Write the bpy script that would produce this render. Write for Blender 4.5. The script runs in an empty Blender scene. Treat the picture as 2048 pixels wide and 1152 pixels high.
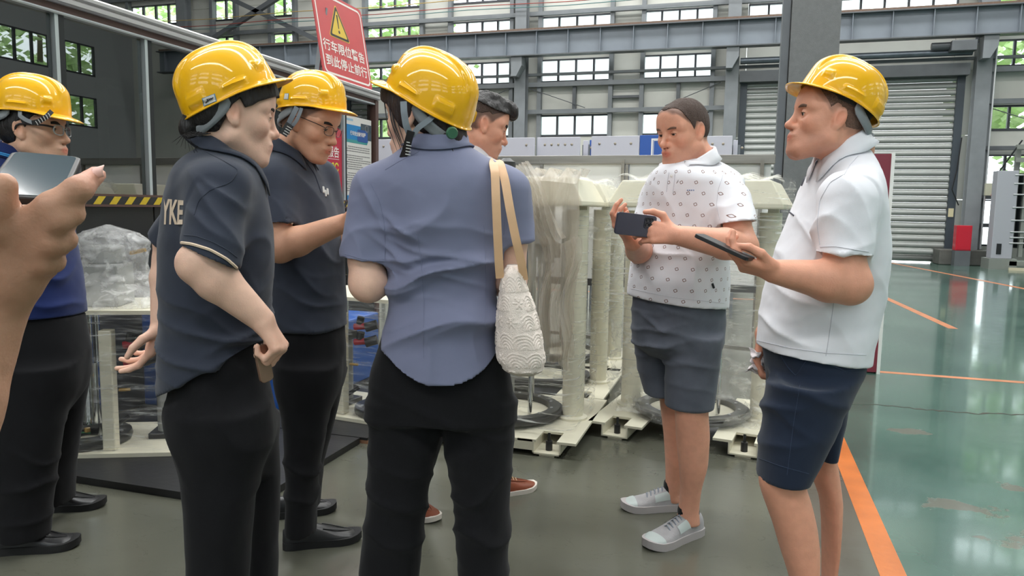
import bpy, math, random
import numpy as np
from mathutils import Vector, Matrix
random.seed(7); RNG = np.random.default_rng(11)
SC = bpy.context.scene; COL = SC.collection
PI = math.pi
# ---------------------------------------------------------------- camera
FPX = 1480.0; CAMH = 1.28
YAW, PIT, ROL = math.radians(17), math.radians(-6.25), math.radians(0.9)
c_fw = np.array([-math.sin(YAW)*math.cos(PIT), math.cos(YAW)*math.cos(PIT), math.sin(PIT)])
c_r0 = np.array([math.cos(YAW), math.sin(YAW), 0.0]); c_u0 = np.cross(c_r0, c_fw)
c_R = c_r0*math.cos(ROL)+c_u0*math.sin(ROL); c_U = -c_r0*math.sin(ROL)+c_u0*math.cos(ROL)
H_F = np.array([-math.sin(YAW), math.cos(YAW), 0.0]); CPOS = np.array([0, 0, CAMH])
cam_data = bpy.data.cameras.new('camera'); cam = bpy.data.objects.new('camera', cam_data); COL.objects.link(cam)
cam_data.sensor_width = 36.0; cam_data.lens = FPX/2048*36.0; cam_data.clip_start = 0.02; cam_data.clip_end = 200
m = Matrix(((c_R[0], c_U[0], -c_fw[0], 0), (c_R[1], c_U[1], -c_fw[1], 0), (c_R[2], c_U[2], -c_fw[2], CAMH), (0, 0, 0, 1)))
cam.matrix_world = m; SC.camera = cam
# ---------------------------------------------------------------- world, lights, exposure
SC.view_settings.view_transform = 'Standard'; SC.view_settings.look = 'None'
SC.view_settings.gamma = 1.0; SC.view_settings.use_curve_mapping = False
SC.view_settings.exposure = 0.42
try:
    SC.cycles.use_denoising = True; SC.cycles.max_bounces = 10; SC.cycles.transparent_max_bounces = 24
    SC.cycles.diffuse_bounces = 3; SC.cycles.glossy_bounces = 3; SC.cycles.caustics_reflective = False
    SC.cycles.sample_clamp_indirect = 6.0
except Exception: pass
w = bpy.data.worlds.new('overcast_sky'); SC.world = w; w.use_nodes = True
wb = w.node_tree.nodes['Background']; wb.inputs[0].default_value = (0.93, 0.97, 1.0, 1); wb.inputs[1].default_value = 4.6
def area(name, loc, rot, sx, sy, power, col=(1, 1, 1)):
    l = bpy.data.lights.new(name, 'AREA'); l.shape = 'RECTANGLE'; l.size = sx; l.size_y = sy; l.energy = power; l.color = col
    o = bpy.data.objects.new(name, l); COL.objects.link(o); o.location = loc; o.rotation_euler = rot; return o
# daylight through the window rows of the walls out of frame plus unseen roof strip lamps added to brighten the hall
for i, yy in enumerate((-6.5, 3.5, 8.5, 13.5, 18.5)):
    area('added_roof_light', (-2, yy, 10.85), (0, 0, 0), 22, 1.1, 800, (1, 0.985, 0.96))
for zz in (4.2, 5.9, 7.6):
    for xx in (-9, -3, 3, 9):
        area('window_daylight', (xx, -10.35, zz), (PI/2, 0, PI), 4.6, 1.0, 1250, (1, 0.985, 0.955))
for zz in (4.2, 5.9, 7.6):
    for yy in (-6, 0, 6, 12, 18):
        o = area('window_portal', (14.2, yy, zz), (PI/2, 0, PI/2), 4.6, 1.0, 1); o.data.cycles.is_portal = True
for xx in (-4.85, -1.9, -10.7, -7.8, 3.6):
    for zz in (6.6, 5.3) if xx < 0 else (6.6,):
        o = area('window_portal', (xx, 22.2, zz), (PI/2, 0, PI), 2.0, .65, 1); o.data.cycles.is_portal = True
# ---------------------------------------------------------------- helpers
def s2l(c): return c/12.92 if c <= 0.04045 else ((c+0.055)/1.055)**2.4
def rgb(r, g, b): return (s2l(r/255), s2l(g/255), s2l(b/255), 1)
MATS = {}
def mat(name, col, rough=0.5, metal=0.0, var=0.0, vscale=8.0, bump=0.0, bscale=60.0, spec=0.5, coat=0.0, alpha=1.0, stretch=None, attr=None, trans=0.0):
    if name in MATS: return MATS[name]
    M = bpy.data.materials.new(name); M.use_nodes = True; nt = M.node_tree; N, L = nt.nodes, nt.links
    b = N['Principled BSDF']; b.inputs['Base Color'].default_value = col; b.inputs['Roughness'].default_value = rough
    b.inputs['Metallic'].default_value = metal; b.inputs['Specular IOR Level'].default_value = spec
    b.inputs['Coat Weight'].default_value = coat; b.inputs['Coat Roughness'].default_value = 0.06; b.inputs['Alpha'].default_value = alpha
    b.inputs['Transmission Weight'].default_value = trans
    tc = N.new('ShaderNodeTexCoord'); mp = N.new('ShaderNodeMapping'); L.new(tc.outputs['Object'], mp.inputs[0])
    if stretch: mp.inputs['Scale'].default_value = stretch
    src = None
    if attr:
        a = N.new('ShaderNodeAttribute'); a.attribute_name = attr; src = a.outputs['Color']; L.new(src, b.inputs['Base Color'])
    if var:
        n = N.new('ShaderNodeTexNoise'); n.inputs['Scale'].default_value = vscale; n.inputs['Detail'].default_value = 6; L.new(mp.outputs[0], n.inputs['Vector'])
        r = N.new('ShaderNodeMapRange'); r.inputs[1].default_value = 0.3; r.inputs[2].default_value = 0.7
        r.inputs[3].default_value = 1-var; r.inputs[4].default_value = 1+var; L.new(n.outputs[0], r.inputs[0])
        mx = N.new('ShaderNodeVectorMath'); mx.operation = 'SCALE'
        if src: L.new(src, mx.inputs[0])
        else: mx.inputs[0].default_value = col[:3]
        L.new(r.outputs[0], mx.inputs['Scale']); L.new(mx.outputs[0], b.inputs['Base Color'])
    if bump:
        n2 = N.new('ShaderNodeTexNoise'); n2.inputs['Scale'].default_value = bscale; n2.inputs['Detail'].default_value = 4; L.new(mp.outputs[0], n2.inputs['Vector'])
        bp = N.new('ShaderNodeBump'); bp.inputs['Strength'].default_value = bump; bp.inputs['Distance'].default_value = 0.01
        L.new(n2.outputs[0], bp.inputs['Height']); L.new(bp.outputs[0], b.inputs['Normal'])
    MATS[name] = M; return M
def tag(o, label=None, cat=None, group=None, kind=None):
    if label: o['label'] = label
    if cat: o['category'] = cat
    if group: o['group'] = group
    if kind: o['kind'] = kind
    return o
def empty(name, loc=(0, 0, 0), rz=0.0, parent=None):
    o = bpy.data.objects.new(name, None); COL.objects.link(o); o.location = loc; o.rotation_euler = (0, 0, rz); o.empty_display_size = 0.1
    if parent: o.parent = parent
    return o
def mesh_obj(name, v, f, material, parent=None, smooth=False, sharp=None):
    me = bpy.data.meshes.new(name); me.from_pydata([tuple(p) for p in v], [], [tuple(int(i) for i in q) for q in f]); me.update()
    if smooth:
        me.polygons.foreach_set('use_smooth', np.ones(len(me.polygons), bool))
        if sharp: me.set_sharp_from_angle(angle=math.radians(sharp))
    if material: me.materials.append(material)
    o = bpy.data.objects.new(name, me); COL.objects.link(o)
    if parent: o.parent = parent
    return o
def link_mesh(name, me, parent=None, loc=(0, 0, 0), rot=(0, 0, 0)):
    o = bpy.data.objects.new(name, me); COL.objects.link(o); o.location = loc; o.rotation_euler = rot
    if parent: o.parent = parent
    return o
def frame_of(d):
    d = np.asarray(d, float); d = d/np.linalg.norm(d); a = np.array([0, 0, 1.0]) if abs(d[2]) < 0.9 else np.array([1.0, 0, 0])
    u = np.cross(a, d); u /= np.linalg.norm(u); v = np.cross(d, u); return u, v, d
class MB:
    """collects shapes and links them as one mesh"""
    def __init__(s): s.v = []; s.f = []
    def add(s, v, f):
        n = len(s.v); s.v += [tuple(p) for p in v]; s.f += [tuple(i+n for i in q) for q in f]; return s
    def box(s, x0, x1, y0, y1, z0, z1, rz=0.0, piv=None):
        v = np.array([(x, y, z) for x in (x0, x1) for y in (y0, y1) for z in (z0, z1)], float)
        if rz:
            c = np.array(piv if piv is not None else ((x0+x1)/2, (y0+y1)/2)); d = v[:, :2]-c; ca, sa = math.cos(rz), math.sin(rz)
            v[:, 0] = c[0]+d[:, 0]*ca-d[:, 1]*sa; v[:, 1] = c[1]+d[:, 0]*sa+d[:, 1]*ca
        return s.add(v, [(0, 1, 3, 2), (4, 6, 7, 5), (0, 4, 5, 1), (2, 3, 7, 6), (0, 2, 6, 4), (1, 5, 7, 3)])
    def bar(s, p, q, w, h, up=(0, 0, 1)):
        p, q = np.asarray(p, float), np.asarray(q, float); d = q-p; d /= np.linalg.norm(d); u = np.cross(up, d)
        if np.linalg.norm(u) < 1e-6: u = np.cross((1, 0, 0), d)
        u /= np.linalg.norm(u); n = np.cross(d, u); v = []
        for e in (p, q):
            for a, b in ((-1, -1), (1, -1), (1, 1), (-1, 1)): v.append(e+u*a*w/2+n*b*h/2)
        return s.add(v, [(0, 1, 2, 3), (7, 6, 5, 4), (0, 4, 5, 1), (1, 5, 6, 2), (2, 6, 7, 3), (3, 7, 4, 0)])
    def tube(s, pts, r, seg=12, cap=True):
        pts = [np.asarray(p, float) for p in pts]; n = len(pts); rr = r if hasattr(r, '__len__') else [r]*n; base = []
        u = None
        for i, p in enumerate(pts):
            d = pts[min(i+1, n-1)]-pts[max(i-1, 0)]; d /= np.linalg.norm(d)
            if u is None: u, _, _ = frame_of(d)
            u = u-d*np.dot(u, d); u /= np.linalg.norm(u); v = np.cross(d, u)
            for k in range(seg):
                a = 2*PI*k/seg; base.append(p+(u*math.cos(a)+v*math.sin(a))*rr[i])
        f = [(i*seg+k, i*seg+(k+1) % seg, (i+1)*seg+(k+1) % seg, (i+1)*seg+k) for i in range(n-1) for k in range(seg)]
        if cap: f += [tuple(range(seg))[::-1], tuple((n-1)*seg+k for k in range(seg))]
        return s.add(base, f)
    def lathe(s, prof, c=(0, 0, 0), seg=32, ax=None):
        n = len(prof); v = []
        if ax is None: u, w_, d = np.array([1., 0, 0]), np.array([0, 1., 0]), np.array([0, 0, 1.])
        else: u, w_, d = frame_of(ax)
        for r, z in prof:
            for k in range(seg):
                a = 2*PI*k/seg; v.append(np.asarray(c)+(u*math.cos(a)+w_*math.sin(a))*r+d*z)
        f = [(i*seg+k, i*seg+(k+1) % seg, (i+1)*seg+(k+1) % seg, (i+1)*seg+k) for i in range(n-1) for k in range(seg)]
        return s.add(v, f)
    def prism(s, poly, y0, y1, fn=lambda x, y, z: (x, y, z)):
        n = len(poly); v = [fn(x, y0, z) for x, z in poly]+[fn(x, y1, z) for x, z in poly]
        f = [tuple(range(n)), tuple(range(2*n-1, n-1, -1))]+[(i, i+n, (i+1) % n+n, (i+1) % n) for i in range(n)]
        return s.add(v, f)
    def grid(s, fn, nu, nv, closed_u=False):
        v = [fn(i/(nu if closed_u else nu-1), j/(nv-1)) for j in range(nv) for i in range(nu)]
        f = [(j*nu+i, j*nu+(i+1) % nu, (j+1)*nu+(i+1) % nu, (j+1)*nu+i) for j in range(nv-1) for i in range(nu if closed_u else nu-1)]
        return s.add(v, f)
    def build(s, name, material, parent=None, smooth=False, bevel=0.0, sharp=35, solid=0.0):
        o = mesh_obj(name, s.v, s.f, material, parent, smooth, sharp if smooth else None)
        if solid:
            md = o.modifiers.new('solid', 'SOLIDIFY'); md.thickness = solid; md.offset = 0
        if bevel:
            md = o.modifiers.new('bevel', 'BEVEL'); md.width = bevel; md.segments = 2; md.limit_method = 'ANGLE'
        return o
def ray_(px, py): return c_fw+c_R*(px-1024)/FPX-c_U*(py-576)/FPX
def at(px, py, Y):                       # the point seen at a pixel whose horizontal distance ahead of the viewer is Y
    d = ray_(px, py); return CPOS+d*(Y/(d@H_F))
def text_mesh(txt, size, bold=0.0):
    c = bpy.data.curves.new('t', 'FONT'); c.body = txt; c.size = size; c.align_x = 'CENTER'; c.align_y = 'CENTER'; c.offset = bold; c.resolution_u = 3
    o = bpy.data.objects.new('t', c); COL.objects.link(o); dg = bpy.context.evaluated_depsgraph_get(); dg.update()
    me = bpy.data.meshes.new_from_object(o.evaluated_get(dg)); bpy.data.objects.remove(o); bpy.data.curves.remove(c); return me
def text_obj(name, txt, size, material, mw, parent=None, bold=0.0, sx=1.0, width=None, height=None):
    me = text_mesh(txt, size, bold); n = len(me.vertices); co = np.empty(n*3, np.float32); me.vertices.foreach_get('co', co); co = co.reshape(-1, 3)
    if n:
        lo, hi = co.min(0), co.max(0); co -= (lo+hi)/2
        if width: co[:, 0] *= width/(hi[0]-lo[0])
        if height: co[:, 1] *= height/(hi[1]-lo[1])
        co[:, 0] *= sx
        me.vertices.foreach_set('co', co.reshape(-1))
    me.materials.append(material); o = bpy.data.objects.new(name, me); COL.objects.link(o); o.matrix_world = mw
    if parent:
        o.parent = parent; o.matrix_parent_inverse = Matrix(parent_matrix(parent)).inverted()
    return o
def parent_matrix(p):
    mw = p.matrix_basis.copy()
    while p.parent: mw = p.parent.matrix_basis @ mw; p = p.parent
    return mw
def frame_matrix(o, x, y):
    x = np.asarray(x, float); x /= np.linalg.norm(x); y = np.asarray(y, float); y = y-x*np.dot(x, y); y /= np.linalg.norm(y); z = np.cross(x, y)
    return Matrix(((x[0], y[0], z[0], o[0]), (x[1], y[1], z[1], o[1]), (x[2], y[2], z[2], o[2]), (0, 0, 0, 1)))
def vnoise(p, seed=0):                   # smooth value noise of an (n,3) array, -1..1
    p = np.asarray(p, np.float64); i = np.floor(p).astype(np.int64); f = p-i; f = f*f*(3-2*f); out = 0
    def h(a, b, c):
        n = (a*374761393+b*668265263+c*2147483647+seed*974634541) & 0x7fffffff; n = ((n ^ (n >> 13))*1274126177) & 0x7fffffff; n = n ^ (n >> 16); return (n & 0xffff)/32767.5-1
    for dx in (0, 1):
        for dy in (0, 1):
            for dz in (0, 1):
                wgt = (f[:, 0] if dx else 1-f[:, 0])*(f[:, 1] if dy else 1-f[:, 1])*(f[:, 2] if dz else 1-f[:, 2])
                out = out+wgt*h(i[:, 0]+dx, i[:, 1]+dy, i[:, 2]+dz)
    return out
def fbm(p, seed=0, oct=3): return sum(vnoise(np.asarray(p)*2**k, seed+k)*0.5**k for k in range(oct))
# ================================================================ materials of the hall
M_STEEL = mat('painted_steel', rgb(126, 131, 135), 0.5, 0, 0.10, 3, 0.05, 40)
M_STEELD = mat('dark_painted_steel', rgb(94, 98, 102), 0.5, 0, 0.12, 3, 0.05, 40)
M_BEAM = mat('crane_beam_paint', rgb(124, 132, 141), 0.5, 0, 0.06, 2)
M_PANEL = mat('cream_wall_panel', rgb(206, 207, 200), 0.6, 0, 0.05, 1.5)
M_FRAME = mat('window_frame_grey', rgb(66, 68, 74), 0.45)
M_ROOF = mat('roof_deck', rgb(168, 172, 174), 0.7)
def glass_mat(name, tint, tr=0.86, rough=0.02, film=0.0):
    M = bpy.data.materials.new(name); M.use_nodes = True; N, L = M.node_tree.nodes, M.node_tree.links; N.clear()
    o = N.new('ShaderNodeOutputMaterial'); t = N.new('ShaderNodeBsdfTransparent'); t.inputs[0].default_value = (tint[0]*tr, tint[1]*tr, tint[2]*tr, 1)
    g = N.new('ShaderNodeBsdfGlossy'); g.inputs['Roughness'].default_value = rough; g.inputs['Color'].default_value = (1, 1, 1, 1)
    fr = N.new('ShaderNodeLayerWeight'); fr.inputs[0].default_value = 0.28
    m1 = N.new('ShaderNodeMixShader'); mr = N.new('ShaderNodeMapRange'); mr.inputs[3].default_value = 0.05+film; mr.inputs[4].default_value = 0.9; L.new(fr.outputs['Fresnel'], mr.inputs[0])
    L.new(mr.outputs[0], m1.inputs[0]); L.new(t.outputs[0], m1.inputs[1]); L.new(g.outputs[0], m1.inputs[2]); L.new(m1.outputs[0], o.inputs[0])
    return M
M_PANE = glass_mat('window_glass', (0.94, 0.98, 0.98), 0.9)
# ---------------------------------------------------------------- floor
def floor_mat(name, c1, c2, rough, patches):
    M = bpy.data.materials.new(name); M.use_nodes = True; N, L = M.node_tree.nodes, M.node_tree.links; b = N['Principled BSDF']
    tc = N.new('ShaderNodeTexCoord'); n1 = N.new('ShaderNodeTexNoise'); n1.inputs['Scale'].default_value = 0.9; n1.inputs['Detail'].default_value = 8; L.new(tc.outputs['Object'], n1.inputs['Vector'])
    r1 = N.new('ShaderNodeValToRGB'); r1.color_ramp.elements[0].position = 0.35; r1.color_ramp.elements[0].color = c1; r1.color_ramp.elements[1].position = 0.68; r1.color_ramp.elements[1].color = c2
    L.new(n1.outputs[0], r1.inputs[0]); last = r1.outputs[0]
    n2 = N.new('ShaderNodeTexNoise'); n2.inputs['Scale'].default_value = 9; n2.inputs['Detail'].default_value = 9; n2.inputs['Roughness'].default_value = 0.65; L.new(tc.outputs['Object'], n2.inputs['Vector'])
    # scuffs: thin dark traces
    mp = N.new('ShaderNodeMapping'); mp.inputs['Scale'].default_value = (1.3, 2.6, 1); L.new(tc.outputs['Object'], mp.inputs[0])
    n3 = N.new('ShaderNodeTexNoise'); n3.inputs['Scale'].default_value = 2.2; n3.inputs['Detail'].default_value = 5; n3.inputs['Distortion'].default_value = 1.5; L.new(mp.outputs[0], n3.inputs['Vector'])
    w1 = N.new('ShaderNodeMapRange'); w1.inputs[1].default_value = 0.0; w1.inputs[2].default_value = 0.004; ab = N.new('ShaderNodeMath'); ab.operation = 'ABSOLUTE'; sb = N.new('ShaderNodeMath'); sb.operation = 'SUBTRACT'; sb.inputs[1].default_value = 0.56
    L.new(n3.outputs[0], sb.inputs[0]); L.new(sb.outputs[0], ab.inputs[0]); L.new(ab.outputs[0], w1.inputs[0])
    w1.inputs[3].default_value = 0.8; w1.inputs[4].default_value = 1.0
    mul = N.new('ShaderNodeVectorMath'); mul.operation = 'SCALE'; L.new(last, mul.inputs[0]); L.new(w1.outputs[0], mul.inputs['Scale']); last = mul.outputs[0]
    rr = N.new('ShaderNodeMapRange'); rr.inputs[1].default_value = 0.3; rr.inputs[2].default_value = 0.7; rr.inputs[3].default_value = rough*0.75; rr.inputs[4].default_value = rough*1.35; L.new(n2.outputs[0], rr.inputs[0])
    rlast = rr.outputs[0]
    if patches:       # places where the green coating has peeled down to the bare concrete
        sp = N.new('ShaderNodeSeparateXYZ'); L.new(tc.outputs['Object'], sp.inputs[0]); acc = None
        for (px, py, sx, sy) in patches:
            ds = N.new('ShaderNodeVectorMath'); ds.operation = 'SUBTRACT'; ds.inputs[1].default_value = (px, py, 0); L.new(tc.outputs['Object'], ds.inputs[0])
            dv = N.new('ShaderNodeVectorMath'); dv.operation = 'MULTIPLY'; dv.inputs[1].default_value = (1/sx, 1/sy, 0); L.new(ds.outputs[0], dv.inputs[0])
            ln = N.new('ShaderNodeVectorMath'); ln.operation = 'LENGTH'; L.new(dv.outputs[0], ln.inputs[0])
            if acc is None: acc = ln.outputs['Value']
            else:
                mn = N.new('ShaderNodeMath'); mn.operation = 'MINIMUM'; L.new(acc, mn.inputs[0]); L.new(ln.outputs['Value'], mn.inputs[1]); acc = mn.outputs[0]
        ad = N.new('ShaderNodeMath'); ad.operation = 'MULTIPLY_ADD'; ad.inputs[1].default_value = 3.4; n4 = N.new('ShaderNodeTexNoise'); n4.inputs['Scale'].default_value = 5.5; n4.inputs['Detail'].default_value = 9; n4.inputs['Roughness'].default_value = 0.6
        L.new(tc.outputs['Object'], n4.inputs['Vector']); L.new(n4.outputs[0], ad.inputs[0]); L.new(acc, ad.inputs[2])
        th = N.new('ShaderNodeMapRange'); th.inputs[1].default_value = 2.15; th.inputs[2].default_value = 2.3; th.inputs[3].default_value = 1; th.inputs[4].default_value = 0; L.new(ad.outputs[0], th.inputs[0])
        mx = N.new('ShaderNodeMix'); mx.data_type = 'RGBA'; mx.inputs['B'].default_value = rgb(80, 82, 69); L.new(th.outputs[0], mx.inputs['Factor']); L.new(last, mx.inputs['A']); last = mx.outputs['Result']
        mr = N.new('ShaderNodeMix'); mr.data_type = 'FLOAT'; mr.inputs['B'].default_value = 0.42; L.new(th.outputs[0], mr.inputs['Factor']); L.new(rlast, mr.inputs['A']); rlast = mr.outputs['Result']
    L.new(last, b.inputs['Base Color']); L.new(rlast, b.inputs['Roughness'])
    n5 = N.new('ShaderNodeTexNoise'); n5.inputs['Scale'].default_value = 2.6; n5.inputs['Detail'].default_value = 3; L.new(tc.outputs['Object'], n5.inputs['Vector'])
    bp = N.new('ShaderNodeBump'); bp.inputs['Strength'].default_value = 0.12; bp.inputs['Distance'].default_value = 0.02; L.new(n5.outputs[0], bp.inputs['Height']); L.new(bp.outputs[0], b.inputs['Normal'])
    b.inputs['Specular IOR Level'].default_value = 0.6; b.inputs['Coat Weight'].default_value = 0.5 if patches else 0.15; b.inputs['Coat Roughness'].default_value = 0.07
    return M
M_FLG = floor_mat('grey_floor_paint', rgb(84, 85, 75), rgb(99, 99, 88), 0.19, None)
M_FLR = floor_mat('worn_green_floor_paint', rgb(56, 88, 78), rgb(82, 112, 100), 0.17, [(0.96, 3.60, 0.20, 0.11), (1.20, 3.32, 0.34, 0.20), (1.30, 3.92, 0.16, 0.10), (1.15, 2.92, 0.14, 0.08), (1.02, 4.75, 0.26, 0.08)])
f1 = MB().box(-25, 0.575, -10, 22.2, -0.15, 0).build('floor', M_FLG); tag(f1, kind='structure')
f2 = MB().box(0.575, 14, -10, 22.2, -0.15, 0).build('floor', M_FLR); tag(f2, kind='structure')
M_ORANGE = mat('orange_floor_paint', rgb(198, 112, 52), 0.28, 0, 0.16, 5, 0.1, 30)
M_ORANGEF = mat('faded_orange_floor_paint', rgb(186, 120, 84), 0.35, 0, 0.15, 5)
def strip(x0, y0, x1, y1, wd, mt):
    d = Vector((x1-x0, y1-y0, 0)).normalized(); n = Vector((-d.y, d.x, 0))*wd/2; z = 0.0012
    o = mesh_obj('floor_line', [Vector((x0, y0, z))+n, Vector((x0, y0, z))-n, Vector((x1, y1, z))-n, Vector((x1, y1, z))+n,
                  Vector((x0, y0, -.01))+n, Vector((x0, y0, -.01))-n, Vector((x1, y1, -.01))-n, Vector((x1, y1, -.01))+n], [(0, 1, 2, 3), (0, 4, 5, 1), (1, 5, 6, 2), (2, 6, 7, 3), (3, 7, 4, 0)], mt)
    tag(o, kind='structure')
strip(0.578, -2, 0.578, 6.4, 0.092, M_ORANGE); strip(1.0, 6.5, 6.0, 6.46, 0.075, M_ORANGEF); strip(2.15, 12.4, 2.34, 9.3, 0.10, M_ORANGEF)
strip(3.6, 22, 4.95, 14, 0.12, M_ORANGEF); strip(-6, 11.2, 0.4, 11.2, 0.09, M_ORANGEF)
# the long crack across the green paint
cr = []; cf = []
for i in range(40):
    t = i/39; x = 0.76+t*1.3; y = 5.30+0.13*t+0.03*math.sin(t*9)+RNG.normal()*0.012; hw = 0.004+0.012*max(0, math.sin(t*PI*1.1))*RNG.random()+0.004*t
    cr += [(x, y-hw, 0.0008), (x, y+hw, 0.0008)]
for i in range(39): cf.append((2*i, 2*i+2, 2*i+3, 2*i+1))
tag(mesh_obj('floor_crack', cr, cf, mat('crack_dirt', rgb(58, 54, 46), 0.8)), kind='structure')
# ---------------------------------------------------------------- back wall with its windows
YB = 22.0
COLX = [-24.4, -18.4, -12.4, -6.4, -0.4, 5.6]
ROW = {'A': (7.42, 8.12), 'B': (6.32, 6.90), 'C': (4.98, 5.66), 'D': (3.40, 4.03), 'E': (1.80, 2.80), 'F': (0.45, 1.66)}
nwin = [0]
WMESH = {}
def window(x0, x1, z0, z1, np_, place, rows=1, structure=True):
    """frame with mullions, one pane object for each light; place maps (x, depth, z) to the wall"""
    nwin[0] += 1; fr = MB(); t = 0.035
    fr.box(x0, x1, -.05, .05, z0, z0+t*1.6); fr.box(x0, x1, -.05, .05, z1-t, z1); fr.box(x0, x0+t, -.05, .05, z0, z1); fr.box(x1-t, x1, -.05, .05, z0, z1)
    for k in range(1, np_):
        xm = x0+(x1-x0)*k/np_; fr.box(xm-t*.8, xm+t*.8, -.045, .045, z0, z1)
    for k in range(1, rows):
        zm = z0+(z1-z0)*k/rows; fr.box(x0, x1, -.045, .045, zm-t, zm+t)
    root = empty('window_%d' % nwin[0]); root.matrix_world = place; tag(root, kind='structure')
    fr.build('frame', M_FRAME, root)
    pw = (x1-x0)/np_-0.05; ph = (z1-z0)/rows-0.05; key = (round(pw, 3), round(ph, 3))
    if key not in WMESH:
        me = bpy.data.meshes.new('pane'); b = MB().box(-pw/2, pw/2, -.004, .004, -ph/2, ph/2); me.from_pydata(b.v, [], b.f); me.materials.append(M_PANE); WMESH[key] = me
    for k in range(np_):
        for j in range(rows):
            link_mesh('pane', WMESH[key], root, (x0+(x1-x0)*(k+.5)/np_, 0, z0+(z1-z0)*(j+.5)/rows))
    return root
wall = empty('wall_back', (0, YB, 0)); tag(wall, kind='structure')
trimn = [0]
def trim(mb, material=None, bevel=0):
    trimn[0] += 1; o = mb.build('trim_%d' % trimn[0], material or M_STEEL, None, bevel=bevel); return tag(o, kind='structure')
place_back = Matrix.Translation((0, YB, 0))
def bay(xc, spans, rows, npanes, nohole=None):
    cuts = [xc]+[e for s in spans for e in s]+[xc+6]
    for i in range(len(cuts)-1):
        x0, x1 = cuts[i], cuts[i+1]; isw = i % 2 == 1
        zs = [0, 11.0]; holes = []
        if isw: holes = sorted([ROW[r] for r in rows if not (nohole and (i, r) in nohole)])
        z = 0.0
        for h in holes+[(11.0, None)]:
            z1 = h[0]
            if z1 > z+.02:
                ns = max(1, int(round((z1-z)/1.6))) if z1-z > 2.4 else 1
                for k in range(ns):
                    a, b_ = z+(z1-z)*k/ns, z+(z1-z)*(k+1)/ns
                    MB().box(x0+.006, x1-.006, -.03, .05, a+.005, b_-.005).build('panel', M_PANEL, wall)
            if h[1] is not None:
                window(x0, x1, h[0], h[1], npanes, place_back); z = h[1]
        for xe in (x0, x1) if isw else ():
            trim(MB().box(xe-.06, xe+.06, YB-.22, YB-.04, 0, 11), M_STEEL)
bay(-24.4, [(-24.0, -21.9), (-21.03, -18.87)], 'AB', 4)
bay(-18.4, [(-17.5, -16.56), (-15.2, -14.28)], 'AB', 2)
bay(-12.4, [(-11.72, -9.74), (-8.79, -6.8)], 'ABCD', 4)
bay(-6.4, [(-5.92, -3.78), (-2.88, -0.93)], 'BCD', 4)
bay(5.6, [(5.88, 7.9), (8.8, 10.9)], 'ABCDEF', 4)
# the bay of the roller door: high windows, panels beside and above the opening
for (x0, x1) in ((-.4, -.05), (2.05, 2.2), (5.05, 5.6)): MB().box(x0+.005, x1-.005, -.03, .05, 4.95, 11).build('panel', M_PANEL, wall)
for (x0, x1) in ((-.05, 2.05), (2.2, 5.05)):
    MB().box(x0+.005, x1-.005, -.03, .05, 4.95, 6.31).build('panel', M_PANEL, wall); MB().box(x0+.005, x1-.005, -.03, .05, 6.91, 11).build('panel', M_PANEL, wall)
    window(x0, x1, 6.32, 6.90, 4 if x0 < 0 else 5, place_back)
for (x0, x1) in ((-.4, -.12), (5.2, 5.6)):
    for k in range(3): MB().box(x0+.005, x1-.005, -.03, .05, k*1.65+.005, (k+1)*1.65-.005).build('panel', M_PANEL, wall)
MB().box(11.6, 14.05, -.05, .05, 0, 11).build('panel', M_PANEL, wall)
# steel: columns, girts, crane beam, braces
for x in COLX:
    c = empty('column', (x, YB-.45, 0)); tag(c, kind='structure'); w2 = .17
    MB().box(-w2, w2, -.16, -.14, 0, 11).box(-w2, w2, .14, .16, 0, 11).box(-.012, .012, -.14, .14, 0, 11).box(-.17, -.15, -.14, .14, 0, 5.5).build('shaft', M_STEEL, c)
    MB().prism([(-.16, 5.62), (.16, 5.62), (.16, 5.35), (0.0, 5.05), (-.16, 5.05)], -.55, -.16).build('bracket', M_STEEL, c)
    if x > 5: MB().box(-.75, .5, -.5, .4, 0, .38).build('pedestal', mat('dirty_concrete', rgb(92, 92, 88), 0.8, 0, 0.15, 6, 0.2, 30), c, bevel=.02)
for (z, h, dep) in ((4.9, .13, .2), (5.18, .07, .26), (4.11, .12, .2), (6.94, .12, .2), (8.3, .12, .2)):
    for i, x in enumerate(COLX):
        if x == -0.4 and z < 5.0: continue
        trim(MB().box(x+.17, x+5.83, YB-dep-.1, YB-dep+.02, z-h/2, z+h/2), M_STEEL)
for z in (2.95, 1.72, 1.0): trim(MB().box(5.77, 11.4, YB-.3, YB-.16, z-.05, z+.05), M_STEELD)
for x in (-5.97, -3.0): pass
for x in (-4.85, -1.85, -10.4, -7.7): trim(MB().box(x-.05, x+.05, YB-.2, YB-.06, 4.17, 4.84), M_STEELD)
for (a, b_) in (((-6.2, 4.8), (-4.5, 4.2)), ((-.7, 4.8), (-2.2, 4.2)), ((5.9, 3.95), (8.5, 3.0)), ((-6.6, 4.9), (-8.4, 4.2))):
    trim(MB().tube([(a[0], YB-.26, a[1]), (b_[0], YB-.26, b_[1])], .012, 6), M_STEELD)
trim(MB().bar((-3.75, YB-.14, 4.5), (-2.9, YB-.14, 4.5), .1, .07), M_STEELD)
beam = empty('beam', (0, 21.1, 0)); tag(beam, kind='structure')
MB().box(-24.4, 12, -.012, .012, 5.62, 6.28).build('web', M_BEAM, beam); MB().box(-24.4, 12, -.16, .16, 5.6, 5.63).box(-24.4, 12, -.18, .18, 6.27, 6.30).build('flange', M_STEELD, beam)
stiff = MB().box(-.008, .008, -.15, -.012, 5.63, 6.27).build('stiffener', M_BEAM, beam).data
for k in range(1, 40): link_mesh('stiffener', stiff, beam, (-24.2+k*.92, 0, 0))
bpy.data.objects['stiffener'].location = (-24.2, 0, 0)
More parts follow.
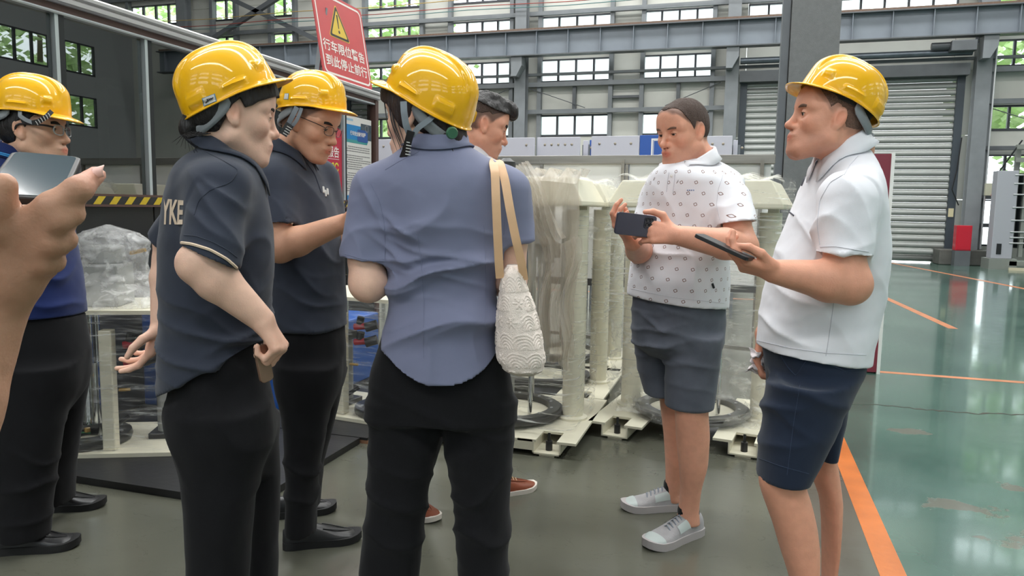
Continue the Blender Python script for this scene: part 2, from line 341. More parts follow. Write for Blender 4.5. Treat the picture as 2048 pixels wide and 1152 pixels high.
MB().box(-24.4, 12, -.05, .05, 6.30, 6.38).build('crane_rail', mat('rusty_rail', rgb(110, 88, 74), .7, 0, .2, 20), beam)
for (x0, x1, z0, z1) in ((-17.8, -13.0, 6.4, 8.6), (-17.8, -13.0, 8.6, 6.4)):
    o = MB().bar((x0, YB-.6, z0), (x1, YB-.6, z1), .14, .14, up=(0, 1, 0)).build('brace', M_STEELD); tag(o, kind='structure')
for zz, cc in ((7.36, rgb(190, 160, 90)), (7.15, rgb(160, 70, 60)), (7.05, rgb(90, 130, 130))):
    o = MB().tube([(-20 + 3*k, YB-.75, zz-.05*math.sin(k*PI/2)**2) for k in range(9)], .012, 6).build('wire', mat('wire_%d' % int(zz*100), cc, .5)); tag(o, kind='structure')
# hanging chains of beads on the columns
M_GALV = mat('galvanised', rgb(200, 202, 204), 0.35, 0.7)
# the nearer, middle-row column
c = empty('column', (0, 10.4, 0)); tag(c, kind='structure')
M_COLN = mat('column_grey_paint', rgb(106, 108, 108), 0.6, 0, 0.08, 18, 0.25, 140)
MB().box(.505, 1.09, -.02, 0, 0, 10.9).box(.79, .81, 0, .55, 0, 10.9).box(.505, 1.09, .55, .57, 0, 10.9).build('shaft', M_COLN, c)
MB().box(.40, .49, .02, .42, 0, 10.9).build('flange', M_STEELD, c)
# roller door
door = empty('door_1', (2.55, YB-.28, 0)); tag(door, kind='structure')
M_SLAT = mat('galvanised_shutter_slat', rgb(146, 149, 146), 0.45, 0.4, 0.10, 1.2, stretch=(1, 1, 8)); M_SLATS = mat('shutter_guide', rgb(58, 66, 74), 0.5)
pr = [(-.02, .0), (.012, .02), (.02, .07), (.012, .115), (-.012, .14), (-.02, .168)]
sm = MB().grid(lambda u, v: (-2.56+5.12*u, -pr[min(5, int(round(v*5)))][0], pr[min(5, int(round(v*5)))][1]), 2, 6)
sl = sm.build('slat', M_SLAT, door, smooth=True, sharp=60, solid=.004); slm = sl.data; sl.location = (0, 0, .03)
for k in range(1, 28):
    o = link_mesh('slat', slm, door, (0, RNG.normal()*.003, .03+k*.17))
MB().box(-2.72, -2.54, -.08, .06, 0, 4.95).box(2.54, 2.72, -.08, .06, 0, 4.95).build('guide_rail', M_SLATS, door)
MB().tube([(-2.75, -.35, 5.28), (2.75, -.35, 5.28)], .085, 16).build('roller_tube', mat('oily_pipe', rgb(100, 108, 116), .35, .6, .2, 3), door, smooth=True)
MB().box(-2.75, 2.75, -.3, .1, 4.74, 5.03).build('lintel', M_STEELD, door)
MB().box(2.2, 2.75, -.75, -.35, 5.25, 5.5).tube([(1.8, -.5, 5.42), (2.3, -.5, 5.42)], .09, 12).build('motor', M_STEELD, door, bevel=.01)
MB().box(2.56, 2.68, -.1, -.08, 1.2, 1.42).build('warning_plate', mat('plate_cream', rgb(205, 195, 160), .5), door)
# other walls, roof (out of the frame, but they shape the light and the reflections)
def plain_wall(name, x0, x1, place, zrows, spans):
    r = empty(name); r.matrix_world = place; tag(r, kind='structure'); z = 0
    zc = [0]
    for a, b_ in zrows: zc += [a, b_]
    zc.append(11)
    for i in range(len(zc)-1):
        if i % 2 == 0: MB().box(x0, x1, -.05, .05, zc[i], zc[i+1]).build('panel', M_ROOF, r)
        else:
            xs = [x0]+[e for s in spans for e in s]+[x1]
            for k in range(len(xs)-1):
                if k % 2 == 0: MB().box(xs[k], xs[k+1], -.05, .05, zc[i], zc[i+1]).build('panel', M_ROOF, r)
                else: window(xs[k], xs[k+1], zc[i], zc[i+1], max(2, int((xs[k+1]-xs[k])/.52)), place)
ROWS2 = [(3.7, 4.7), (5.4, 6.4), (7.1, 8.1)]
plain_wall('wall_right', -10, 22, Matrix.Translation((14, 0, 0)) @ Matrix.Rotation(PI/2, 4, 'Z'), ROWS2, [(-8.3, -3.7), (-2.3, 2.3), (3.7, 8.3), (9.7, 14.3), (15.7, 20.3)])
plain_wall('wall_front', -25, 14, Matrix.Translation((0, -10, 0)), ROWS2, [(-11.3, -6.7), (-5.3, -.7), (.7, 5.3), (6.7, 11.3)])
tag(MB().box(-25.1, -25, -10, 22, 0, 11).build('wall_left', M_ROOF), kind='structure')
roof = empty('ceiling', (0, 0, 11)); tag(roof, kind='structure')
ye = [-10]+[e for yy in (-6.5, 3.5, 8.5, 13.5, 18.5) for e in (yy-.6, yy+.6)]+[22.3]
for k in range(len(ye)-1):
    if k % 2 == 0: MB().box(-25, 14, ye[k], ye[k+1], 0, .1).build('panel', M_ROOF, roof)
    else:
        MB().box(-25, -13, ye[k], ye[k+1], 0, .1).box(9, 14, ye[k], ye[k+1], 0, .1).build('panel', M_ROOF, roof)
        MB().box(-13, 9, ye[k], ye[k+1], .03, .06).build('added_roof_glazing', M_PANE, roof)  # unseen glazing strips, made up to go with the added roof lamps
# outside
tag(MB().box(-70, 60, 22.3, 80, -.3, -.16).build('ground', mat('pale_yard', rgb(170, 172, 160), .9)), kind='structure')
tag(MB().box(-11, 4.5, 33, 40, -.16, 14).build('building', mat('white_cladding', rgb(225, 228, 232), .7)), 'pale factory building seen through the back windows', 'building')
M_LEAF = mat('tree_leaves', rgb(186, 212, 148), .6, 0, .3, 1.2); M_BARK = mat('bark', rgb(90, 76, 60), .9)  # leaves paler than their own green: overexposed daylight is put into the colour
def tree(x, y, h, r, seed, where):
    t = empty('tree', (x, y, -.16)); tag(t, where, 'tree', 'trees outside the hall'); g = np.random.default_rng(seed); v = []; f = []
    for k in range(1700):
        d = g.normal(size=3); d /= np.linalg.norm(d); rr = r*(.45+.55*g.random()**.5)*(1+.25*math.sin(5*d[0]+seed)*math.cos(4*d[2])); c = np.array([0, 0, h*.62])+d*rr*np.array([1, 1, h*.36/r])
        n = g.normal(size=3); n /= np.linalg.norm(n); u, w_, _ = frame_of(n); s = .13+.18*g.random(); b0 = len(v)
        v += [c+u*s, c+w_*s*.6, c-u*s, c-w_*s*.6]; f.append((b0, b0+1, b0+2, b0+3))
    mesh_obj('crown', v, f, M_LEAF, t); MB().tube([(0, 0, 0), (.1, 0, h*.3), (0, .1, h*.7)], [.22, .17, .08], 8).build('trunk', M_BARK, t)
i = 0
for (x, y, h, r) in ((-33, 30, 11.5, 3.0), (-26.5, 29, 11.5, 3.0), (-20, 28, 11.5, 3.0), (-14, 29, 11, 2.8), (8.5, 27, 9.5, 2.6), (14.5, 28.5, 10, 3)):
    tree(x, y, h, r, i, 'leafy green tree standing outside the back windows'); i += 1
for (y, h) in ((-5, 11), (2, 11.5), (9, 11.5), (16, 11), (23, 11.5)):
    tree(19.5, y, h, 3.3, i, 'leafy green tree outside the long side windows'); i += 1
tag(MB().box(14.3, 60, -30, 22.3, -.3, -.16).build('ground', mat('pale_yard', rgb(170, 172, 160), .9)), kind='structure')
# ================================================================ glass booth on the left
M_BLACKT = mat('black_dado_panel', rgb(34, 34, 35), 0.35, 0, 0.1, 3); M_JOINT = mat('pale_joint', rgb(150, 142, 120), .6)
M_ALU = mat('aluminium_rail', rgb(182, 180, 180), .38, .35, .06, 10, stretch=(4, .2, 4)); M_BROWN = mat('brown_frame', rgb(84, 60, 54), .45); M_SILV = mat('silver_bead', rgb(190, 196, 198), .35, .4)
M_DARKF = mat('black_gasket', rgb(26, 28, 30), .4); M_HAZY = mat('hazard_yellow', rgb(196, 168, 40), .5, 0, .1, 30); M_HAZK = mat('hazard_black', rgb(34, 34, 34), .5)
M_BPANE = glass_mat('booth_glass', (0.62, 0.70, 0.64), 0.42, 0.0, 0.10)
XB = -3.5; BY0, BY1 = 0.6, 6.72; ZS = 1.27
booth = empty('glass_booth', (XB, 3, 0)); tag(booth, 'long glass booth with black tiled base and yellow-black hazard band, along the left', 'booth')
MY = [0.68, 1.30, 1.92, 2.54, 3.16, 3.78, 4.40, 5.00, 5.58, 6.14, 6.70]
for i in range(len(MY)-1):
    for (za, zb) in ((.02, .62), (.63, 1.255)):
        MB().box(-.06, 0, MY[i]-3+.006, MY[i+1]-3-.006, za, zb).build('tile', M_BLACKT, booth, bevel=.003)
MB().box(-.07, -.012, BY0-3, BY1-3, 0, 1.26).build('backing', M_JOINT, booth)
hz = MB().box(-.07, .025, BY0-3, BY1-3, 1.258, 1.305).build('hazard_band', M_HAZK, booth)
sv = MB(); s = .046; y = BY0-3
st = MB().add([(.0262, -.045, 1.259), (.0262, .005, 1.259), (.0262, .045, 1.304), (.0262, -.005, 1.304), (.020, -.045, 1.259), (.020, .005, 1.259), (.020, .045, 1.304), (.020, -.005, 1.304)],
              [(0, 1, 2, 3), (0, 4, 5, 1), (1, 5, 6, 2), (2, 6, 7, 3), (3, 7, 4, 0)]).build('stripe', M_HAZY, hz).data
bpy.data.objects['stripe'].location = (0, y+.06, 0)
for k in range(1, 55): link_mesh('stripe', st, hz, (0, y+.06+k*.112, 0))
MB().box(-.08, .035, BY0-3, BY1-3, 1.245, 1.258).box(-.08, .02, BY0-3, BY1-3, 1.305, 1.318).build('sill', M_BROWN, booth)
for i in range(len(MY)-1):
    MB().box(-.035, -.027, MY[i]-3+.03, MY[i+1]-3-.03, 1.318, 2.26).build('pane', M_BPANE, booth)
    if i in (0, 2, 3, 6): pass
for i, y in enumerate(MY[:-1]):
    MB().box(-.05, -.004, y-3-.002, y-3+.036, 1.318, 2.28).build('mullion', M_DARKF, booth)
    MB().box(-.04, .002, y-3-.026, y-3-.004, 1.318, 2.28).build('bead', M_SILV, booth)
MB().box(-.06, .02, 6.70-3, 6.76-3, 0, 2.3).build('corner_post', M_BROWN, booth)
MB().box(-3.0, -.01, 6.70-3, 6.74-3, 0, 1.3).build('end_wall', M_BROWN, booth)
MB().box(-3.0, -.01, 6.71-3, 6.73-3, 1.3, 2.3).build('end_pane', M_BPANE, booth)
prof = [(-.04, 2.26), (.012, 2.26), (.018, 2.272), (.012, 2.276), (.012, 2.285)]
MB().prism([(-.05, 2.255), (.012, 2.255), (.016, 2.262), (.012, 2.27), (-.05, 2.27)], BY0-3, 6.76-3).build('lower_trim', M_SILV, booth)
MB().prism([(-.05, 2.27), (.010, 2.27), (.010, 2.305), (-.05, 2.305)], BY0-3, 6.76-3).build('brown_trim', M_BROWN, booth)
MB().prism([(-.05, 2.305), (.03, 2.305), (.045, 2.315), (.045, 2.335), (.035, 2.345), (.05, 2.355), (.05, 2.372), (.03, 2.386), (-.05, 2.39)], BY0-3, 6.76-3).build('roof_rail', M_ALU, booth)
MB().box(-3.2, -.05, BY0-3, 6.74-3, 2.30, 2.36).build('roof', mat('booth_roof', rgb(150, 152, 150), .7), booth)
MB().box(-3.1, -3.0, BY0-3, 6.74-3, 0, 2.3).build('rear_wall', mat('booth_inner', rgb(58, 62, 60), .8), booth); MB().box(-3.0, -.06, BY0-3, 6.7-3, .02, .04).build('booth_floor', M_DARKF, booth)
# what stands inside the booth
o = MB().box(-5.6, -4.6, 4.9, 6.0, 0.04, 1.55).build('cabinet', mat('cabinet_grey', rgb(150, 154, 154), .5), None, bevel=.01); tag(o, 'pale grey cabinet inside the glass booth', 'cabinet')
fr = empty('door_frame', (-4.3, 4.2, .04)); tag(fr, 'white door frame leaning inside the glass booth', 'frame')
MB().bar((0, 0, 0), (-.15, .15, 2.1), .07, .05).bar((-.15, .15, 2.1), (-.3, .9, 2.1), .07, .05).bar((-.3, .9, 2.1), (-.1, .8, 0), .07, .05).build('moulding', mat('white_moulding', rgb(205, 208, 204), .5), fr)
# warning sign leaning on the booth roof
M_SIGNR = mat('sign_red', rgb(190, 72, 74), .45, 0, .04, 5); M_WHITE = mat('print_white', rgb(226, 218, 212), .5); M_TRIY = mat('sign_yellow', rgb(208, 176, 60), .5); M_BLK = mat('print_black', rgb(38, 34, 34), .5)
L = math.radians(9.5); su = np.array([-math.sin(L), 0, math.cos(L)]); sxv = np.array([0, 1.0, 0]); sn = np.array([math.cos(L), 0, math.sin(L)]); so = np.array([-3.485, 6.21, 2.39])
def sp(x, h, e=0.0): return so+sxv*x+su*h+sn*e
sign = empty('warning_sign', so); tag(sign, 'red warning board with yellow triangle and white writing, propped on the booth roof', 'sign')
def local(pts, o): return [np.asarray(p)-np.array(o.location) for p in pts]
def rrect(x0, x1, z0, z1, r, n=6):
    out = []
    for cx, cz, a0 in ((x1-r, z0+r, -PI/2), (x1-r, z1-r, 0), (x0+r, z1-r, PI/2), (x0+r, z0+r, PI)):
        out += [(cx+r*math.cos(a0+PI/2*k/n), cz+r*math.sin(a0+PI/2*k/n)) for k in range(n+1)]
    return out
def flat(poly, fn, e0, e1):          # a thin plate from an outline
    n = len(poly); v = [fn(x, z, e0) for x, z in poly]+[fn(x, z, e1) for x, z in poly]
    return v, [tuple(range(n, 2*n)), tuple(range(n-1, -1, -1))]+[(i, (i+1) % n, (i+1) % n+n, i+n) for i in range(n)]
def ring(outer, inner, fn, e):
    n = len(outer); v = [fn(x, z, e) for x, z in outer]+[fn(x, z, e) for x, z in inner]
    return v, [(i, (i+1) % n, (i+1) % n+n, i+n) for i in range(n)]
def part_flat(name, vf, mt, parent): return mesh_obj(name, local(vf[0], parent), vf[1], mt, parent)
part_flat('board', flat(rrect(-.44, .44, 0, .77, .035), sp, -.012, 0), M_SIGNR, sign)
part_flat('border', ring(rrect(-.415, .415, .025, .745, .06), rrect(-.397, .397, .043, .727, .045), sp, .0012), M_WHITE, sign)
def tri(s_): return [(-.06+.205*s_*math.cos(a), .485+.205*s_*math.sin(a)) for a in (PI/2, PI/2+2*PI/3, PI/2+4*PI/3)]
def rtri(s_, r=.02):
    P_ = tri(s_); out = []
    for i in range(3):
        p, a, b = np.array(P_[i]), np.array(P_[i-1]), np.array(P_[(i+1) % 3]); da = (a-p)/np.linalg.norm(a-p); db = (b-p)/np.linalg.norm(b-p)
        for t in (0, .33, .67, 1): out.append(tuple((1-t)**2*(p+da*r)+2*t*(1-t)*p+t*t*(p+db*r)))
    return out
part_flat('triangle_edge', flat(rtri(1.04, .03), sp, 0, .0012), M_TRIY, sign)
part_flat('triangle_band', flat(rtri(.98, .03), sp, .0012, .002), M_BLK, sign)
part_flat('triangle', flat(rtri(.78, .02), sp, .002, .0028), M_TRIY, sign)
part_flat('exclamation_mark', flat([(-.072, .60), (-.048, .60), (-.054, .475), (-.066, .475)], sp, .0028, .0036), M_BLK, sign)
part_flat('exclamation_dot', flat([(-.06+.015*math.cos(k*PI/6), .445+.015*math.sin(k*PI/6)) for k in range(12)], sp, .0028, .0036), M_BLK, sign)
text_obj('lettering', '行车限位警告', .12, M_WHITE, frame_matrix(sp(-.01, .285, .002), sxv, su), sign, bold=.002, width=.74, height=.105)
text_obj('lettering', '到此停止前行', .12, M_WHITE, frame_matrix(sp(.0, .15, .002), sxv, su), sign, bold=.002, width=.74, height=.105)
o = MB().bar((-3.62, 5.86, 2.36), (-3.60, 5.98, 3.0), .05, .02).build('prop_bar', M_STEEL); tag(o, 'grey steel strip holding up the red warning board', 'strut')
# posters on the booth glass
def wallp(x, z, e=0.0): return np.array([XB-.02+e, x, z])
red = empty('poster', (XB-.02, 5.75, 1.68)); tag(red, 'red paper poster with white writing and yellow 37.3 stuck on booth glass', 'poster')
M_POSR = mat('poster_red', rgb(176, 34, 56), .35, 0, .06, 6); M_LIME = mat('poster_lime', rgb(205, 205, 60), .5)
part_flat('sheet', flat([(5.30, 1.385), (6.10, 1.385), (6.105, 1.96), (5.30, 1.96)], wallp, .004, .006), M_POSR, red)
fmw = lambda y, z, e: frame_matrix((XB-.02+e, y, z), (0, 1, 0), (0, 0, 1))
text_obj('lettering', '网报告', .1, M_WHITE, fmw(5.91, 1.745, .008), red, bold=.0015, width=.28, height=.10)
text_obj('lettering', '达', .1, M_WHITE, fmw(5.67, 1.605, .008), red, width=.07, height=.075)
text_obj('lettering', '37.3℃', .1, M_LIME, fmw(5.89, 1.61, .008), red, bold=.002, width=.30, height=.085)
text_obj('lettering', '须如实报告', .1, M_WHITE, fmw(5.84, 1.50, .008), red, bold=.0015, width=.44, height=.07)
part_flat('underline', flat([(5.74, 1.68), (6.05, 1.68), (6.05, 1.684), (5.74, 1.684)], wallp, .006, .0072), M_WHITE, red)
note = empty('notice', (XB-.02, 6.42, 1.7)); tag(note, 'white safety notice with blue heading band and lines of small print on booth glass', 'notice')
M_PAPER = mat('notice_paper', rgb(205, 202, 198), .5); M_BLUE = mat('notice_blue', rgb(28, 120, 178), .5); M_DBLUE = mat('notice_dark_blue', rgb(36, 76, 140), .5); M_TEAL = mat('notice_teal', rgb(60, 140, 140), .5); M_DPIC = mat('notice_photo', rgb(58, 70, 78), .5, 0, .4, 30); M_SMALL = mat('small_print', rgb(120, 118, 118), .6)
part_flat('sheet', flat([(6.165, 1.32), (6.67, 1.32), (6.67, 2.10), (6.165, 2.10)], wallp, .004, .007), M_PAPER, note)
part_flat('heading_band', flat([(6.17, 1.885), (6.60, 1.885), (6.60, 2.02), (6.17, 2.02)], wallp, .007, .008), M_BLUE, note)
part_flat('heading_stripe', flat([(6.17, 1.855), (6.58, 1.855), (6.60, 1.885), (6.17, 1.885)], wallp, .007, .008), M_TEAL, note)
part_flat('heading_photo', flat([(6.44, 1.90), (6.665, 1.90), (6.665, 2.05), (6.46, 2.05)], wallp, .008, .009), M_DPIC, note)
part_flat('heading_patch', flat(rrect(6.39, 6.59, 1.875, 1.99, .02), wallp, .009, .0095), M_DBLUE, note)
part_flat('dial', ring([(6.575+.035*math.cos(k*PI/8), 2.01+.035*math.sin(k*PI/8)) for k in range(16)], [(6.575+.026*math.cos(k*PI/8), 2.01+.026*math.sin(k*PI/8)) for k in range(16)], wallp, .0097), M_SMALL, note)
text_obj('lettering', '行车安全操作规程', .05, M_WHITE, fmw(6.40, 1.945, .0102), note, bold=.0008, width=.30, height=.042)
part_flat('foot_band', flat([(6.17, 1.322), (6.665, 1.322), (6.665, 1.365), (6.17, 1.365)], wallp, .007, .008), M_BLUE, note)
lb = MB()
for k in range(21):
    if k in (3, 11): continue
    ln = 6.19; z = 1.815-k*.0205; xe = 6.66-(.22*RNG.random() if k % 3 == 2 else .01); x = ln+(.02 if k % 3 == 0 else 0)
    while x < xe-.02:
        e = min(xe, x+.025+.04*RNG.random()); v, f = flat([(x, z), (e, z), (e, z+.008), (x, z+.008)], wallp, .007, .0078); lb.add(local(v, note), f); x = e+.005
lb.build('small_print', M_SMALL, note)['kind'] = 'stuff'
hd = MB(); v, f = flat([(6.18, 2.055), (6.31, 2.055), (6.31, 2.075), (6.18, 2.075)], wallp, .007, .0078); hd.add(local(v, note), f).build('heading_line', mat('heading_grey_blue', rgb(140, 170, 190), .6), note)
# ================================================================ white partition with the steel rail
M_WB = mat('white_board', rgb(242, 241, 239), .45, 0, .03, 2); M_INOX = mat('brushed_stainless', rgb(150, 146, 140), .28, .75, .2, 4, stretch=(.3, .3, 6))
part = empty('partition_board', (-1.3, 6.45, 0)); tag(part, 'white partition of flat panels in a stainless frame, standing behind the wrapped machines', 'partition')
MB().box(-1.4, 1.55, -.03, .03, 1.66, 1.735).build('top_rail', M_INOX, part, bevel=.006)
for (xa, xb) in ((-1.38, -.42), (-.40, .33), (.365, 1.12), (1.15, 1.52)):
    MB().box(xa, xb, .005, .02, .66, 1.665).build('panel', M_WB, part)
MB().box(-1.4, 1.55, -.015, .03, .60, .66).build('bottom_rail', mat('dark_rail', rgb(70, 70, 72), .4), part)
for x in (-.41, .348, 1.135): MB().box(x-.014, x+.014, -.02, .03, .6, 1.66).build('mullion', M_INOX, part)
for x in (-1.0, .315, 1.45):
    MB().bar((x, -.02, 1.7), (x, .04, 0), .03, .03).build('leg', M_INOX, part); MB().bar((x, .0, .12), (x-.9 if x > 0 else x+.3, .3, .12), .03, .03).build('foot', M_INOX, part)
for x in (-.41, .33): MB().lathe([(0, -.012), (.012, -.012), (.014, 0)], (x, -.032, 1.69), 12, (0, -1, 0)).build('bolt', M_GALV, part)
# display boards behind
M_LILAC = mat('pale_lilac_board', rgb(206, 205, 216), .45); M_ROYAL = mat('royal_blue_board', rgb(48, 92, 176), .4); M_SCREW = mat('screw_head', rgb(170, 160, 145), .4, .5)
def dboard(x0, x1, y, z0, z1, mt, label, screws, name='display_board'):
    b = empty(name, ((x0+x1)/2, y, 0)); tag(b, label, 'display board'); h = (x1-x0)/2
    MB().box(-h, h, -.02, .02, z0, z1).build('sheet', mt, b, bevel=.004)
    for x in (-h+.06, h-.06): MB().box(x-.02, x+.02, -.02+.045, .06, 0, z1-.05).build('post', M_STEEL, b)
    for k in range(screws): MB().lathe([(0, .012), (.012, .008), (.016, 0)], (-h+.1+(2*h-.2)*k/max(1, screws-1), -.02, z1-.09), 10, (0, -1, 0)).build('screw', M_SCREW, b)
    return b
dboard(-4.6, -2.46, 8.9, .7, 2.13, M_LILAC, 'pale lilac board edge with screws, seen over the partition beside the booth corner', 8)
dboard(-2.45, -1.91, 9.0, .7, 2.14, M_LILAC, 'pale lilac board with screw heads above the partition, right of the dark-haired man', 5)
dboard(-1.90, -1.84, 9.15, .7, 2.11, M_LILAC, 'narrow pale strip of board between two lilac boards over the partition', 1)
dboard(-1.83, -1.775, 9.2, .7, 2.12, M_ROYAL, 'narrow royal blue board between two lilac boards over the partition', 0)
dboard(-1.77, -1.19, 9.0, .7, 2.145, M_LILAC, 'pale lilac board with three screw heads, left of the blue lettered board', 3)
bb = dboard(-1.185, -.46, 9.0, .7, 2.15, M_ROYAL, 'royal blue board with part of a white outline letter, behind the bareheaded man', 0)
text_obj('lettering', 'D', .3, M_WB, frame_matrix((-.95, 8.976, 2.0), (1, 0, 0), (0, 0, 1)), bb, bold=.0, width=.20, height=.22)
text_obj('lettering_core', 'D', .3, M_ROYAL, frame_matrix((-.95, 8.974, 2.0), (1, 0, 0), (0, 0, 1)), bb, bold=-.012, width=.16, height=.18)
dboard(-.45, -.13, 9.0, .7, 2.13, M_LILAC, 'pale lilac board edge just right of the bareheaded man', 2)
dboard(-.12, -.07, 9.1, .7, 2.09, M_LILAC, 'thin pale board edge beside the roller door guide', 1)
# red board with white edge
rb = empty('red_board', (.72, 6.43, 0)); tag(rb, 'dark red display board with white edge strip standing behind the man in white polo', 'display board')
MB().box(-.12, .375, -.02, .02, .012, 1.735).build('sheet', mat('maroon_board', rgb(132, 46, 62), .35, 0, .03, 2), rb); MB().box(.375, .40, -.03, .03, 0, 1.74).build('edge_strip', M_WB, rb)
MB().box(-.10, .38, .02, .3, 0, .03).build('base_plate', M_STEEL, rb)
# ================================================================ wrapped machines
M_CREAM = mat('cream_machine_paint', rgb(226, 221, 200), .38, 0, .05, 4); M_CHROME = mat('chrome_rod', rgb(205, 208, 210), .12, 1.0); M_DRING = mat('dark_steel_ring', rgb(74, 74, 72), .32, .5); M_GREYP = mat('grey_plastic', rgb(150, 152, 150), .45); M_BLKP = mat('black_fitting', rgb(32, 32, 34), .4)
M_REDF = mat('red_fitting', rgb(170, 40, 54), .4); M_BRASS = mat('brass_fitting', rgb(190, 150, 70), .35, .6); M_BLUEP = mat('blue_machine_panel', rgb(20, 84, 168), .4)
def film_mat(name, tint, op, streak, sc, lo=.52, hi=.78):
    M = bpy.data.materials.new(name); M.use_nodes = True; N, L = M.node_tree.nodes, M.node_tree.links; N.clear(); o = N.new('ShaderNodeOutputMaterial')
    t = N.new('ShaderNodeBsdfTransparent'); t.inputs[0].default_value = (.985, .985, .985, 1); b = N.new('ShaderNodeBsdfPrincipled'); b.inputs['Base Color'].default_value = tint; b.inputs['Roughness'].default_value = .16; b.inputs['Specular IOR Level'].default_value = .8
    tc = N.new('ShaderNodeTexCoord'); mp = N.new('ShaderNodeMapping'); mp.inputs['Scale'].default_value = sc; mp.inputs['Rotation'].default_value = (.25, .35, 0); L.new(tc.outputs['Object'], mp.inputs[0])
    n = N.new('ShaderNodeTexNoise'); n.inputs['Scale'].default_value = 5; n.inputs['Detail'].default_value = 7; n.inputs['Distortion'].default_value = .6; L.new(mp.outputs[0], n.inputs['Vector'])
    r = N.new('ShaderNodeMapRange'); r.inputs[1].default_value = lo; r.inputs[2].default_value = hi; r.inputs[3].default_value = op; r.inputs[4].default_value = min(1, op+streak); L.new(n.outputs[0], r.inputs[0])
    bp = N.new('ShaderNodeBump'); bp.inputs['Strength'].default_value = .6; bp.inputs['Distance'].default_value = .02; L.new(n.outputs[0], bp.inputs['Height']); L.new(bp.outputs[0], b.inputs['Normal'])
    mx = N.new('ShaderNodeMixShader'); L.new(r.outputs[0], mx.inputs[0]); L.new(t.outputs[0], mx.inputs[1])
    tl = N.new('ShaderNodeBsdfTranslucent'); tl.inputs[0].default_value = tint; m2 = N.new('ShaderNodeMixShader'); m2.inputs[0].default_value = .3; L.new(b.outputs[0], m2.inputs[1]); L.new(tl.outputs[0], m2.inputs[2]); L.new(m2.outputs[0], mx.inputs[2]); L.new(mx.outputs[0], o.inputs[0])
    return M
M_FILM = film_mat('clear_wrap', (.93, .93, .90, 1), .05, .75, (1, 1, 14), .56, .72); M_FILMD = film_mat('clear_wrap_loose', (.93, .93, .90, 1), .14, .6, (2, 2, 3)); M_FILMB = film_mat('greyish_sheet_wrap', (.68, .61, .52, 1), .44, .30, (3, 3, .6))
def wrap(name, path, z0, z1, mt, parent, nu=90, nv=70, amp=.012, seed=0, u0=0.0, u1=1.0, sc=(9, 9, 22), flare=0.0):
    """a sheet of film running round a closed outline from height z0 to z1, wrinkled"""
    P_ = np.array(path+[path[0]], float); seg = np.linalg.norm(np.diff(P_, axis=0), axis=1); cum = np.concatenate([[0], np.cumsum(seg)]); cen = P_[:-1].mean(0)
    U = np.linspace(u0, u1, nu) % 1.0000001; V = np.linspace(0, 1, nv); x = np.interp(U*cum[-1], cum, P_[:, 0]); y = np.interp(U*cum[-1], cum, P_[:, 1])
    X = np.tile(x, nv); Y = np.tile(y, nv); Z = np.repeat(z0+(z1-z0)*V, nu); q = np.stack([X*sc[0], Y*sc[1], Z*sc[2]], 1)
    d = amp*(fbm(q, seed, 3)+.5*np.abs(vnoise(q*np.array([1.5, 1.5, .4])+9, seed+5))); k = 1+d/np.hypot(X-cen[0], Y-cen[1]).clip(.05)+flare*np.repeat((1-V)**2, nu)
    v = np.stack([cen[0]+(X-cen[0])*k, cen[1]+(Y-cen[1])*k, Z+.4*d], 1)
    f = [(j*nu+i, j*nu+i+1, (j+1)*nu+i+1, (j+1)*nu+i) for j in range(nv-1) for i in range(nu-1)]
    return mesh_obj(name, v, f, mt, parent, smooth=True)
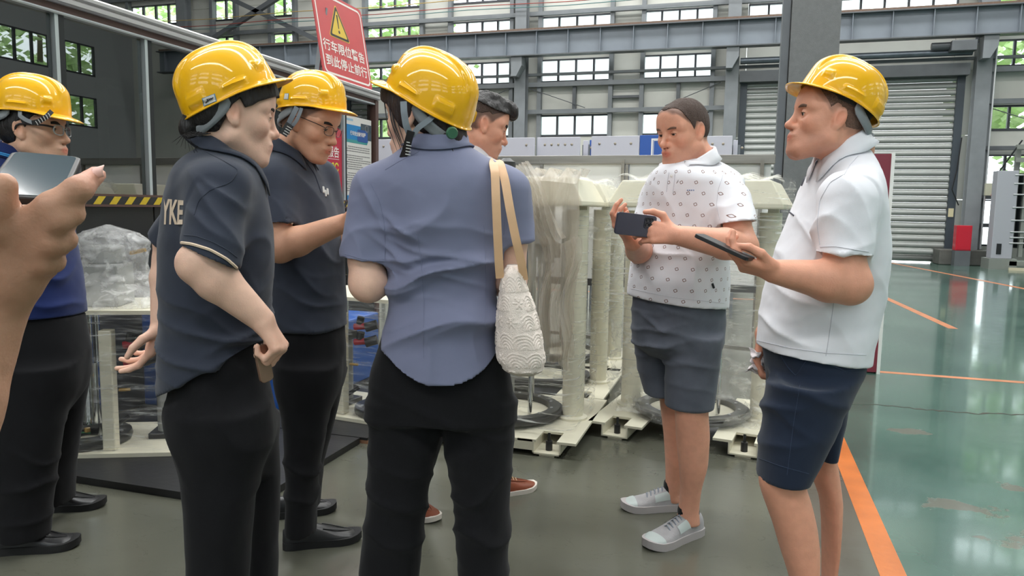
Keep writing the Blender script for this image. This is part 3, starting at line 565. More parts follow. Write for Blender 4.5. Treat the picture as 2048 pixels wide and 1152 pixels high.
def lift(loc, rz, label, solid_base=True, wrapped=True, seed=0, detail=True):
    r = empty('lifting_machine', loc, rz); tag(r, label, 'machine', 'cream wrapped machines')
    for s in (-1, 1):
        pl = [(s*.20, -.44), (s*.20, -.44)]
        MB().prism([(s*.19, .075), (s*.50, .075), (s*.50, .088), (s*.19, .088)], -.30, .46).box(min(s*.19, s*.29), max(s*.19, s*.29), -.46, -.30, .075, .088).box(min(s*.40, s*.50), max(s*.40, s*.50), -.46, -.30, .075, .088).build('foot_plate', M_CREAM, r)
        x = s*.345
        MB().box(x-.075, x+.075, -.46, .44, .012, .02).box(x-.075, x-.067, -.46, .44, .012, .075).box(x+.067, x+.075, -.46, .44, .012, .075).box(x-.04, x+.04, -.45, .40, 0, .012).build('channel', M_CREAM, r)
        MB().lathe([(0, 0), (.018, 0), (.018, .05), (.008, .05), (.008, .09)], (x, -.40, .02), 12).build('bolt', M_BLKP, r)
        MB().tube([(s*.38, 0, .088), (s*.38, 0, 1.27)], .06, 24).lathe([(.085, 0), (.085, .012), (.06, .02)], (s*.38, 0, .088), 24).build('column', M_CREAM, r, smooth=True)
        MB().box(s*.38-.03, s*.38+.03, .12, .18, .088, 1.3).build('rear_post', M_CREAM, r)
    if solid_base: MB().box(-.50, .19, -.44, .46, .06, .086).box(-.50, .27, -.46, -.44, .03, .086).build('base_plate', M_CREAM, r)
    h = MB(); v = [(-.47, -.30, 1.29), (.47, -.30, 1.29), (.47, .34, 1.29), (-.47, .34, 1.29), (-.47, -.30, 1.315), (.47, -.30, 1.315), (.47, .34, 1.315), (-.47, .34, 1.315), (-.40, -.27, 1.44), (.40, -.27, 1.44), (.40, .30, 1.44), (-.40, .30, 1.44)]
    h.add(v, [(0, 3, 2, 1), (0, 1, 5, 4), (1, 2, 6, 5), (2, 3, 7, 6), (3, 0, 4, 7), (4, 5, 9, 8), (5, 6, 10, 9), (6, 7, 11, 10), (7, 4, 8, 11), (8, 9, 10, 11)]).build('hood', M_CREAM, r, bevel=.008)
    MB().lathe([(.25, 0), (.31, 0), (.315, .02), (.31, .045), (.285, .05), (.25, .045), (.25, 0)], (0, -.05, .10), 48).build('turntable_ring', M_DRING, r, smooth=True)
    MB().lathe([(.31, .012), (.328, .016), (.328, .034), (.31, .036)], (0, -.05, .10), 48).build('tyre', M_BLKP, r, smooth=True)
    MB().lathe([(0, .05), (.06, .05), (.08, .03), (.2, .02), (.25, .012)], (0, -.05, .10), 36).build('turntable', M_CREAM, r, smooth=True)
    bt = MB().lathe([(0, .006), (.009, .006), (.009, 0)], (0, 0, 0), 8).build('ring_bolt', M_GALV, r).data
    ob = bpy.data.objects[bt.name] if bt.name in bpy.data.objects else None
    for o in r.children:
        if o.data == bt: o.location = (.268, -.05, .146)
    for k in range(1, 12): link_mesh('ring_bolt', bt, r, (.268*math.cos(k*PI/6), -.05+.268*math.sin(k*PI/6), .146))
    for (x, y, rad) in ((-.16, -.12, .012), (.16, -.12, .012), (.1, .14, .012), (-.08, .1, .012)): MB().tube([(x, y, .13), (x, y, 1.3)], rad, 12).build('guide_rod', M_CHROME, r, smooth=True)
    MB().tube([(0, 0, .2), (0, 0, 1.0)], .03, 16).tube([(0, 0, .9), (0, 0, 1.29)], .05, 16).build('piston', M_GREYP, r, smooth=True)
    if detail:
        MB().box(-.02, .1, -.18, -.06, 1.12, 1.23).build('valve_block', M_GREYP, r, bevel=.006); MB().box(.13, .24, -.14, -.05, 1.08, 1.19).build('valve_block', M_GREYP, r, bevel=.006)
        MB().tube([(.08, -.1, 1.2), (.08, -.1, 1.29)], .035, 12).tube([(.16, -.08, 1.18), (.17, -.08, 1.28)], .02, 10).build('hose_fitting', M_BLKP, r); MB().box(-.06, .28, -.02, .04, 1.0, 1.08).build('cross_bar', M_GREYP, r)
        MB().lathe([(.03, 0), (.045, .004), (.05, .05), (.048, .09), (.02, .11), (0, .11)], (-.02, -.05, 1.44), 20).build('motor_cap', M_BLKP, r, smooth=True)
        MB().tube([(-.2, -.2, .1), (-.1, -.3, .095), (.0, -.32, .1), (.03, -.31, .14)], .006, 8).build('hose', M_GREYP, r)
    return r
def box_path(x0, x1, y0, y1, r=.05):
    return [(x0+r, y0), ((x0+x1)/2, y0), (x1-r, y0), (x1, y0+r), (x1, (y0+y1)/2), (x1, y1-r), (x1-r, y1), (x0+r, y1), (x0, y1-r), (x0, y0+r)]
m1 = lift((-1.245, 4.05, 0), 0, 'large cream machine with loosely draped grey film, right behind the lace bag', True)
# the loose greyish sheet over its right half
def drape(u, v):                         # u across, v down: over the hood's front right and down in folds
    x = .20+.26*u; z = 1.47-.92*v+.10*v*math.sin(u*5); y = -.36-.03*math.sin(u*13+v*1.5)*min(1, v*3)-.014*math.sin(u*37+3*v)*v; x += .03*math.sin(v*3+u)*v-.06*v*(1-u)
    if v < .06: y = -.34+(.06-v)*4.5; z = 1.465+.02*math.sin(u*20)
    return (x+.004*math.sin(v*23+u*9), y, z)
MB().grid(drape, 46, 60).build('film_sheet', M_FILMB, m1, smooth=True)
def band(u, v):                          # twisted rope of film from the hood's top down to the column
    c = np.array([.16+.20*v+.02*math.sin(v*5), -.37-.05*math.sin(v*PI), 1.50-.40*v]); wd = .035+.03*v
    return c+np.array([(u-.5)*2*wd*.9, .02*math.sin(u*26+v*7)-.02*(1-(2*u-1)**2), (u-.5)*2*wd*.45])
MB().grid(band, 30, 30).build('film_band', M_FILMB, m1, smooth=True)
def band2(u, v):
    c = np.array([.38-.03*v+.015*math.sin(v*9), -.40+.02*math.sin(v*7), 1.12-.62*v]); wd = .11-.03*math.sin(v*3)
    return c+np.array([(u-.5)*2*wd, .03*math.sin(u*19+v*3)+.012*math.sin(u*47), .02*math.sin(u*9)])
MB().grid(band2, 40, 40).build('film_band', M_FILMB, m1, smooth=True)
wrap('plastic_wrap', box_path(-.5, .46, -.36, .34), .10, .62, M_FILM, m1, seed=3, amp=.012)
for s in (1,): wrap('column_wrap', [(s*.38+.066*math.cos(a), .066*math.sin(a)) for a in np.linspace(0, 2*PI, 13)[:-1]],   .25, 1.25, M_FILM, m1, 40, 80, .004, 8, sc=(20, 20, 30))
m1b = lift((-1.27, 4.98, 0), 0, 'cream machine wrapped in clear film, directly behind the draped one', False, seed=2, detail=False)
wrap('plastic_wrap', box_path(-.47, .47, -.31, .35), 1.08, 1.45, M_FILMD, m1b, seed=11, amp=.018)
for s in (1,): wrap('column_wrap', [(s*.38+.068*math.cos(a), .068*math.sin(a)) for a in np.linspace(0, 2*PI, 13)[:-1]], .2, 1.25, M_FILM, m1b, 40, 80, .005, 9+s, sc=(20, 20, 30))
def rag(u, v): return (.50+.06*u+.03*math.sin(v*11+u*4)*v, -.2+.12*u+.05*math.sin(v*7), 1.15-.42*v*(1-.4*u)+.02*math.sin(u*19))
MB().grid(rag, 16, 24).build('film_rag', M_FILMD, m1b, smooth=True)
m1c = lift((-1.30, 5.82, 0), 0, 'cream machine farthest back, its base just showing beyond the other two', False, seed=4, detail=False)
m2 = lift((-.215, 4.42, 0), -.13, 'cream machine wrapped in shiny clear film, behind the bareheaded man', False, seed=5)
wrap('plastic_wrap', box_path(-.48, .48, -.34, .36), .62, 1.45, M_FILM, m2, 110, 110, .012, 21, sc=(10, 10, 40))
wrap('plastic_wrap', box_path(-.44, .46, -.30, .30), .12, .64, M_FILMD, m2, 110, 60, .035, 31, sc=(8, 8, 20))
for s in (-1,): wrap('column_wrap', [(s*.38+.066*math.cos(a), .066*math.sin(a)) for a in np.linspace(0, 2*PI, 13)[:-1]], .22, 1.25, M_FILM, m2, 40, 90, .004, 18, sc=(20, 20, 30))
wrap('ring_wrap', [(.335*math.cos(a), -.05+.335*math.sin(a)) for a in np.linspace(0, 2*PI, 25)[:-1]], .09, .16, M_FILMD, m2, 90, 12, .02, 41, sc=(14, 14, 30))
def topf(u, v): return (-.42+.84*u, -.30+.60*v, 1.455+.012*math.sin(u*31+v*5)+.014*abs(math.sin(v*17+u*8)))
MB().grid(topf, 50, 30).build('film_top', M_FILMD, m2, smooth=True)
for dx_, r_ in ((-1.245, m1b),): MB().grid(topf, 50, 30).build('film_top', M_FILMD, r_, smooth=True)
# smaller machines with a shelf on top, left of the group
def small(loc, rz, label, seed, topped=True, mx=1):
    r = empty('pump_machine', loc, rz); tag(r, label, 'machine', 'shelf-topped wrapped machines')
    MB().prism(rrect(-.36, .36, -.27, .27, .04), .0, .02, lambda x, y, z: (x, z, y)).build('base_plate', M_CREAM, r)
    MB().box(-.03-.03, -.03+.03, -.23, -.17, .02, .62).build('post', M_CREAM, r, bevel=.006)
    MB().prism(rrect(-.34, .34, -.25, .27, .03), .70, .72, lambda x, y, z: (x, z, y)).build('shelf', M_CREAM, r)
    for (x, y) in ((-.26, -.05), (-.26, .12), (-.17, .03), (.26, .16)): MB().tube([(x*mx, y, .02), (x*mx, y, .70)], .014, 12).build('guide_rod', M_CHROME, r, smooth=True)
    MB().tube([(-.2*mx, .0, .1), (-.2*mx, .0, .42)], .05, 16).tube([(-.2*mx, 0, .42), (-.2*mx, 0, .7)], .022, 12).build('piston', M_CHROME, r, smooth=True)
    MB().lathe([(.10, 0), (.2, 0), (.205, .02), (.2, .04), (.12, .045), (.10, .03)], (-.2*mx, -.05, .025), 36).build('flange_ring', M_DRING, r, smooth=True)
    bt = MB().lathe([(0, .008), (.011, .008), (.011, 0)], (0, 0, 0), 8).build('ring_bolt', M_GALV, r); bt.location = (-.2*mx+.16, -.05, .066)
    for k in range(1, 8): link_mesh('ring_bolt', bt.data, r, (-.2*mx+.16*math.cos(k*PI/4), -.05+.16*math.sin(k*PI/4), .066))
    MB().tube([(.16*mx, .02, .05), (.16*mx, .02, .42)], .042, 16).build('cylinder', M_GREYP, r, smooth=True)
    MB().box(.16*mx-.07, .16*mx+.07, -.05, .09, .02, .05).box(.16*mx-.05, .16*mx+.05, -.03, .07, .42, .47).build('cylinder_foot', M_BLKP, r, bevel=.004)
    for (z, mt) in ((.44, M_REDF), (.53, M_REDF)):
        MB().tube([(.02, -.14, z), (.10, -.12, z+.01)], .02, 12).build('red_fitting', mt, r); MB().tube([(.09, -.13, z), (.15, -.1, z+.02)], .028, 12).tube([(.05, -.13, z+.02), (.06, -.13, z+.06)], .022, 12).build('valve', M_BLKP, r)
    MB().tube([(.0, -.16, .31), (.05, -.15, .31)], .008, 8).build('spigot', M_BRASS, r); MB().tube([(-.16, -.12, .08), (-.22, -.16, .1), (-.26, -.12, .075)], .005, 6).build('green_wire', mat('green_wire', rgb(40, 120, 70), .5), r)
    MB().tube([(-.10, -.1, .13), (-.03, -.14, .12), (.02, -.1, .16)], .012, 8).build('hose', M_BLKP, r); MB().lathe([(0, .02), (.014, .02), (.014, 0)], (-.17, -.13, .09), 10).build('brass_cap', M_BRASS, r)
    if topped:
        # motor standing on the shelf under thick film
        MB().box(-.2, .0, -.12, .1, .72, .93).tube([(-.1, 0, .93), (-.1, 0, 1.02)], .09, 20).build('motor', M_GREYP, r, bevel=.01); MB().tube([(.02, 0, .98), (.1, -.02, 1.0)], .01, 8).build('cable_end', M_BRASS, r)
        def hood(u, v):
            a = 2*PI*u; zz = .725+.40*v; k = [.33, .30, .24, .19, .165, .165, .17, .175, .17, .12, .01]; rr = np.interp(v*10, range(11), k)
            p = np.array([-.08+rr*math.cos(a)*1.05, rr*math.sin(a)*.75, zz]); n = vnoise(np.array([[p[0]*22, p[1]*22, p[2]*20]]), seed)[0]; n2 = abs(vnoise(np.array([[p[0]*40, p[1]*40, p[2]*34]]), seed+1)[0])
            return p+np.array([math.cos(a), math.sin(a), 0])*(n*.022+n2*.018)*min(1, rr*9)
        MB().grid(hood, 64, 48, True).build('film_hood', film_mat('crumpled_wrap', (.8, .8, .8, 1), .30, .6, (3, 3, 3)), r, smooth=True)
    wrap('plastic_wrap', box_path(-.35, .33, -.265, .27), .03, .71, film_mat('tight_wrap', (.85, .86, .86, 1), .05, .5, (1.2, 1.2, 10)), r, 100, 80, .015, seed, sc=(7, 7, 26))
    return r
s1 = small((-2.98, 3.02, .035), .42, 'small wrapped machine with cream post and crumpled film top, left of the booth base', 51)
s2 = small((-2.14, 3.98, .035), -.12, 'wrapped machine with dark flange ring, half hidden between two people in front of the booth', 61, False, -1)
for (x, y, sx, sy, sz, lab) in ((-3.02, 3.80, .42, .22, .62, 'blue machine cabinet behind the small wrapped machine'), (-2.80, 4.60, .3, .25, .5, 'blue machine cabinet behind the machine with the flange ring')):
    o = empty('blue_cabinet', (x, y, .0)); tag(o, lab, 'cabinet'); MB().box(-sx, sx, -sy, sy, .04, sz).build('body', M_BLUEP, o, bevel=.012); MB().box(-sx-.02, sx+.02, -sy-.02, sy+.02, 0, .04).build('plinth', M_BLKP, o); MB().box(-sx+.03, sx-.03, -sy-.006, -sy, .1, sz-.06).build('door', M_BLUEP, o); MB().box(sx-.1, sx-.08, -sy-.02, -sy-.006, sz*.5, sz*.5+.1).build('handle', M_BLKP, o)
# black boards under them
M_PLY = mat('black_faced_board', rgb(36, 36, 37), .45, 0, .15, 5, .1, 30); M_WOODE = mat('raw_wood_edge', rgb(150, 110, 84), .7, 0, .2, 30)
for (x0, x1, y0, y1, lab) in ((-3.45, -1.9, 2.53, 3.46, 'black faced board lying under the small machine with the cream post'), (-2.75, -1.86, 3.47, 4.5, 'black faced board with raw wood edge under the machine with the flange ring')):
    b = empty('floor_board', (x0, y0, 0)); tag(b, lab, 'board'); MB().box(0, x1-x0, 0, y1-y0, .02, .034).build('top_sheet', M_PLY, b); MB().box(0, x1-x0, 0.002, y1-y0-.002, 0, .02).build('core', M_WOODE if y0 > 3 else M_PLY, b)
b = empty('floor_board', (-2.6, 3.04, 0)); 
bpy.data.objects.remove(b)
# ================================================================ far right corner
ex = empty('extinguisher_box', (5.28, 20.85, 0)); tag(ex, 'small red fire extinguisher box beside the roller door column', 'box')
MB().box(-.17, .17, -.14, .14, .38, 1.0).build('body', mat('signal_red', rgb(190, 30, 50), .35), ex, bevel=.01); MB().box(-.15, .15, -.15, -.14, .41, .97).build('door', mat('signal_red', rgb(190, 30, 50), .35), ex); MB().box(-.17, .17, -.14, .14, .0, .38).build('stand', M_STEELD, ex)
br = empty('broom', (6.3, 21.2, 0)); tag(br, 'wooden broom handle leaning on the far column pedestal', 'broom'); MB().tube([(.1, 0, .08), (-.12, .1, 1.5)], .016, 8).build('handle', mat('broom_wood', rgb(150, 110, 80), .6), br); MB().box(-.05, .2, -.05, .05, 0, .1).build('brush', M_DARKF, br)
sb = empty('switch_box', (5.98, 21.3, 0)); tag(sb, 'pale switch box with pink tag on the far right column', 'box'); MB().box(-.18, -.02, -.06, .04, 1.75, 2.05).build('case', mat('pale_case', rgb(190, 190, 170), .5), sb); MB().bar((-.05, -.08, 1.78), (.05, -.08, 1.5), .12, .01).build('tag', mat('pink_tag', rgb(214, 120, 124), .5), sb)
cb = MB().tube([(5.25, 21.5, 3.2), (5.2, 21.5, 2.4), (5.12, 21.5, 1.9), (5.3, 21.5, 1.5)], .015, 6).build('cable', M_DARKF); tag(cb, 'black cable looping down beside the roller door guide', 'cable')
cp = MB().tube([(5.83, 21.36, .4), (5.83, 21.36, 5.5)], .02, 8).build('conduit', M_GALV); tag(cp, 'thin pale conduit running up the right corner of the far column', 'pipe')
M_RACK = mat('rack_grey', rgb(142, 146, 140), .45, .3); rk = empty('glass_rack', (6.05, 20.1, 0)); tag(rk, 'tall grey steel handling rack with rows of rollers, by the far right windows', 'rack')
for x in (.25, 1.55): MB().box(x-.04, x+.04, -.05, .05, .3, 3.25).build('post', M_RACK, rk)
for x in (.1, .9): MB().box(x-.05, x+.05, .15, .25, .1, 2.9).build('post', M_RACK, rk)
for z in (2.55, 2.85): MB().box(0, 1.9, -.03, .06, z-.05, z+.05).build('beam', M_RACK, rk)
rl = MB().tube([(0, -.06, 0), (1.9, -.06, 0)], .018, 8).build('roller', M_GALV, rk); rl.location = (0, 0, .75)
for z in (.62, .88, 1.15, 1.45, 1.75, 2.0, 2.2): link_mesh('roller', rl.data, rk, (0, 0, z))
MB().box(.1, 1.9, .22, .26, .5, 2.25).build('glass_sheet', mat('dark_glass_sheet', rgb(30, 34, 36), .1), rk); MB().box(0, 1.95, -.2, .4, .1, .2).box(.5, 1.4, -.25, -.15, .2, .45).build('base', M_RACK, rk)
MB().box(-.35, .08, -.06, .3, .25, 2.3).build('cabinet', mat('rack_cabinet', rgb(168, 170, 178), .5), rk, bevel=.01); MB().box(-.42, .15, -.2, .4, 0, .25).build('plinth', M_RACK, rk); MB().bar((-.3, 0, 2.3), (.1, 0, 3.0), .03, .03).build('strut', M_DARKF, rk); MB().box(-.25, -.15, -.07, -.06, .35, .6).build('slot', M_DARKF, rk)
o = MB().bar((6.0, 19.75, .03), (7.2, 19.6, .03), .1, .06).build('timber', mat('pale_timber', rgb(200, 190, 165), .7)); tag(o, 'pale timber lying on the floor in front of the glass rack', 'timber')
# ================================================================ solid modelling of people: distance fields turned into one skin
from mathutils.bvhtree import BVHTree
G_R, G_F = c_r0, H_F                     # "right" and "ahead" along the floor, seen from where the picture was taken
GOFF = [0.0]
def G(px, py, b):
    p = at(px, py, b+GOFF[0]); return np.array([p@G_R, p@G_F, p[2]])
def G2W(p): return p[0]*G_R+p[1]*G_F+np.array([0, 0, p[2]])
def axis_lines(lo, hi, coarse, zones):
    out = [lo]; x = lo
    while x < hi:
        s = coarse
        for a, b_, f_ in zones:
            if a-coarse*.5 <= x < b_: s = min(s, f_)
        x += s; out.append(x)
    return np.array(out, np.float32)
class Vox:
    def __init__(s, lo, hi, coarse, zones=()):
        """zones: (centre, half, step): finer steps inside these boxes"""
        s.ax = [axis_lines(lo[k], hi[k], coarse, [(c[k]-h, c[k]+h, st) for c, h, st in zones]) for k in range(3)]
        s.d = np.full([len(a) for a in s.ax], 1.0, np.float32)
    def sl(s, lo, hi):
        return tuple(slice(max(0, int(np.searchsorted(s.ax[k], lo[k]))-1), min(len(s.ax[k]), int(np.searchsorted(s.ax[k], hi[k]))+1)) for k in range(3))
    def xyz(s, sl): return s.ax[0][sl[0]][:, None, None], s.ax[1][sl[1]][None, :, None], s.ax[2][sl[2]][None, None, :]
    def put(s, fn, lo, hi, k=0.02, op='u', pad=0.03):
        lo = np.asarray(lo)-pad-k; hi = np.asarray(hi)+pad+k; sl = s.sl(lo, hi)
        if any(q.stop-q.start < 2 for q in sl): return
        d = fn(*s.xyz(sl)).astype(np.float32); c = s.d[sl]
        if op == 'u': s.d[sl] = smin(c, d, k)
        elif op == 's': s.d[sl] = -smin(-c, d, k)
    def cut(s, fn):                       # keep where fn < 0
        X, Y, Z = s.ax[0][:, None, None], s.ax[1][None, :, None], s.ax[2][None, None, :]; s.d = np.maximum(s.d, fn(X, Y, Z).astype(np.float32))
    def cone(s, p, q, r1, r2, k=0.02, op='u', flat=None):
        p, q = np.asarray(p, float), np.asarray(q, float); m = max(r1, r2)*(1.0 if flat is None else 1.05)
        def fn(X, Y, Z):
            dx, dy, dz = q-p; L2 = dx*dx+dy*dy+dz*dz+1e-12; ax, ay, az = X-p[0], Y-p[1], Z-p[2]
            t = np.clip((ax*dx+ay*dy+az*dz)/L2, 0, 1); ex, ey, ez = ax-t*dx, ay-t*dy, az-t*dz
            if flat is not None:
                n, f_ = flat; n = np.asarray(n, float)/np.linalg.norm(n); e = ex*n[0]+ey*n[1]+ez*n[2]; g = (1/f_-1)*e; ex, ey, ez = ex+g*n[0], ey+g*n[1], ez+g*n[2]
            return np.sqrt(ex*ex+ey*ey+ez*ez)-(r1+t*(r2-r1))
        s.put(fn, np.minimum(p, q)-m, np.maximum(p, q)+m, k, op)
    def chain(s, pts, rs, k=0.02, flat=None):
        for i in range(len(pts)-1): s.cone(pts[i], pts[i+1], rs[i], rs[i+1], k, 'u', flat)
    def ell(s, c, r, B=None, k=0.02, op='u'):
        c = np.asarray(c, float); B = np.eye(3) if B is None else B; m = max(r)
        def fn(X, Y, Z):
            ax, ay, az = X-c[0], Y-c[1], Z-c[2]; return ell_d(ax*B[0, 0]+ay*B[1, 0]+az*B[2, 0], ax*B[0, 1]+ay*B[1, 1]+az*B[2, 1], ax*B[0, 2]+ay*B[1, 2]+az*B[2, 2], r)
        s.put(fn, c-m, c+m, k, op)
    def loft(s, rows, k=0.02, n=2.3, off=0.0, op='u'):
        """rows: (z, ca, cb, half_a, half_b, yaw) from low to high"""
        R_ = np.array(sorted(rows), float); z = R_[:, 0]
        zz = np.linspace(z[0], z[-1], 160); cols = [smooth1(np.interp(zz, z, R_[:, i])) for i in range(1, 6)]
        def fn(X, Y, Z):
            ca, cb, A, B_, yw = [np.interp(Z.ravel(), zz, c)[None, None, :] for c in cols]; A, B_ = A+off, B_+off
            dx, dy = X-ca, Y-cb; c_, s_ = np.cos(yw), np.sin(yw); u = np.abs(dx*c_+dy*s_)/A; v = np.abs(-dx*s_+dy*c_)/B_
            d = ((u**n+v**n+1e-9)**(1/n)-1)*np.minimum(A, B_); return np.maximum(d, np.maximum(Z-z[-1], z[0]-Z))
        m = np.max(R_[:, 3:5])+off
        s.put(fn, (R_[:, 1].min()-m, R_[:, 2].min()-m, z[0]), (R_[:, 1].max()+m, R_[:, 2].max()+m, z[-1]), k, op)
    def mesh(s):
        D = s.d; S = D < 0; c = np.zeros(tuple(n-1 for n in D.shape), np.uint8)
        for a in (0, 1):
            for b_ in (0, 1):
                for e in (0, 1): c += S[a:a+c.shape[0], b_:b_+c.shape[1], e:e+c.shape[2]]
        act = (c > 0) & (c < 8); I = np.argwhere(act); idx = np.full(c.shape, -1, np.int32); idx[act] = np.arange(len(I)); acc = np.zeros((len(I), 3)); cnt = np.zeros(len(I))
        cor = [(a, b_, e) for a in (0, 1) for b_ in (0, 1) for e in (0, 1)]; val = {q: D[I[:, 0]+q[0], I[:, 1]+q[1], I[:, 2]+q[2]] for q in cor}
        for q in cor:
            for k in range(3):
                if q[k] == 0:
                    q2 = tuple(1 if m == k else q[m] for m in range(3)); d1, d2 = val[q], val[q2]; cr_ = (d1 < 0) != (d2 < 0); t = np.where(cr_, d1/np.where(cr_, d1-d2, 1), 0)
                    pt = np.array(q, float)[None, :].repeat(len(I), 0); pt[:, k] = t; acc += pt*cr_[:, None]; cnt += cr_
        fr = acc/cnt[:, None].clip(1); V = np.stack([s.ax[k][I[:, k]]+fr[:, k]*(s.ax[k][I[:, k]+1]-s.ax[k][I[:, k]]) for k in range(3)], 1); F = []
        def quads(e, ins, cells):
            q = np.stack([idx[tuple(x)] for x in cells], 1); flip = ~ins; q[flip] = q[flip][:, ::-1]; F.append(q[(q >= 0).all(1)])
        e = np.argwhere(S[:-1, 1:-1, 1:-1] != S[1:, 1:-1, 1:-1]); i, j, k = e[:, 0], e[:, 1]+1, e[:, 2]+1; quads(e, S[i, j, k], [(i, j-1, k-1), (i, j, k-1), (i, j, k), (i, j-1, k)])
        e = np.argwhere(S[1:-1, :-1, 1:-1] != S[1:-1, 1:, 1:-1]); i, j, k = e[:, 0]+1, e[:, 1], e[:, 2]+1; quads(e, S[i, j, k], [(i-1, j, k-1), (i-1, j, k), (i, j, k), (i, j, k-1)])
        e = np.argwhere(S[1:-1, 1:-1, :-1] != S[1:-1, 1:-1, 1:]); i, j, k = e[:, 0]+1, e[:, 1]+1, e[:, 2]; quads(e, S[i, j, k], [(i-1, j-1, k), (i, j-1, k), (i, j, k), (i-1, j, k)])
        return V, np.concatenate(F)
def smin(a, b, k):
    if k <= 0: return np.minimum(a, b)
    h = np.maximum(k-np.abs(a-b), 0)/k; return np.minimum(a, b)-h*h*k*.25
def smooth1(a, w_=9):
    p = np.concatenate([2*a[0]-a[1:w_+1][::-1], a, 2*a[-1]-a[-w_-1:-1][::-1]]); k = np.hanning(2*w_+1); k /= k.sum(); return np.convolve(p, k, 'valid')
def ell_d(x, y, z, r):
    k0 = np.sqrt((x/r[0])**2+(y/r[1])**2+(z/r[2])**2); k1 = np.sqrt((x/r[0]**2)**2+(y/r[1]**2)**2+(z/r[2]**2)**2); return k0*(k0-1)/np.maximum(k1, 1e-6)
def seg_d(x, y, z, p, q, r1, r2):
    p, q = np.asarray(p, float), np.asarray(q, float); dx, dy, dz = q-p; ax, ay, az = x-p[0], y-p[1], z-p[2]; t = np.clip((ax*dx+ay*dy+az*dz)/(dx*dx+dy*dy+dz*dz), 0, 1)
    return np.sqrt((ax-t*dx)**2+(ay-t*dy)**2+(az-t*dz)**2)-(r1+t*(r2-r1))
def basis(yaw, pitch=0.0, roll=0.0):
    y, p, r = math.radians(yaw), math.radians(pitch), math.radians(roll); f = np.array([math.cos(y)*math.cos(p), math.sin(y)*math.cos(p), math.sin(p)]); l = np.array([-math.sin(y), math.cos(y), 0]); u = np.cross(f, l)
    return np.stack([f, l*math.cos(r)+u*math.sin(r), -l*math.sin(r)+u*math.cos(r)], 1)
def px_rows(b, hd, rows, yaw=0.0):
    """silhouette rows (py, left px, right px[, b, half depth]) at distance b -> loft rows; the ellipse is turned by yaw and keeps the silhouette"""
    out = []
    for r in rows:
        bb = r[3] if len(r) > 3 and r[3] is not None else b; h = r[4] if len(r) > 4 else hd; l, q = G(r[1], r[0], bb), G(r[2], r[0], bb); bb += GOFF[0]; w_ = (q[0]-l[0])/2; yw = math.radians(yaw)
        th = math.atan2((l[0]+q[0])/2, bb); A = math.sqrt(max((w_*math.cos(th))**2-(h*math.sin(th+yw))**2, (.5*w_)**2))/abs(math.cos(th+yw))
        out.append(((l[2]+q[2])/2, (l[0]+q[0])/2, bb, A, h, yw))
    return out
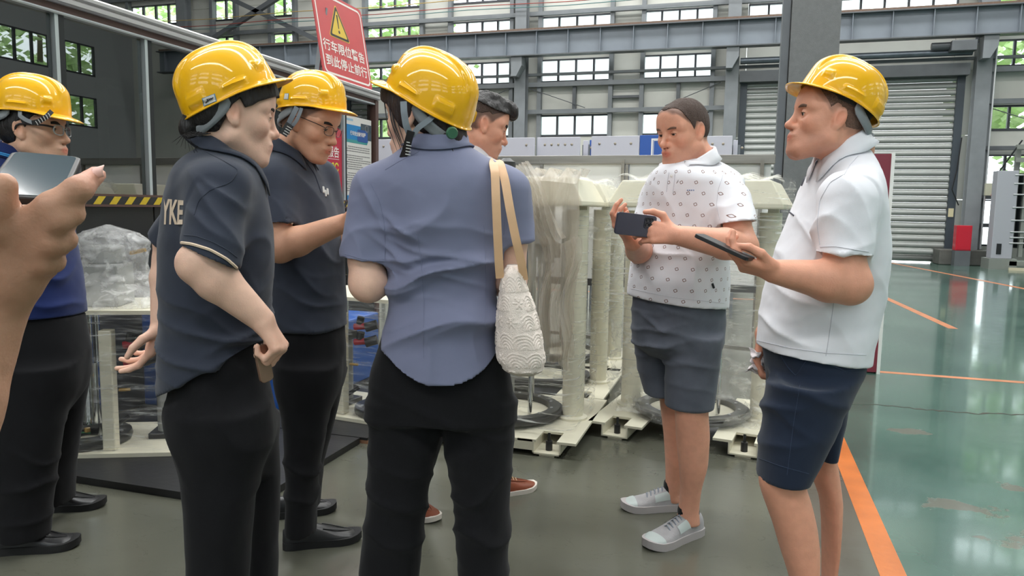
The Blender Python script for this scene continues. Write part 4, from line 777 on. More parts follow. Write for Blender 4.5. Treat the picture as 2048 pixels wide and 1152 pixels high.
# ---------------------------------------------------------------- head
class Head:
    def __init__(s, c, yaw, pitch, roll=0.0, sc=1.0, **f): s.c = np.asarray(c, float); s.B = basis(yaw, pitch, roll); s.sc = sc; s.f = dict(nose=1.0, jaw=1.0, brow=1.0, cheek=1.0, width=1.0, lids=0.55, chin=1.0, fat=0.0, lips=1.0); s.f.update(f)
    def w(s, p): return s.c+s.B@(np.asarray(p, float)*s.sc)
    def loc(s, P_): return ((np.asarray(P_)-s.c)@s.B)/s.sc
    def field(s, X, Y, Z):
        f = s.f; ax, ay, az = X-s.c[0], Y-s.c[1], Z-s.c[2]; B = s.B; x, y, z = [(ax*B[0, i]+ay*B[1, i]+az*B[2, i])/s.sc for i in range(3)]; W = f['width']; ya = np.abs(y)
        d = ell_d(x+.012, y, z-.036, (.096, .076*W, .087))
        d = smin(d, ell_d(x-.028, y, z+.004, (.062, .066*W, .082)), .03)                                  # face block
        d = smin(d, ell_d(x+.045, y, z-.004, (.052, .062*W, .062)), .03)                                   # back of the head
        d = smin(d, seg_d(x, ya, z, (.002, .054*W*f['jaw'], -.058), (.066, .022*f['jaw'], -.098), .021+f['fat'], .020+f['fat']), .03)   # jaw line
        d = smin(d, ell_d(x-.045, y, z+.068, (.045, .040*f['jaw'], .042)), .03)
        d = smin(d, ell_d(x-.081*f['chin'], y, z+.100, (.017, .022, .017)), .018)                          # chin
        d = smin(d, ell_d(x-.052, ya-.045*W, z+.022, (.028, .021, .021)), .025)                            # cheek bones
        d = smin(d, seg_d(x, ya, z, (.080, .008, .027), (.062, .054*W, .026), .012*f['brow'], .011), .018)   # brow
        d = smin(d, ell_d(x-.066, y, z-.060, (.024, .050*W, .036)), .035)                                  # forehead
        d = -smin(-d, ell_d(x-.092, ya-.032, z-.006, (.017, .019, .0125)), .014)                           # sockets
        d = smin(d, ell_d(x-.0715, ya-.032, z-.007, (.0165, .0165, .0150)), .006)                          # lids
        d = smin(d, ell_d(x-.078, y, z+.062, (.024, .030, .024)), .02)                                     # muzzle
        N_ = f['nose']
        d = smin(d, seg_d(x, y, z, (.082, 0, .024), (.084+.024*N_, 0, -.024), .0075, .0085), .014)         # nose bridge
        d = smin(d, ell_d(x-(.083+.026*N_), y, z+.030, (.0125, .0115, .0105)), .010)
        d = smin(d, ell_d(x-.090, ya-.0125, z+.034, (.0125, .0085, .0085)), .008)
        d = smin(d, ell_d(x-.0935, ya*.85, z+.0585, (.0078, .0235, .0054*f['lips'])), .006)                 # lips
        d = smin(d, ell_d(x-.0915, ya*.9, z+.0705, (.0078, .0205, .0062*f['lips'])), .006)
        d = -smin(-d, seg_d(x, ya, z, (.1015, 0, -.0645), (.082, .028, -.066), .0018, .0014), .003)
        d = -smin(-d, ell_d(x-.094, ya-.008, z+.0425, (.007, .0042, .003)), .003)                          # nostrils
        ops = .0125*(1-f['lids'])
        d = -smin(-d, ell_d(x-.0885, ya-.032, z-(.0045-.002*f['lids']), (.009, .0125, .0014+ops*.45)), .0015)   # eye opening
        # ears
        ex, ey, ez = x+.008, ya-(.0745*W+.003), z+.002; cx_, sx_ = math.cos(.18), math.sin(.18); e1, e3 = ex*cx_+ez*sx_, -ex*sx_+ez*cx_; ey2 = ey-.22*(-e1)
        ear = ell_d(e1, ey2, e3-.002, (.0175, .0075, .0315)); ear = smin(ear, ell_d(e1-.004, ey2, e3+.024, (.010, .0065, .011)), .006)
        ear = -smin(-ear, ell_d(e1-.003, ey2-.008, e3-.002, (.0085, .0065, .0165)), .004); ear = -smin(-ear, ell_d(e1+.002, ey2-.008, e3-.014, (.009, .0055, .011)), .004)
        d = smin(d, ear, .006)
        return d*s.sc
    def front(s, y, z, out=.0):            # point of the face's front at (y, z), pushed out a little
        xs = np.linspace(.135, .03, 211); P_ = s.c+(np.stack([xs, 0*xs+y, 0*xs+z], 1)*s.sc)@s.B.T; d = s.field(P_[:, 0], P_[:, 1], P_[:, 2]); i = int(np.argmax(d < 0)); return s.w((xs[i]+out, y, z))
    def colour(s, V, base, stubble=0.0, scalp=None, lipc=None, flush=0.16):
        q = s.loc(V); x, y, z = q.T; ya = np.abs(y); n = len(V); C_ = np.tile(np.array(base[:3]), (n, 1)); inh = (np.abs(z) < .14) & (np.abs(x) < .14) & (ya < .11)
        def blend(m, col, a):
            m = (np.clip(m, 0, 1)*a*inh)[:, None]; C_[:] = C_*(1-m)+np.array(col[:3])*m
        red = np.array(base[:3])*np.array([1.12, .72, .62]); ss = lambda t: np.clip(t, 0, 1)**2*(3-2*np.clip(t, 0, 1))
        for (cx_, cy_, cz_, r_, a) in ((.105, 0, -.03, .022, 1.5), (.065, .05, -.025, .035, 1.0), (-.008, .085, 0, .03, 1.8), (.085, 0, -.1, .02, .5)):
            blend(ss(1.6-1.6*np.sqrt((x-cx_)**2+(ya-cy_)**2+(z-cz_)**2)/r_), red, flush*a)
        lip = lipc if lipc is not None else np.array(base[:3])*np.array([.95, .50, .48]); dl = np.sqrt(((x-.098)/.014)**2+(ya/.023)**2+((z+.0645)/.0125)**2); blend(ss(2.1-1.7*dl), lip, .85)
        if stubble: blend(ss((-.030-z+.25*(x-.09))/.02)*ss((x-.0)/.03)*ss((.05+z*0)/.01)*(ss((z+.16)/.02)), np.array(base[:3])*np.array([.55, .55, .58]), stubble)
        if scalp is not None:
            dsc, a = scalp; hl = .062+.012*np.cos(ya*30)-.9*np.maximum(0, ya-.045)
            m = ss((z-(.068-1.0*np.clip(.075-x, 0, .05)-.9*np.clip(.03-x, 0, .06)))/.014)*ss((ya*0+.09-x)/.01); m = np.maximum(m, ss((-.028-x)/.02)*ss((z+.055)/.03)); blend(m*(1-ss(1.5-np.sqrt((x+.008)**2+(ya-.082)**2+z**2)/.026)), dsc, a)
        return C_
def add_face(h, root_base, root, brow_col, lash=True, brow_t=.0042, parts=True):
    """eyes and brows of a head"""
    scl = mat('eye_white', rgb(226, 220, 214), .25); iris = mat('eye_iris', rgb(44, 28, 20), .15); bw = mat('brow_hair_%d' % int(brow_col[0]*1e4), brow_col, .8)
    for s_ in (1, -1):
        v = []; f = []; fm = []; nr, ns = 12, 16; c = np.array([.0725, s_*.032, .0065]); gz = np.array([1, -.0*s_, -.22]); gz /= np.linalg.norm(gz); u_, w_, d_ = frame_of(gz)
        for i in range(nr+1):
            t = PI*i/nr
            for k in range(ns): a = 2*PI*k/ns; v.append(h.w(c+.0142*(d_*math.cos(t)+math.sin(t)*(u_*math.cos(a)+w_*math.sin(a))))-root_base)
        for i in range(nr):
            for k in range(ns): f.append((i*ns+k, (i+1)*ns+k, (i+1)*ns+(k+1) % ns, i*ns+(k+1) % ns)); fm.append(1 if i < 2 else 0)
        o = mesh_obj('eye', v, f, scl, root, True); o.data.materials.append(iris); o.data.polygons.foreach_set('material_index', fm)
        pts = []; 
        for t in np.linspace(0, 1, 9): pts.append(h.front(s_*(.013+.036*t), .0235+.007*math.sin(t*2.2)-.003*t, -.0026)-root_base)
        MB().tube(pts, [brow_t*.75*h.sc*(.5+.9*math.sin(PI*min(1, .25+.75*(1-i/8)))) for i in range(9)], 8).build('eyebrow', bw, root, smooth=True)
        if lash:
            pts = [h.front(s_*(.019+.026*t), .0080+.0030*math.sin(PI*t)-.0040*h.f['lids'], -.0002)-root_base for t in np.linspace(0, 1, 7)]
            MB().tube(pts, .0011*h.sc, 6).build('eyelash', bw, root)
# ---------------------------------------------------------------- hands
FL = [(.046, .027, .022), (.050, .031, .024), (.046, .028, .023), (.036, .021, .020)]
def hand(V_, w_, f, n, side, curls, thumb, sc=1.0, spread=0.05, thick=1.0):
    """w_ wrist, f towards the knuckles, n out of the palm; side +1 right hand, -1 left; curls for the four fingers (3 angles each); thumb: three directions in (f, thumb side, n)"""
    w_ = np.asarray(w_, float); f = np.asarray(f, float); f /= np.linalg.norm(f); n = np.asarray(n, float); n = n-f*(n@f); n /= np.linalg.norm(n); s = np.cross(f, n)*side
    kn = []
    for i, o in enumerate((.029, .009, -.011, -.029)):
        k = w_+sc*(f*(.088-.004*(i == 0)-.007*(i == 2)-.014*(i == 3))+s*o*1.02); kn.append(k)
        V_.cone(w_+sc*(s*o*.55+f*.012), k, .0165*sc*thick, .0118*sc*thick, .012)
    V_.cone(w_+sc*(f*.02+n*.004), w_+sc*(f*.075+n*.006), .018*sc, .014*sc, .014, 'u', None)
    tip = []
    for i in range(4):
        p = kn[i]; th = 0; r = [.0102, .0094, .0084, .0070] if i < 3 else [.0090, .0082, .0074, .0062]; sp_ = spread*(1.5-i)
        for j in range(3):
            th += math.radians(curls[i][j]); d = f*math.cos(th)+n*math.sin(th)+s*sp_*(1 if j == 0 else .4); d /= np.linalg.norm(d); q = p+d*FL[i][j]*sc; V_.cone(p, q, r[j]*sc, r[j+1]*sc, .0035 if j else .006); p = q
        tip.append(p)
    p = w_+sc*(f*.022+s*.026+n*.006); r = [.0165, .0130, .0112, .0085]; L_ = (.045, .034, .028); V_.cone(w_+f*.012*sc, p, .018*sc, .0165*sc, .012)
    for j in range(3):
        d = f*thumb[j][0]+s*thumb[j][1]+n*thumb[j][2]; d /= np.linalg.norm(d); q = p+d*L_[j]*sc; V_.cone(p, q, r[j]*sc, r[j+1]*sc, .008 if j == 0 else .004); p = q
    return kn, tip, p
RELAX = [(18, 28, 18), (22, 32, 20), (26, 36, 22), (30, 38, 24)]; FIST = [(70, 95, 55)]*4
# ---------------------------------------------------------------- skin, cloth
def cloth(name, col, rough=.85, weave=700, bump=.12, sheen=.15, var=.04):
    M = mat(name, col, rough, 0, var, 14, bump, weave, spec=.25); M.node_tree.nodes['Principled BSDF'].inputs['Sheen Weight'].default_value = sheen; return M
def skin_mat(name='skin'):
    if name in MATS: return MATS[name]
    M = mat(name, (.6, .4, .3, 1), .48, 0, .05, 40, .10, 260, spec=.4, attr='Col'); b = M.node_tree.nodes['Principled BSDF']; b.inputs['Subsurface Weight'].default_value = .12; b.inputs['Subsurface Radius'].default_value = (.012, .005, .003); b.inputs['Subsurface Scale'].default_value = .6
    return M
def set_col(o, C_):
    at_ = o.data.color_attributes.new('Col', 'FLOAT_COLOR', 'POINT'); a = np.ones((len(o.data.vertices), 4), np.float32); a[:, :3] = C_; at_.data.foreach_set('color', a.reshape(-1))
def vert_normals(V, F):
    n = np.zeros_like(V); a = np.cross(V[F[:, 2]]-V[F[:, 0]], V[F[:, 3]]-V[F[:, 1]])
    for k in range(4): np.add.at(n, F[:, k], a)
    return n/np.linalg.norm(n, axis=1)[:, None].clip(1e-12)
def wrinkle(V, F, base=.003, freq=(9, 9, 14), folds=(), seed=0, mask=None):
    n = vert_normals(V, F); d = base*fbm(V*np.array(freq), seed, 3)
    wn = vnoise(V*5.0, seed+7)
    for (dr, k, amp, c, rad) in folds:                       # creases: direction they repeat along, how many per metre, height, where, how far
        dr = np.asarray(dr, float); dr /= np.linalg.norm(dr); ph = V@dr*k*2*PI+2.6*wn+1.3*vnoise(V*11, seed+9); g = np.exp(-(((V-np.asarray(c))/np.asarray(rad))**2).sum(1)); d += 1.6*amp*g*((1-np.abs(np.sin(ph*.5)))**2*1.6-.45)
    if mask is not None: d = d*mask
    return V+n*d[:, None]
def skin_obj(name, V, F, base, parent, material, smooth=True): return mesh_obj(name, V-base, F, material, parent, smooth)
def new_person(a, b, label):
    base = np.array([a, b, 0.0]); o = empty('person', G2W(base), YAW); tag(o, label, 'person'); return o, base
def bvh_of(o, root):
    M = np.array(parent_matrix(root)); me = o.data; n = len(me.vertices); co = np.empty(n*3, np.float32); me.vertices.foreach_get('co', co); co = co.reshape(-1, 3)@M[:3, :3].T+M[:3, 3]
    return BVHTree.FromPolygons([tuple(p) for p in co], [tuple(p.vertices) for p in me.polygons]), M
def on_surface(bvh, px, py, lift_=.0015):
    d = Vector(ray_(px, py)).normalized(); h = bvh.ray_cast(Vector(CPOS), d)
    if h[0] is None: return None
    n = h[1]; n = -n if n.dot(d) > 0 else n; return np.array(h[0]+n*lift_-d*lift_*.3)
def to_local(P_, M): return (np.asarray(P_)-M[:3, 3])@M[:3, :3]
def seam(name, bvhM, pix, r, material, parent, n=24, lift_=.0004, seg=5, close=False):
    """a stitched seam, edge or strap lying on the cloth along a line"""
    bvh, M = bvhM; pix = np.array(pix, float); t = np.linspace(0, len(pix)-1, n); xs = np.interp(t, range(len(pix)), pix[:, 0]); ys = np.interp(t, range(len(pix)), pix[:, 1])
    if len(pix) > 2: xs, ys = smooth1(xs, 3), smooth1(ys, 3)
    pts = [on_surface(bvh, x, y, lift_) for x, y in zip(xs, ys)]; pts = [p for p in pts if p is not None]
    if len(pts) < 2: return None
    good = [pts[0]]
    for p in pts[1:]:
        if np.linalg.norm(p-good[-1]) < .08: good.append(p)
    if len(good) < 2: return None
    return MB().tube(to_local(good, M), r, seg).build(name, material, parent, smooth=True)
def print_on(name, bvhM, me, quad, material, parent, lift_=.0015):
    """flat print (text or shapes in a 0..1 square mesh) laid onto a surface; quad: four corners bl, br, tr, tl"""
    bvh, M = bvhM; n = len(me.vertices); co = np.empty(n*3, np.float32); me.vertices.foreach_get('co', co); co = co.reshape(-1, 3); lo, hi = co.min(0), co.max(0); u = (co[:, 0]-lo[0])/max(1e-9, hi[0]-lo[0]); v = (co[:, 1]-lo[1])/max(1e-9, hi[1]-lo[1]); q = np.array(quad, float); out = []; last = None
    for a, b_ in zip(u, v):
        p = (1-a)*(1-b_)*q[0]+a*(1-b_)*q[1]+a*b_*q[2]+(1-a)*b_*q[3]; h = on_surface(bvh, p[0], p[1], lift_); h = h if h is not None else last; last = h; out.append(h)
    if any(h is None for h in out): return None
    o = mesh_obj(name, to_local(out, M), [tuple(p.vertices) for p in me.polygons], material, parent); return o
def patch_mesh(nu=6, nv=6):
    b = MB().grid(lambda u, v: (u, v, 0), nu, nv); me = bpy.data.meshes.new('patch'); me.from_pydata(b.v, [], b.f); return me
def ribbon(name, pts, width, material, parent, base, face=(0, -1, 0), thick=.0022):
    """a flat strap through points, its flat side turned to face"""
    pts = [np.asarray(p, float)-base for p in pts]; n = len(pts); b = MB(); face = np.asarray(face, float); wd = width if hasattr(width, '__len__') else [width]*n; v = []
    for i, p in enumerate(pts):
        d = pts[min(i+1, n-1)]-pts[max(i-1, 0)]; d /= np.linalg.norm(d); s_ = np.cross(d, face); s_ /= np.linalg.norm(s_)+1e-9; m_ = np.cross(s_, d)
        for a, e in ((-1, -1), (1, -1), (1, 1), (-1, 1)): v.append(p+s_*a*wd[i]/2+m_*e*thick/2)
    f = [(i*4+k, i*4+(k+1) % 4, (i+1)*4+(k+1) % 4, (i+1)*4+k) for i in range(n-1) for k in range(4)]+[(0, 3, 2, 1), tuple((n-1)*4+k for k in range(4))]
    return b.add(v, f).build(name, material, parent, smooth=True, sharp=40)
def curve_pts(P_, n=16):
    P_ = np.array(P_, float); t = np.linspace(0, len(P_)-1, n); out = np.stack([np.interp(t, range(len(P_)), P_[:, k]) for k in range(P_.shape[1])], 1)
    w_ = max(1, n//(2*len(P_)))
    return np.stack([smooth1(out[:, k], w_) for k in range(out.shape[1])], 1)
def collar(root, base, c, B, ra, rb, hgt, fall, mt, gap=22, point=.035, stand_lean=0.0, out=.020, on=None):
    """polo collar: c centre of the neck base, B its frame (front, left, up)"""
    prof = [(.000, -.004), (.001, hgt*.55), (.004, hgt*.92), (.008, hgt), (.013, hgt*.93), (out, hgt*.30), (out+.010, -fall)]; v = []; nu = 49
    for i in range(nu):
        t = i/(nu-1); ph = math.radians(gap)+(2*PI-2*math.radians(gap))*t; fr = max(0, math.cos(ph)); e = (abs(2*t-1))**6
        for r_, z_ in prof:
            rr = r_*(1+.25*fr); zz = z_-(point*e*(r_/prof[-1][0]))-hgt*.35*fr*(1 if z_ > 0 else .3)
            v.append(c+B@np.array([(ra+rr)*math.cos(ph), (rb+rr)*math.sin(ph)*(1), zz])-base)
    if on is not None:
        bvh, M = on
        for i, p in enumerate(v):
            if i % len(prof) < 4: continue
            wp = Vector(M[:3, :3]@p+M[:3, 3]); h = bvh.find_nearest(wp); gap_ = .006 if i % len(prof) >= 5 else .004
            if h[0] is not None:
                sd = (wp-h[0]).dot(h[1])
                if sd < gap_: wp = h[0]+h[1]*gap_; v[i] = to_local(np.array(wp), M)
    np_ = len(prof); f = [(i*np_+k, (i+1)*np_+k, (i+1)*np_+k+1, i*np_+k+1) for i in range(nu-1) for k in range(np_-1)]
    o = mesh_obj('collar', v, f, mt, root, True); md = o.modifiers.new('solid', 'SOLIDIFY'); md.thickness = .0028; md.offset = 0; return o
# ---------------------------------------------------------------- hard hat
M_HAT = mat('hard_hat_yellow', rgb(252, 188, 0), .42, 0, .012, 30, coat=.8, spec=.25); M_HAT.node_tree.nodes['Principled BSDF'].inputs['Coat Roughness'].default_value = .025; M_STRAPG = mat('grey_strap', rgb(122, 130, 138), .6); M_HARN = mat('harness_grey', rgb(138, 142, 146), .45); M_BUCK = mat('buckle_black', rgb(24, 24, 26), .35); M_HATIN = mat('hat_lining', rgb(40, 38, 36), .8)
def hard_hat(c, yaw, pitch, roll, label, sc=1.0, nape=True):
    c = np.asarray(c, float); B = basis(yaw, pitch, roll); W_ = G2W(c); r = empty('hard_hat', W_, YAW); tag(r, label, 'hard hat', 'yellow hard hats')
    L = lambda x, y, z: B@np.array([x, y, z])*sc
    ss = lambda t: min(1, max(0, t))**2*(3-2*min(1, max(0, t))); nv, nu = 46, 168
    lugs = [(36, 54, .14, .27), (72, 104, .05, .12), (122, 150, .03, .19)]
    def shell(u, v):
        ph = 2*PI*u; phd = abs((math.degrees(ph)+180) % 360-180); cf = math.cos(ph)
        if v < .08:                      # flange and peak
            t = v/.08; wf = .006+.036*ss((cf-.30)/.62); x = (.130 if cf > 0 else .134)*cf; y = .109*math.sin(ph); k = 1+wf*(1-t)/max(.05, math.hypot(x, y)); zb = -.004*(1-t)-.011*(1-t)**2*ss((cf-.3)/.6)-.010*max(0, -cf)
            zb += .010*(1-t)*0
            return L(x*k, y*k, zb)
        t = (v-.08)/.92; e = t*PI/2; rad = max(1e-4, math.cos(e))**.70; z = .131*math.sin(e)**.92; x = (.130 if cf > 0 else .134)*cf*rad; y = .109*math.sin(ph)*rad; z += -.010*max(0, -cf)*(1-t)
        n = np.array([x*.9, y*1.1, z*.9+.01]); n /= np.linalg.norm(n)+1e-9; wr = .026+.012*ss((cf)*1.0)*(1-t)
        o = .0085*ss((wr+.007-abs(y))/.012)*ss((t-.16)/.30)
        for (a0, a1, v0, v1) in lugs:
            ed = ss((phd-a0)/2.5)*ss((a1-phd)/2.5)*ss((t-v0)/.03)*ss((v1-t)/.03); o = max(o, .0062*ed)
        p = np.array([x, y, z])+n*o; return L(*p)
    b = MB().grid(shell, nu, nv, True); o = b.build('shell', M_HAT, r, smooth=True, sharp=50); md = o.modifiers.new('solid', 'SOLIDIFY'); md.thickness = .003; md.offset = -1
    hb = MB(); 
    def band(u, v): ph = 2*PI*u; return L(.104*math.cos(ph)-.004, .085*math.sin(ph), -.012+.036*v)
    hb.grid(band, 48, 4, True).build('headband', M_HATIN, r, smooth=True, solid=.003)
    for a in (-40, 40, -140, 140): MB().bar(L(.104*math.cos(math.radians(a)), .085*math.sin(math.radians(a)), .01), L(.118*math.cos(math.radians(a)), .098*math.sin(math.radians(a)), .03), .016, .004).build('suspension_clip', M_HARN, r)
    if nape:
        def nb(u, v):
            ph = math.radians(98+164*u); k = math.sin(PI*u); return L(-.006+(.119+.004*k)*math.cos(ph), .0985*math.sin(ph), -.004-.052*k**.6+(.030-.006*k)*(v-.5)*1.1)
        MB().grid(nb, 32, 4).build('nape_band', M_HARN, r, smooth=True, solid=.0035)
        q = L(-.129, 0, -.056); MB().lathe([(0, .012), (.016, .012), (.018, .008), (.018, 0)], q, 16, -B[:, 0]).build('ratchet_knob', M_HARN, r, smooth=True)
    return r, B
def strap_px(hat, c, pix, width, material, name='strap', thick=.0022):
    pts = [G(*p) for p in pix]; pts = curve_pts(pts, 14); return ribbon(name, pts, width, material, hat, np.asarray(c, float), thick=thick)
# ---------------------------------------------------------------- shoes
def shoe(root, base, heel, toe, wd, hgt, upper, sole, style='loafer', soleh=.028, ank=None, laces=None, stripe=None):
    heel, toe = np.array([heel[0], heel[1], 0.]), np.array([toe[0], toe[1], 0.]); f = toe-heel; Ln = np.linalg.norm(f); f /= Ln; s_ = np.array([-f[1], f[0], 0]); u = np.array([0, 0, 1.])
    P_ = lambda t, y, z: heel+f*t*Ln+s_*y+u*z
    hw = lambda t: wd/2*(np.interp(t, [0, .03, .12, .3, .5, .7, .85, .95, 1], [.30, .55, .70, .72, .82, 1.0, .93, .62, .22]))
    top = lambda t: np.interp(t, [0, .1, .22, .34, .5, .68, .85, 1], [hgt*.80, hgt, hgt*.92, hgt*.98, hgt*.82, hgt*.58, hgt*.46, hgt*.30])
    o = empty('shoe', parent=root); nu, nv = 28, 40
    def up(uu, v):
        t = v; a = PI*uu; w_ = hw(t); zt = top(t); return P_(t, w_*math.cos(a)*(1-.10*math.sin(a)), soleh*.7+(zt-soleh*.7)*math.sin(a)**.62)-base
    MB().grid(up, nu, nv).build('upper', upper, o, smooth=True)
    n = 60; ring_ = []
    for k in range(n//2): t = k/(n/2-1); ring_.append((t, hw(t)+.004))
    poly = [(t, w_) for t, w_ in ring_]+[(t, -w_) for t, w_ in reversed(ring_)]; m_ = len(poly); spring = lambda t: .010*max(0, (t-.78)/.22)**2
    v = [P_(t*1.01-.005, y, spring(t))-base for t, y in poly]+[P_(t*1.01-.005, y*1.02, soleh+spring(t))-base for t, y in poly]
    mesh_obj('sole', v, [tuple(range(m_))[::-1], tuple(range(m_, 2*m_))]+[(i, (i+1) % m_, (i+1) % m_+m_, i+m_) for i in range(m_)], sole, o, True, 40)
    if laces:
        for k in range(5):
            t = .40+.055*k; z = top(t)+.004; MB().tube([P_(t, -hw(t)*.42, z-.012)-base, P_(t+.01, 0, z+.002)-base, P_(t+.02, hw(t)*.42, z-.012)-base], .0032, 6).build('lace', laces, o)
    if style == 'sneaker':
        def patch(uu, v): t = .32+.22*v; a = PI*(.08+.22*uu); w_ = hw(t)*1.03; zt = top(t); return P_(t, w_*math.cos(a), soleh*.7+(zt-soleh*.7)*math.sin(a)**.62)-base
        for sg in (1,):
            MB().grid(patch, 6, 6).build('side_patch', stripe, o, smooth=True); MB().grid(lambda a, b_: patch(a, b_)-2*0*s_, 2, 2)
            def patch2(uu, v): p = patch(uu, v)+base-heel; y = p@s_; return p-2*y*s_+heel-base
            MB().grid(patch2, 6, 6).build('side_patch', stripe, o, smooth=True)
        def toec(uu, v): t = .80+.2*v; a = PI*uu; w_ = hw(t)*1.02; zt = top(t)*1.03; return P_(min(t, 1.0)+.004, w_*math.cos(a), soleh*.7+(zt-soleh*.7)*math.sin(a)**.62)-base
        MB().grid(toec, 20, 10).build('toe_cap', stripe, o, smooth=True)
    if style == 'loafer':
        def seamf(t): return P_(.50+.36*math.sin(PI*t)**.6, (.6-1.2*t)*wd*.42, np.interp(.5+.36*math.sin(PI*t)**.6, [.5, .86], [top(.5)*.90, top(.86)*.93])+.002)-base
        MB().tube([seamf(t) for t in np.linspace(0, 1, 20)], .0022, 6).build('apron_seam', upper, o, smooth=True)
    return o
def hat_cut(head, hc, yaw, pitch, z0=.014):      # hair ends inside the hat
    u = basis(yaw, pitch)[:, 2]; k0 = float((head.c-np.asarray(hc))@u); g = [float(head.B[:, i]@u)*head.sc for i in range(3)]
    return lambda x, y, z: k0+x*g[0]+y*g[1]+z*g[2]-z0
# ================================================================ people
SK_CN = np.array(rgb(218, 172, 146)[:3]); SK_CNF = np.array(rgb(232, 190, 168)[:3]); SK_EU = np.array(rgb(224, 164, 138)[:3]); SK_M2 = np.array(rgb(212, 160, 132)[:3])
M_SKIN = skin_mat()
M_NAVYP = cloth('dark_navy_pique', rgb(52, 57, 70), .9, 900, .15); M_TROU = cloth('black_trousers', rgb(20, 20, 23), .95, 600, .08, .06); M_ROYALN = cloth('navy_blue_jersey', rgb(24, 40, 92), .85, 700, .1)
M_GREYB = cloth('blue_grey_cotton', rgb(122, 126, 152), .72, 900, .06, .1); M_WHITEP = cloth('white_pique', rgb(236, 236, 242), .85, 900, .12, .1); M_NAVYS = cloth('navy_chino', rgb(32, 42, 60), .9, 900, .12); M_CREAMT = cloth('cream_piping', rgb(214, 192, 168), .8)
M_HAIRK = mat('black_hair', rgb(30, 26, 26), .5, 0, .35, 60, .8, 90, stretch=(1, 1, .25)); M_HAIRB = mat('dark_brown_hair', rgb(44, 32, 32), .5, 0, .35, 60, .8, 90, stretch=(1, 1, .25)); M_HAIRC = mat('short_brown_hair', rgb(84, 66, 58), .75, 0, .3, 260, .9, 380)
M_SHOEK = mat('black_leather', rgb(30, 30, 32), .38, 0, .1, 20); M_SOLEK = mat('black_rubber', rgb(24, 24, 25), .7)
M_LIGHTB = mat('light_blue_trim', rgb(60, 150, 214), .7)
def torso_field(V_, rows, sleeves, k=.05, off=0.0, shoulders=()):
    V_.loft(rows, k=.0, off=off)
    for (p, q, r1, r2) in shoulders: V_.cone(p, q, r1+off, r2+off, .05)
    for s_ in sleeves:
        S, E, r0, r1 = np.asarray(s_[0]), np.asarray(s_[1]), s_[2], s_[3]; d = E-S; d /= np.linalg.norm(d); nn = np.asarray(s_[4], float)/np.linalg.norm(s_[4]) if len(s_) > 4 and s_[4] is not None else d
        Q = E+d*(r1+.02)
        def fn(X, Y, Z, S=S, Q=Q, r0=r0, r1=r1, E=E, nn=nn): return np.maximum(seg_d(X, Y, Z, S, Q, r0+off, r1+off), (X-E[0])*nn[0]+(Y-E[1])*nn[1]+(Z-E[2])*nn[2])
        V_.put(fn, np.minimum(S, Q)-max(r0, r1), np.maximum(S, Q)+max(r0, r1), k)
        V_.cone(E-d*.012, E+d*.08, r1-.010, r1-.010, .002, 's')
def cloth_mesh(name, root, base, material, rows, sleeves=(), hem=None, step=.007, folds=(), wr=.003, seed=0, shoulders=(), k=.05, sub=None, freq=(9, 9, 14), cuts=()):
    P_ = np.array([[r[1]-r[3]-.02, r[2]-r[4]-.02, r[0]] for r in rows]+[[r[1]+r[3]+.02, r[2]+r[4]+.02, r[0]] for r in rows]+[list(np.asarray(q)-.13) for s_ in sleeves for q in s_[:2]]+[list(np.asarray(q)+.13) for s_ in sleeves for q in s_[:2]])
    yw = max(abs(r[5]) for r in rows); ex = .06 if yw else .0; V_ = Vox(P_.min(0)-.03-ex, P_.max(0)+np.array([.03+ex, .03+ex, .04]), step); torso_field(V_, rows, sleeves, k, 0, shoulders)
    if sub:
        for a in sub: V_.loft(a, k=.03)
    if hem is not None: V_.cut(hem)
    for c_ in cuts: V_.cut(c_)
    V, F = V_.mesh(); V = wrinkle(V, F, wr, freq, folds, seed)
    o = mesh_obj(name, V-base, F, material, root, True); return o, V
def legs_mesh(name, root, base, material, hips, legs, step=.008, folds=(), wr=.003, seed=0, freq=(10, 10, 6), taper=True, kk=.06):
    hb_ = min(hips); hips = hips+[] if not taper else hips+([(hb_[0]-.05, hb_[1], hb_[2], hb_[3]*.90, hb_[4]*.90, hb_[5]), (hb_[0]-.12, hb_[1], hb_[2], hb_[3]*.55, hb_[4]*.6, hb_[5])] if taper is True else [(hb_[0]-.025, hb_[1], hb_[2], hb_[3]*.88, hb_[4]*.85, hb_[5]), (hb_[0]-.05, hb_[1], hb_[2], hb_[3]*.62, hb_[4]*.6, hb_[5])])
    allr = hips+[r for l in legs for r in l]; P_ = np.array([[r[1]-r[3]-.05, r[2]-r[4]-.05, r[0]] for r in allr]+[[r[1]+r[3]+.05, r[2]+r[4]+.05, r[0]] for r in allr]); V_ = Vox(P_.min(0)-.03, P_.max(0)+.03, step)
    V_.loft(hips, k=0)
    for l in legs: V_.loft(l, k=kk, n=2.15)
    V, F = V_.mesh(); V = wrinkle(V, F, wr, freq, folds, seed); return mesh_obj(name, V-base, F, material, root, True), V
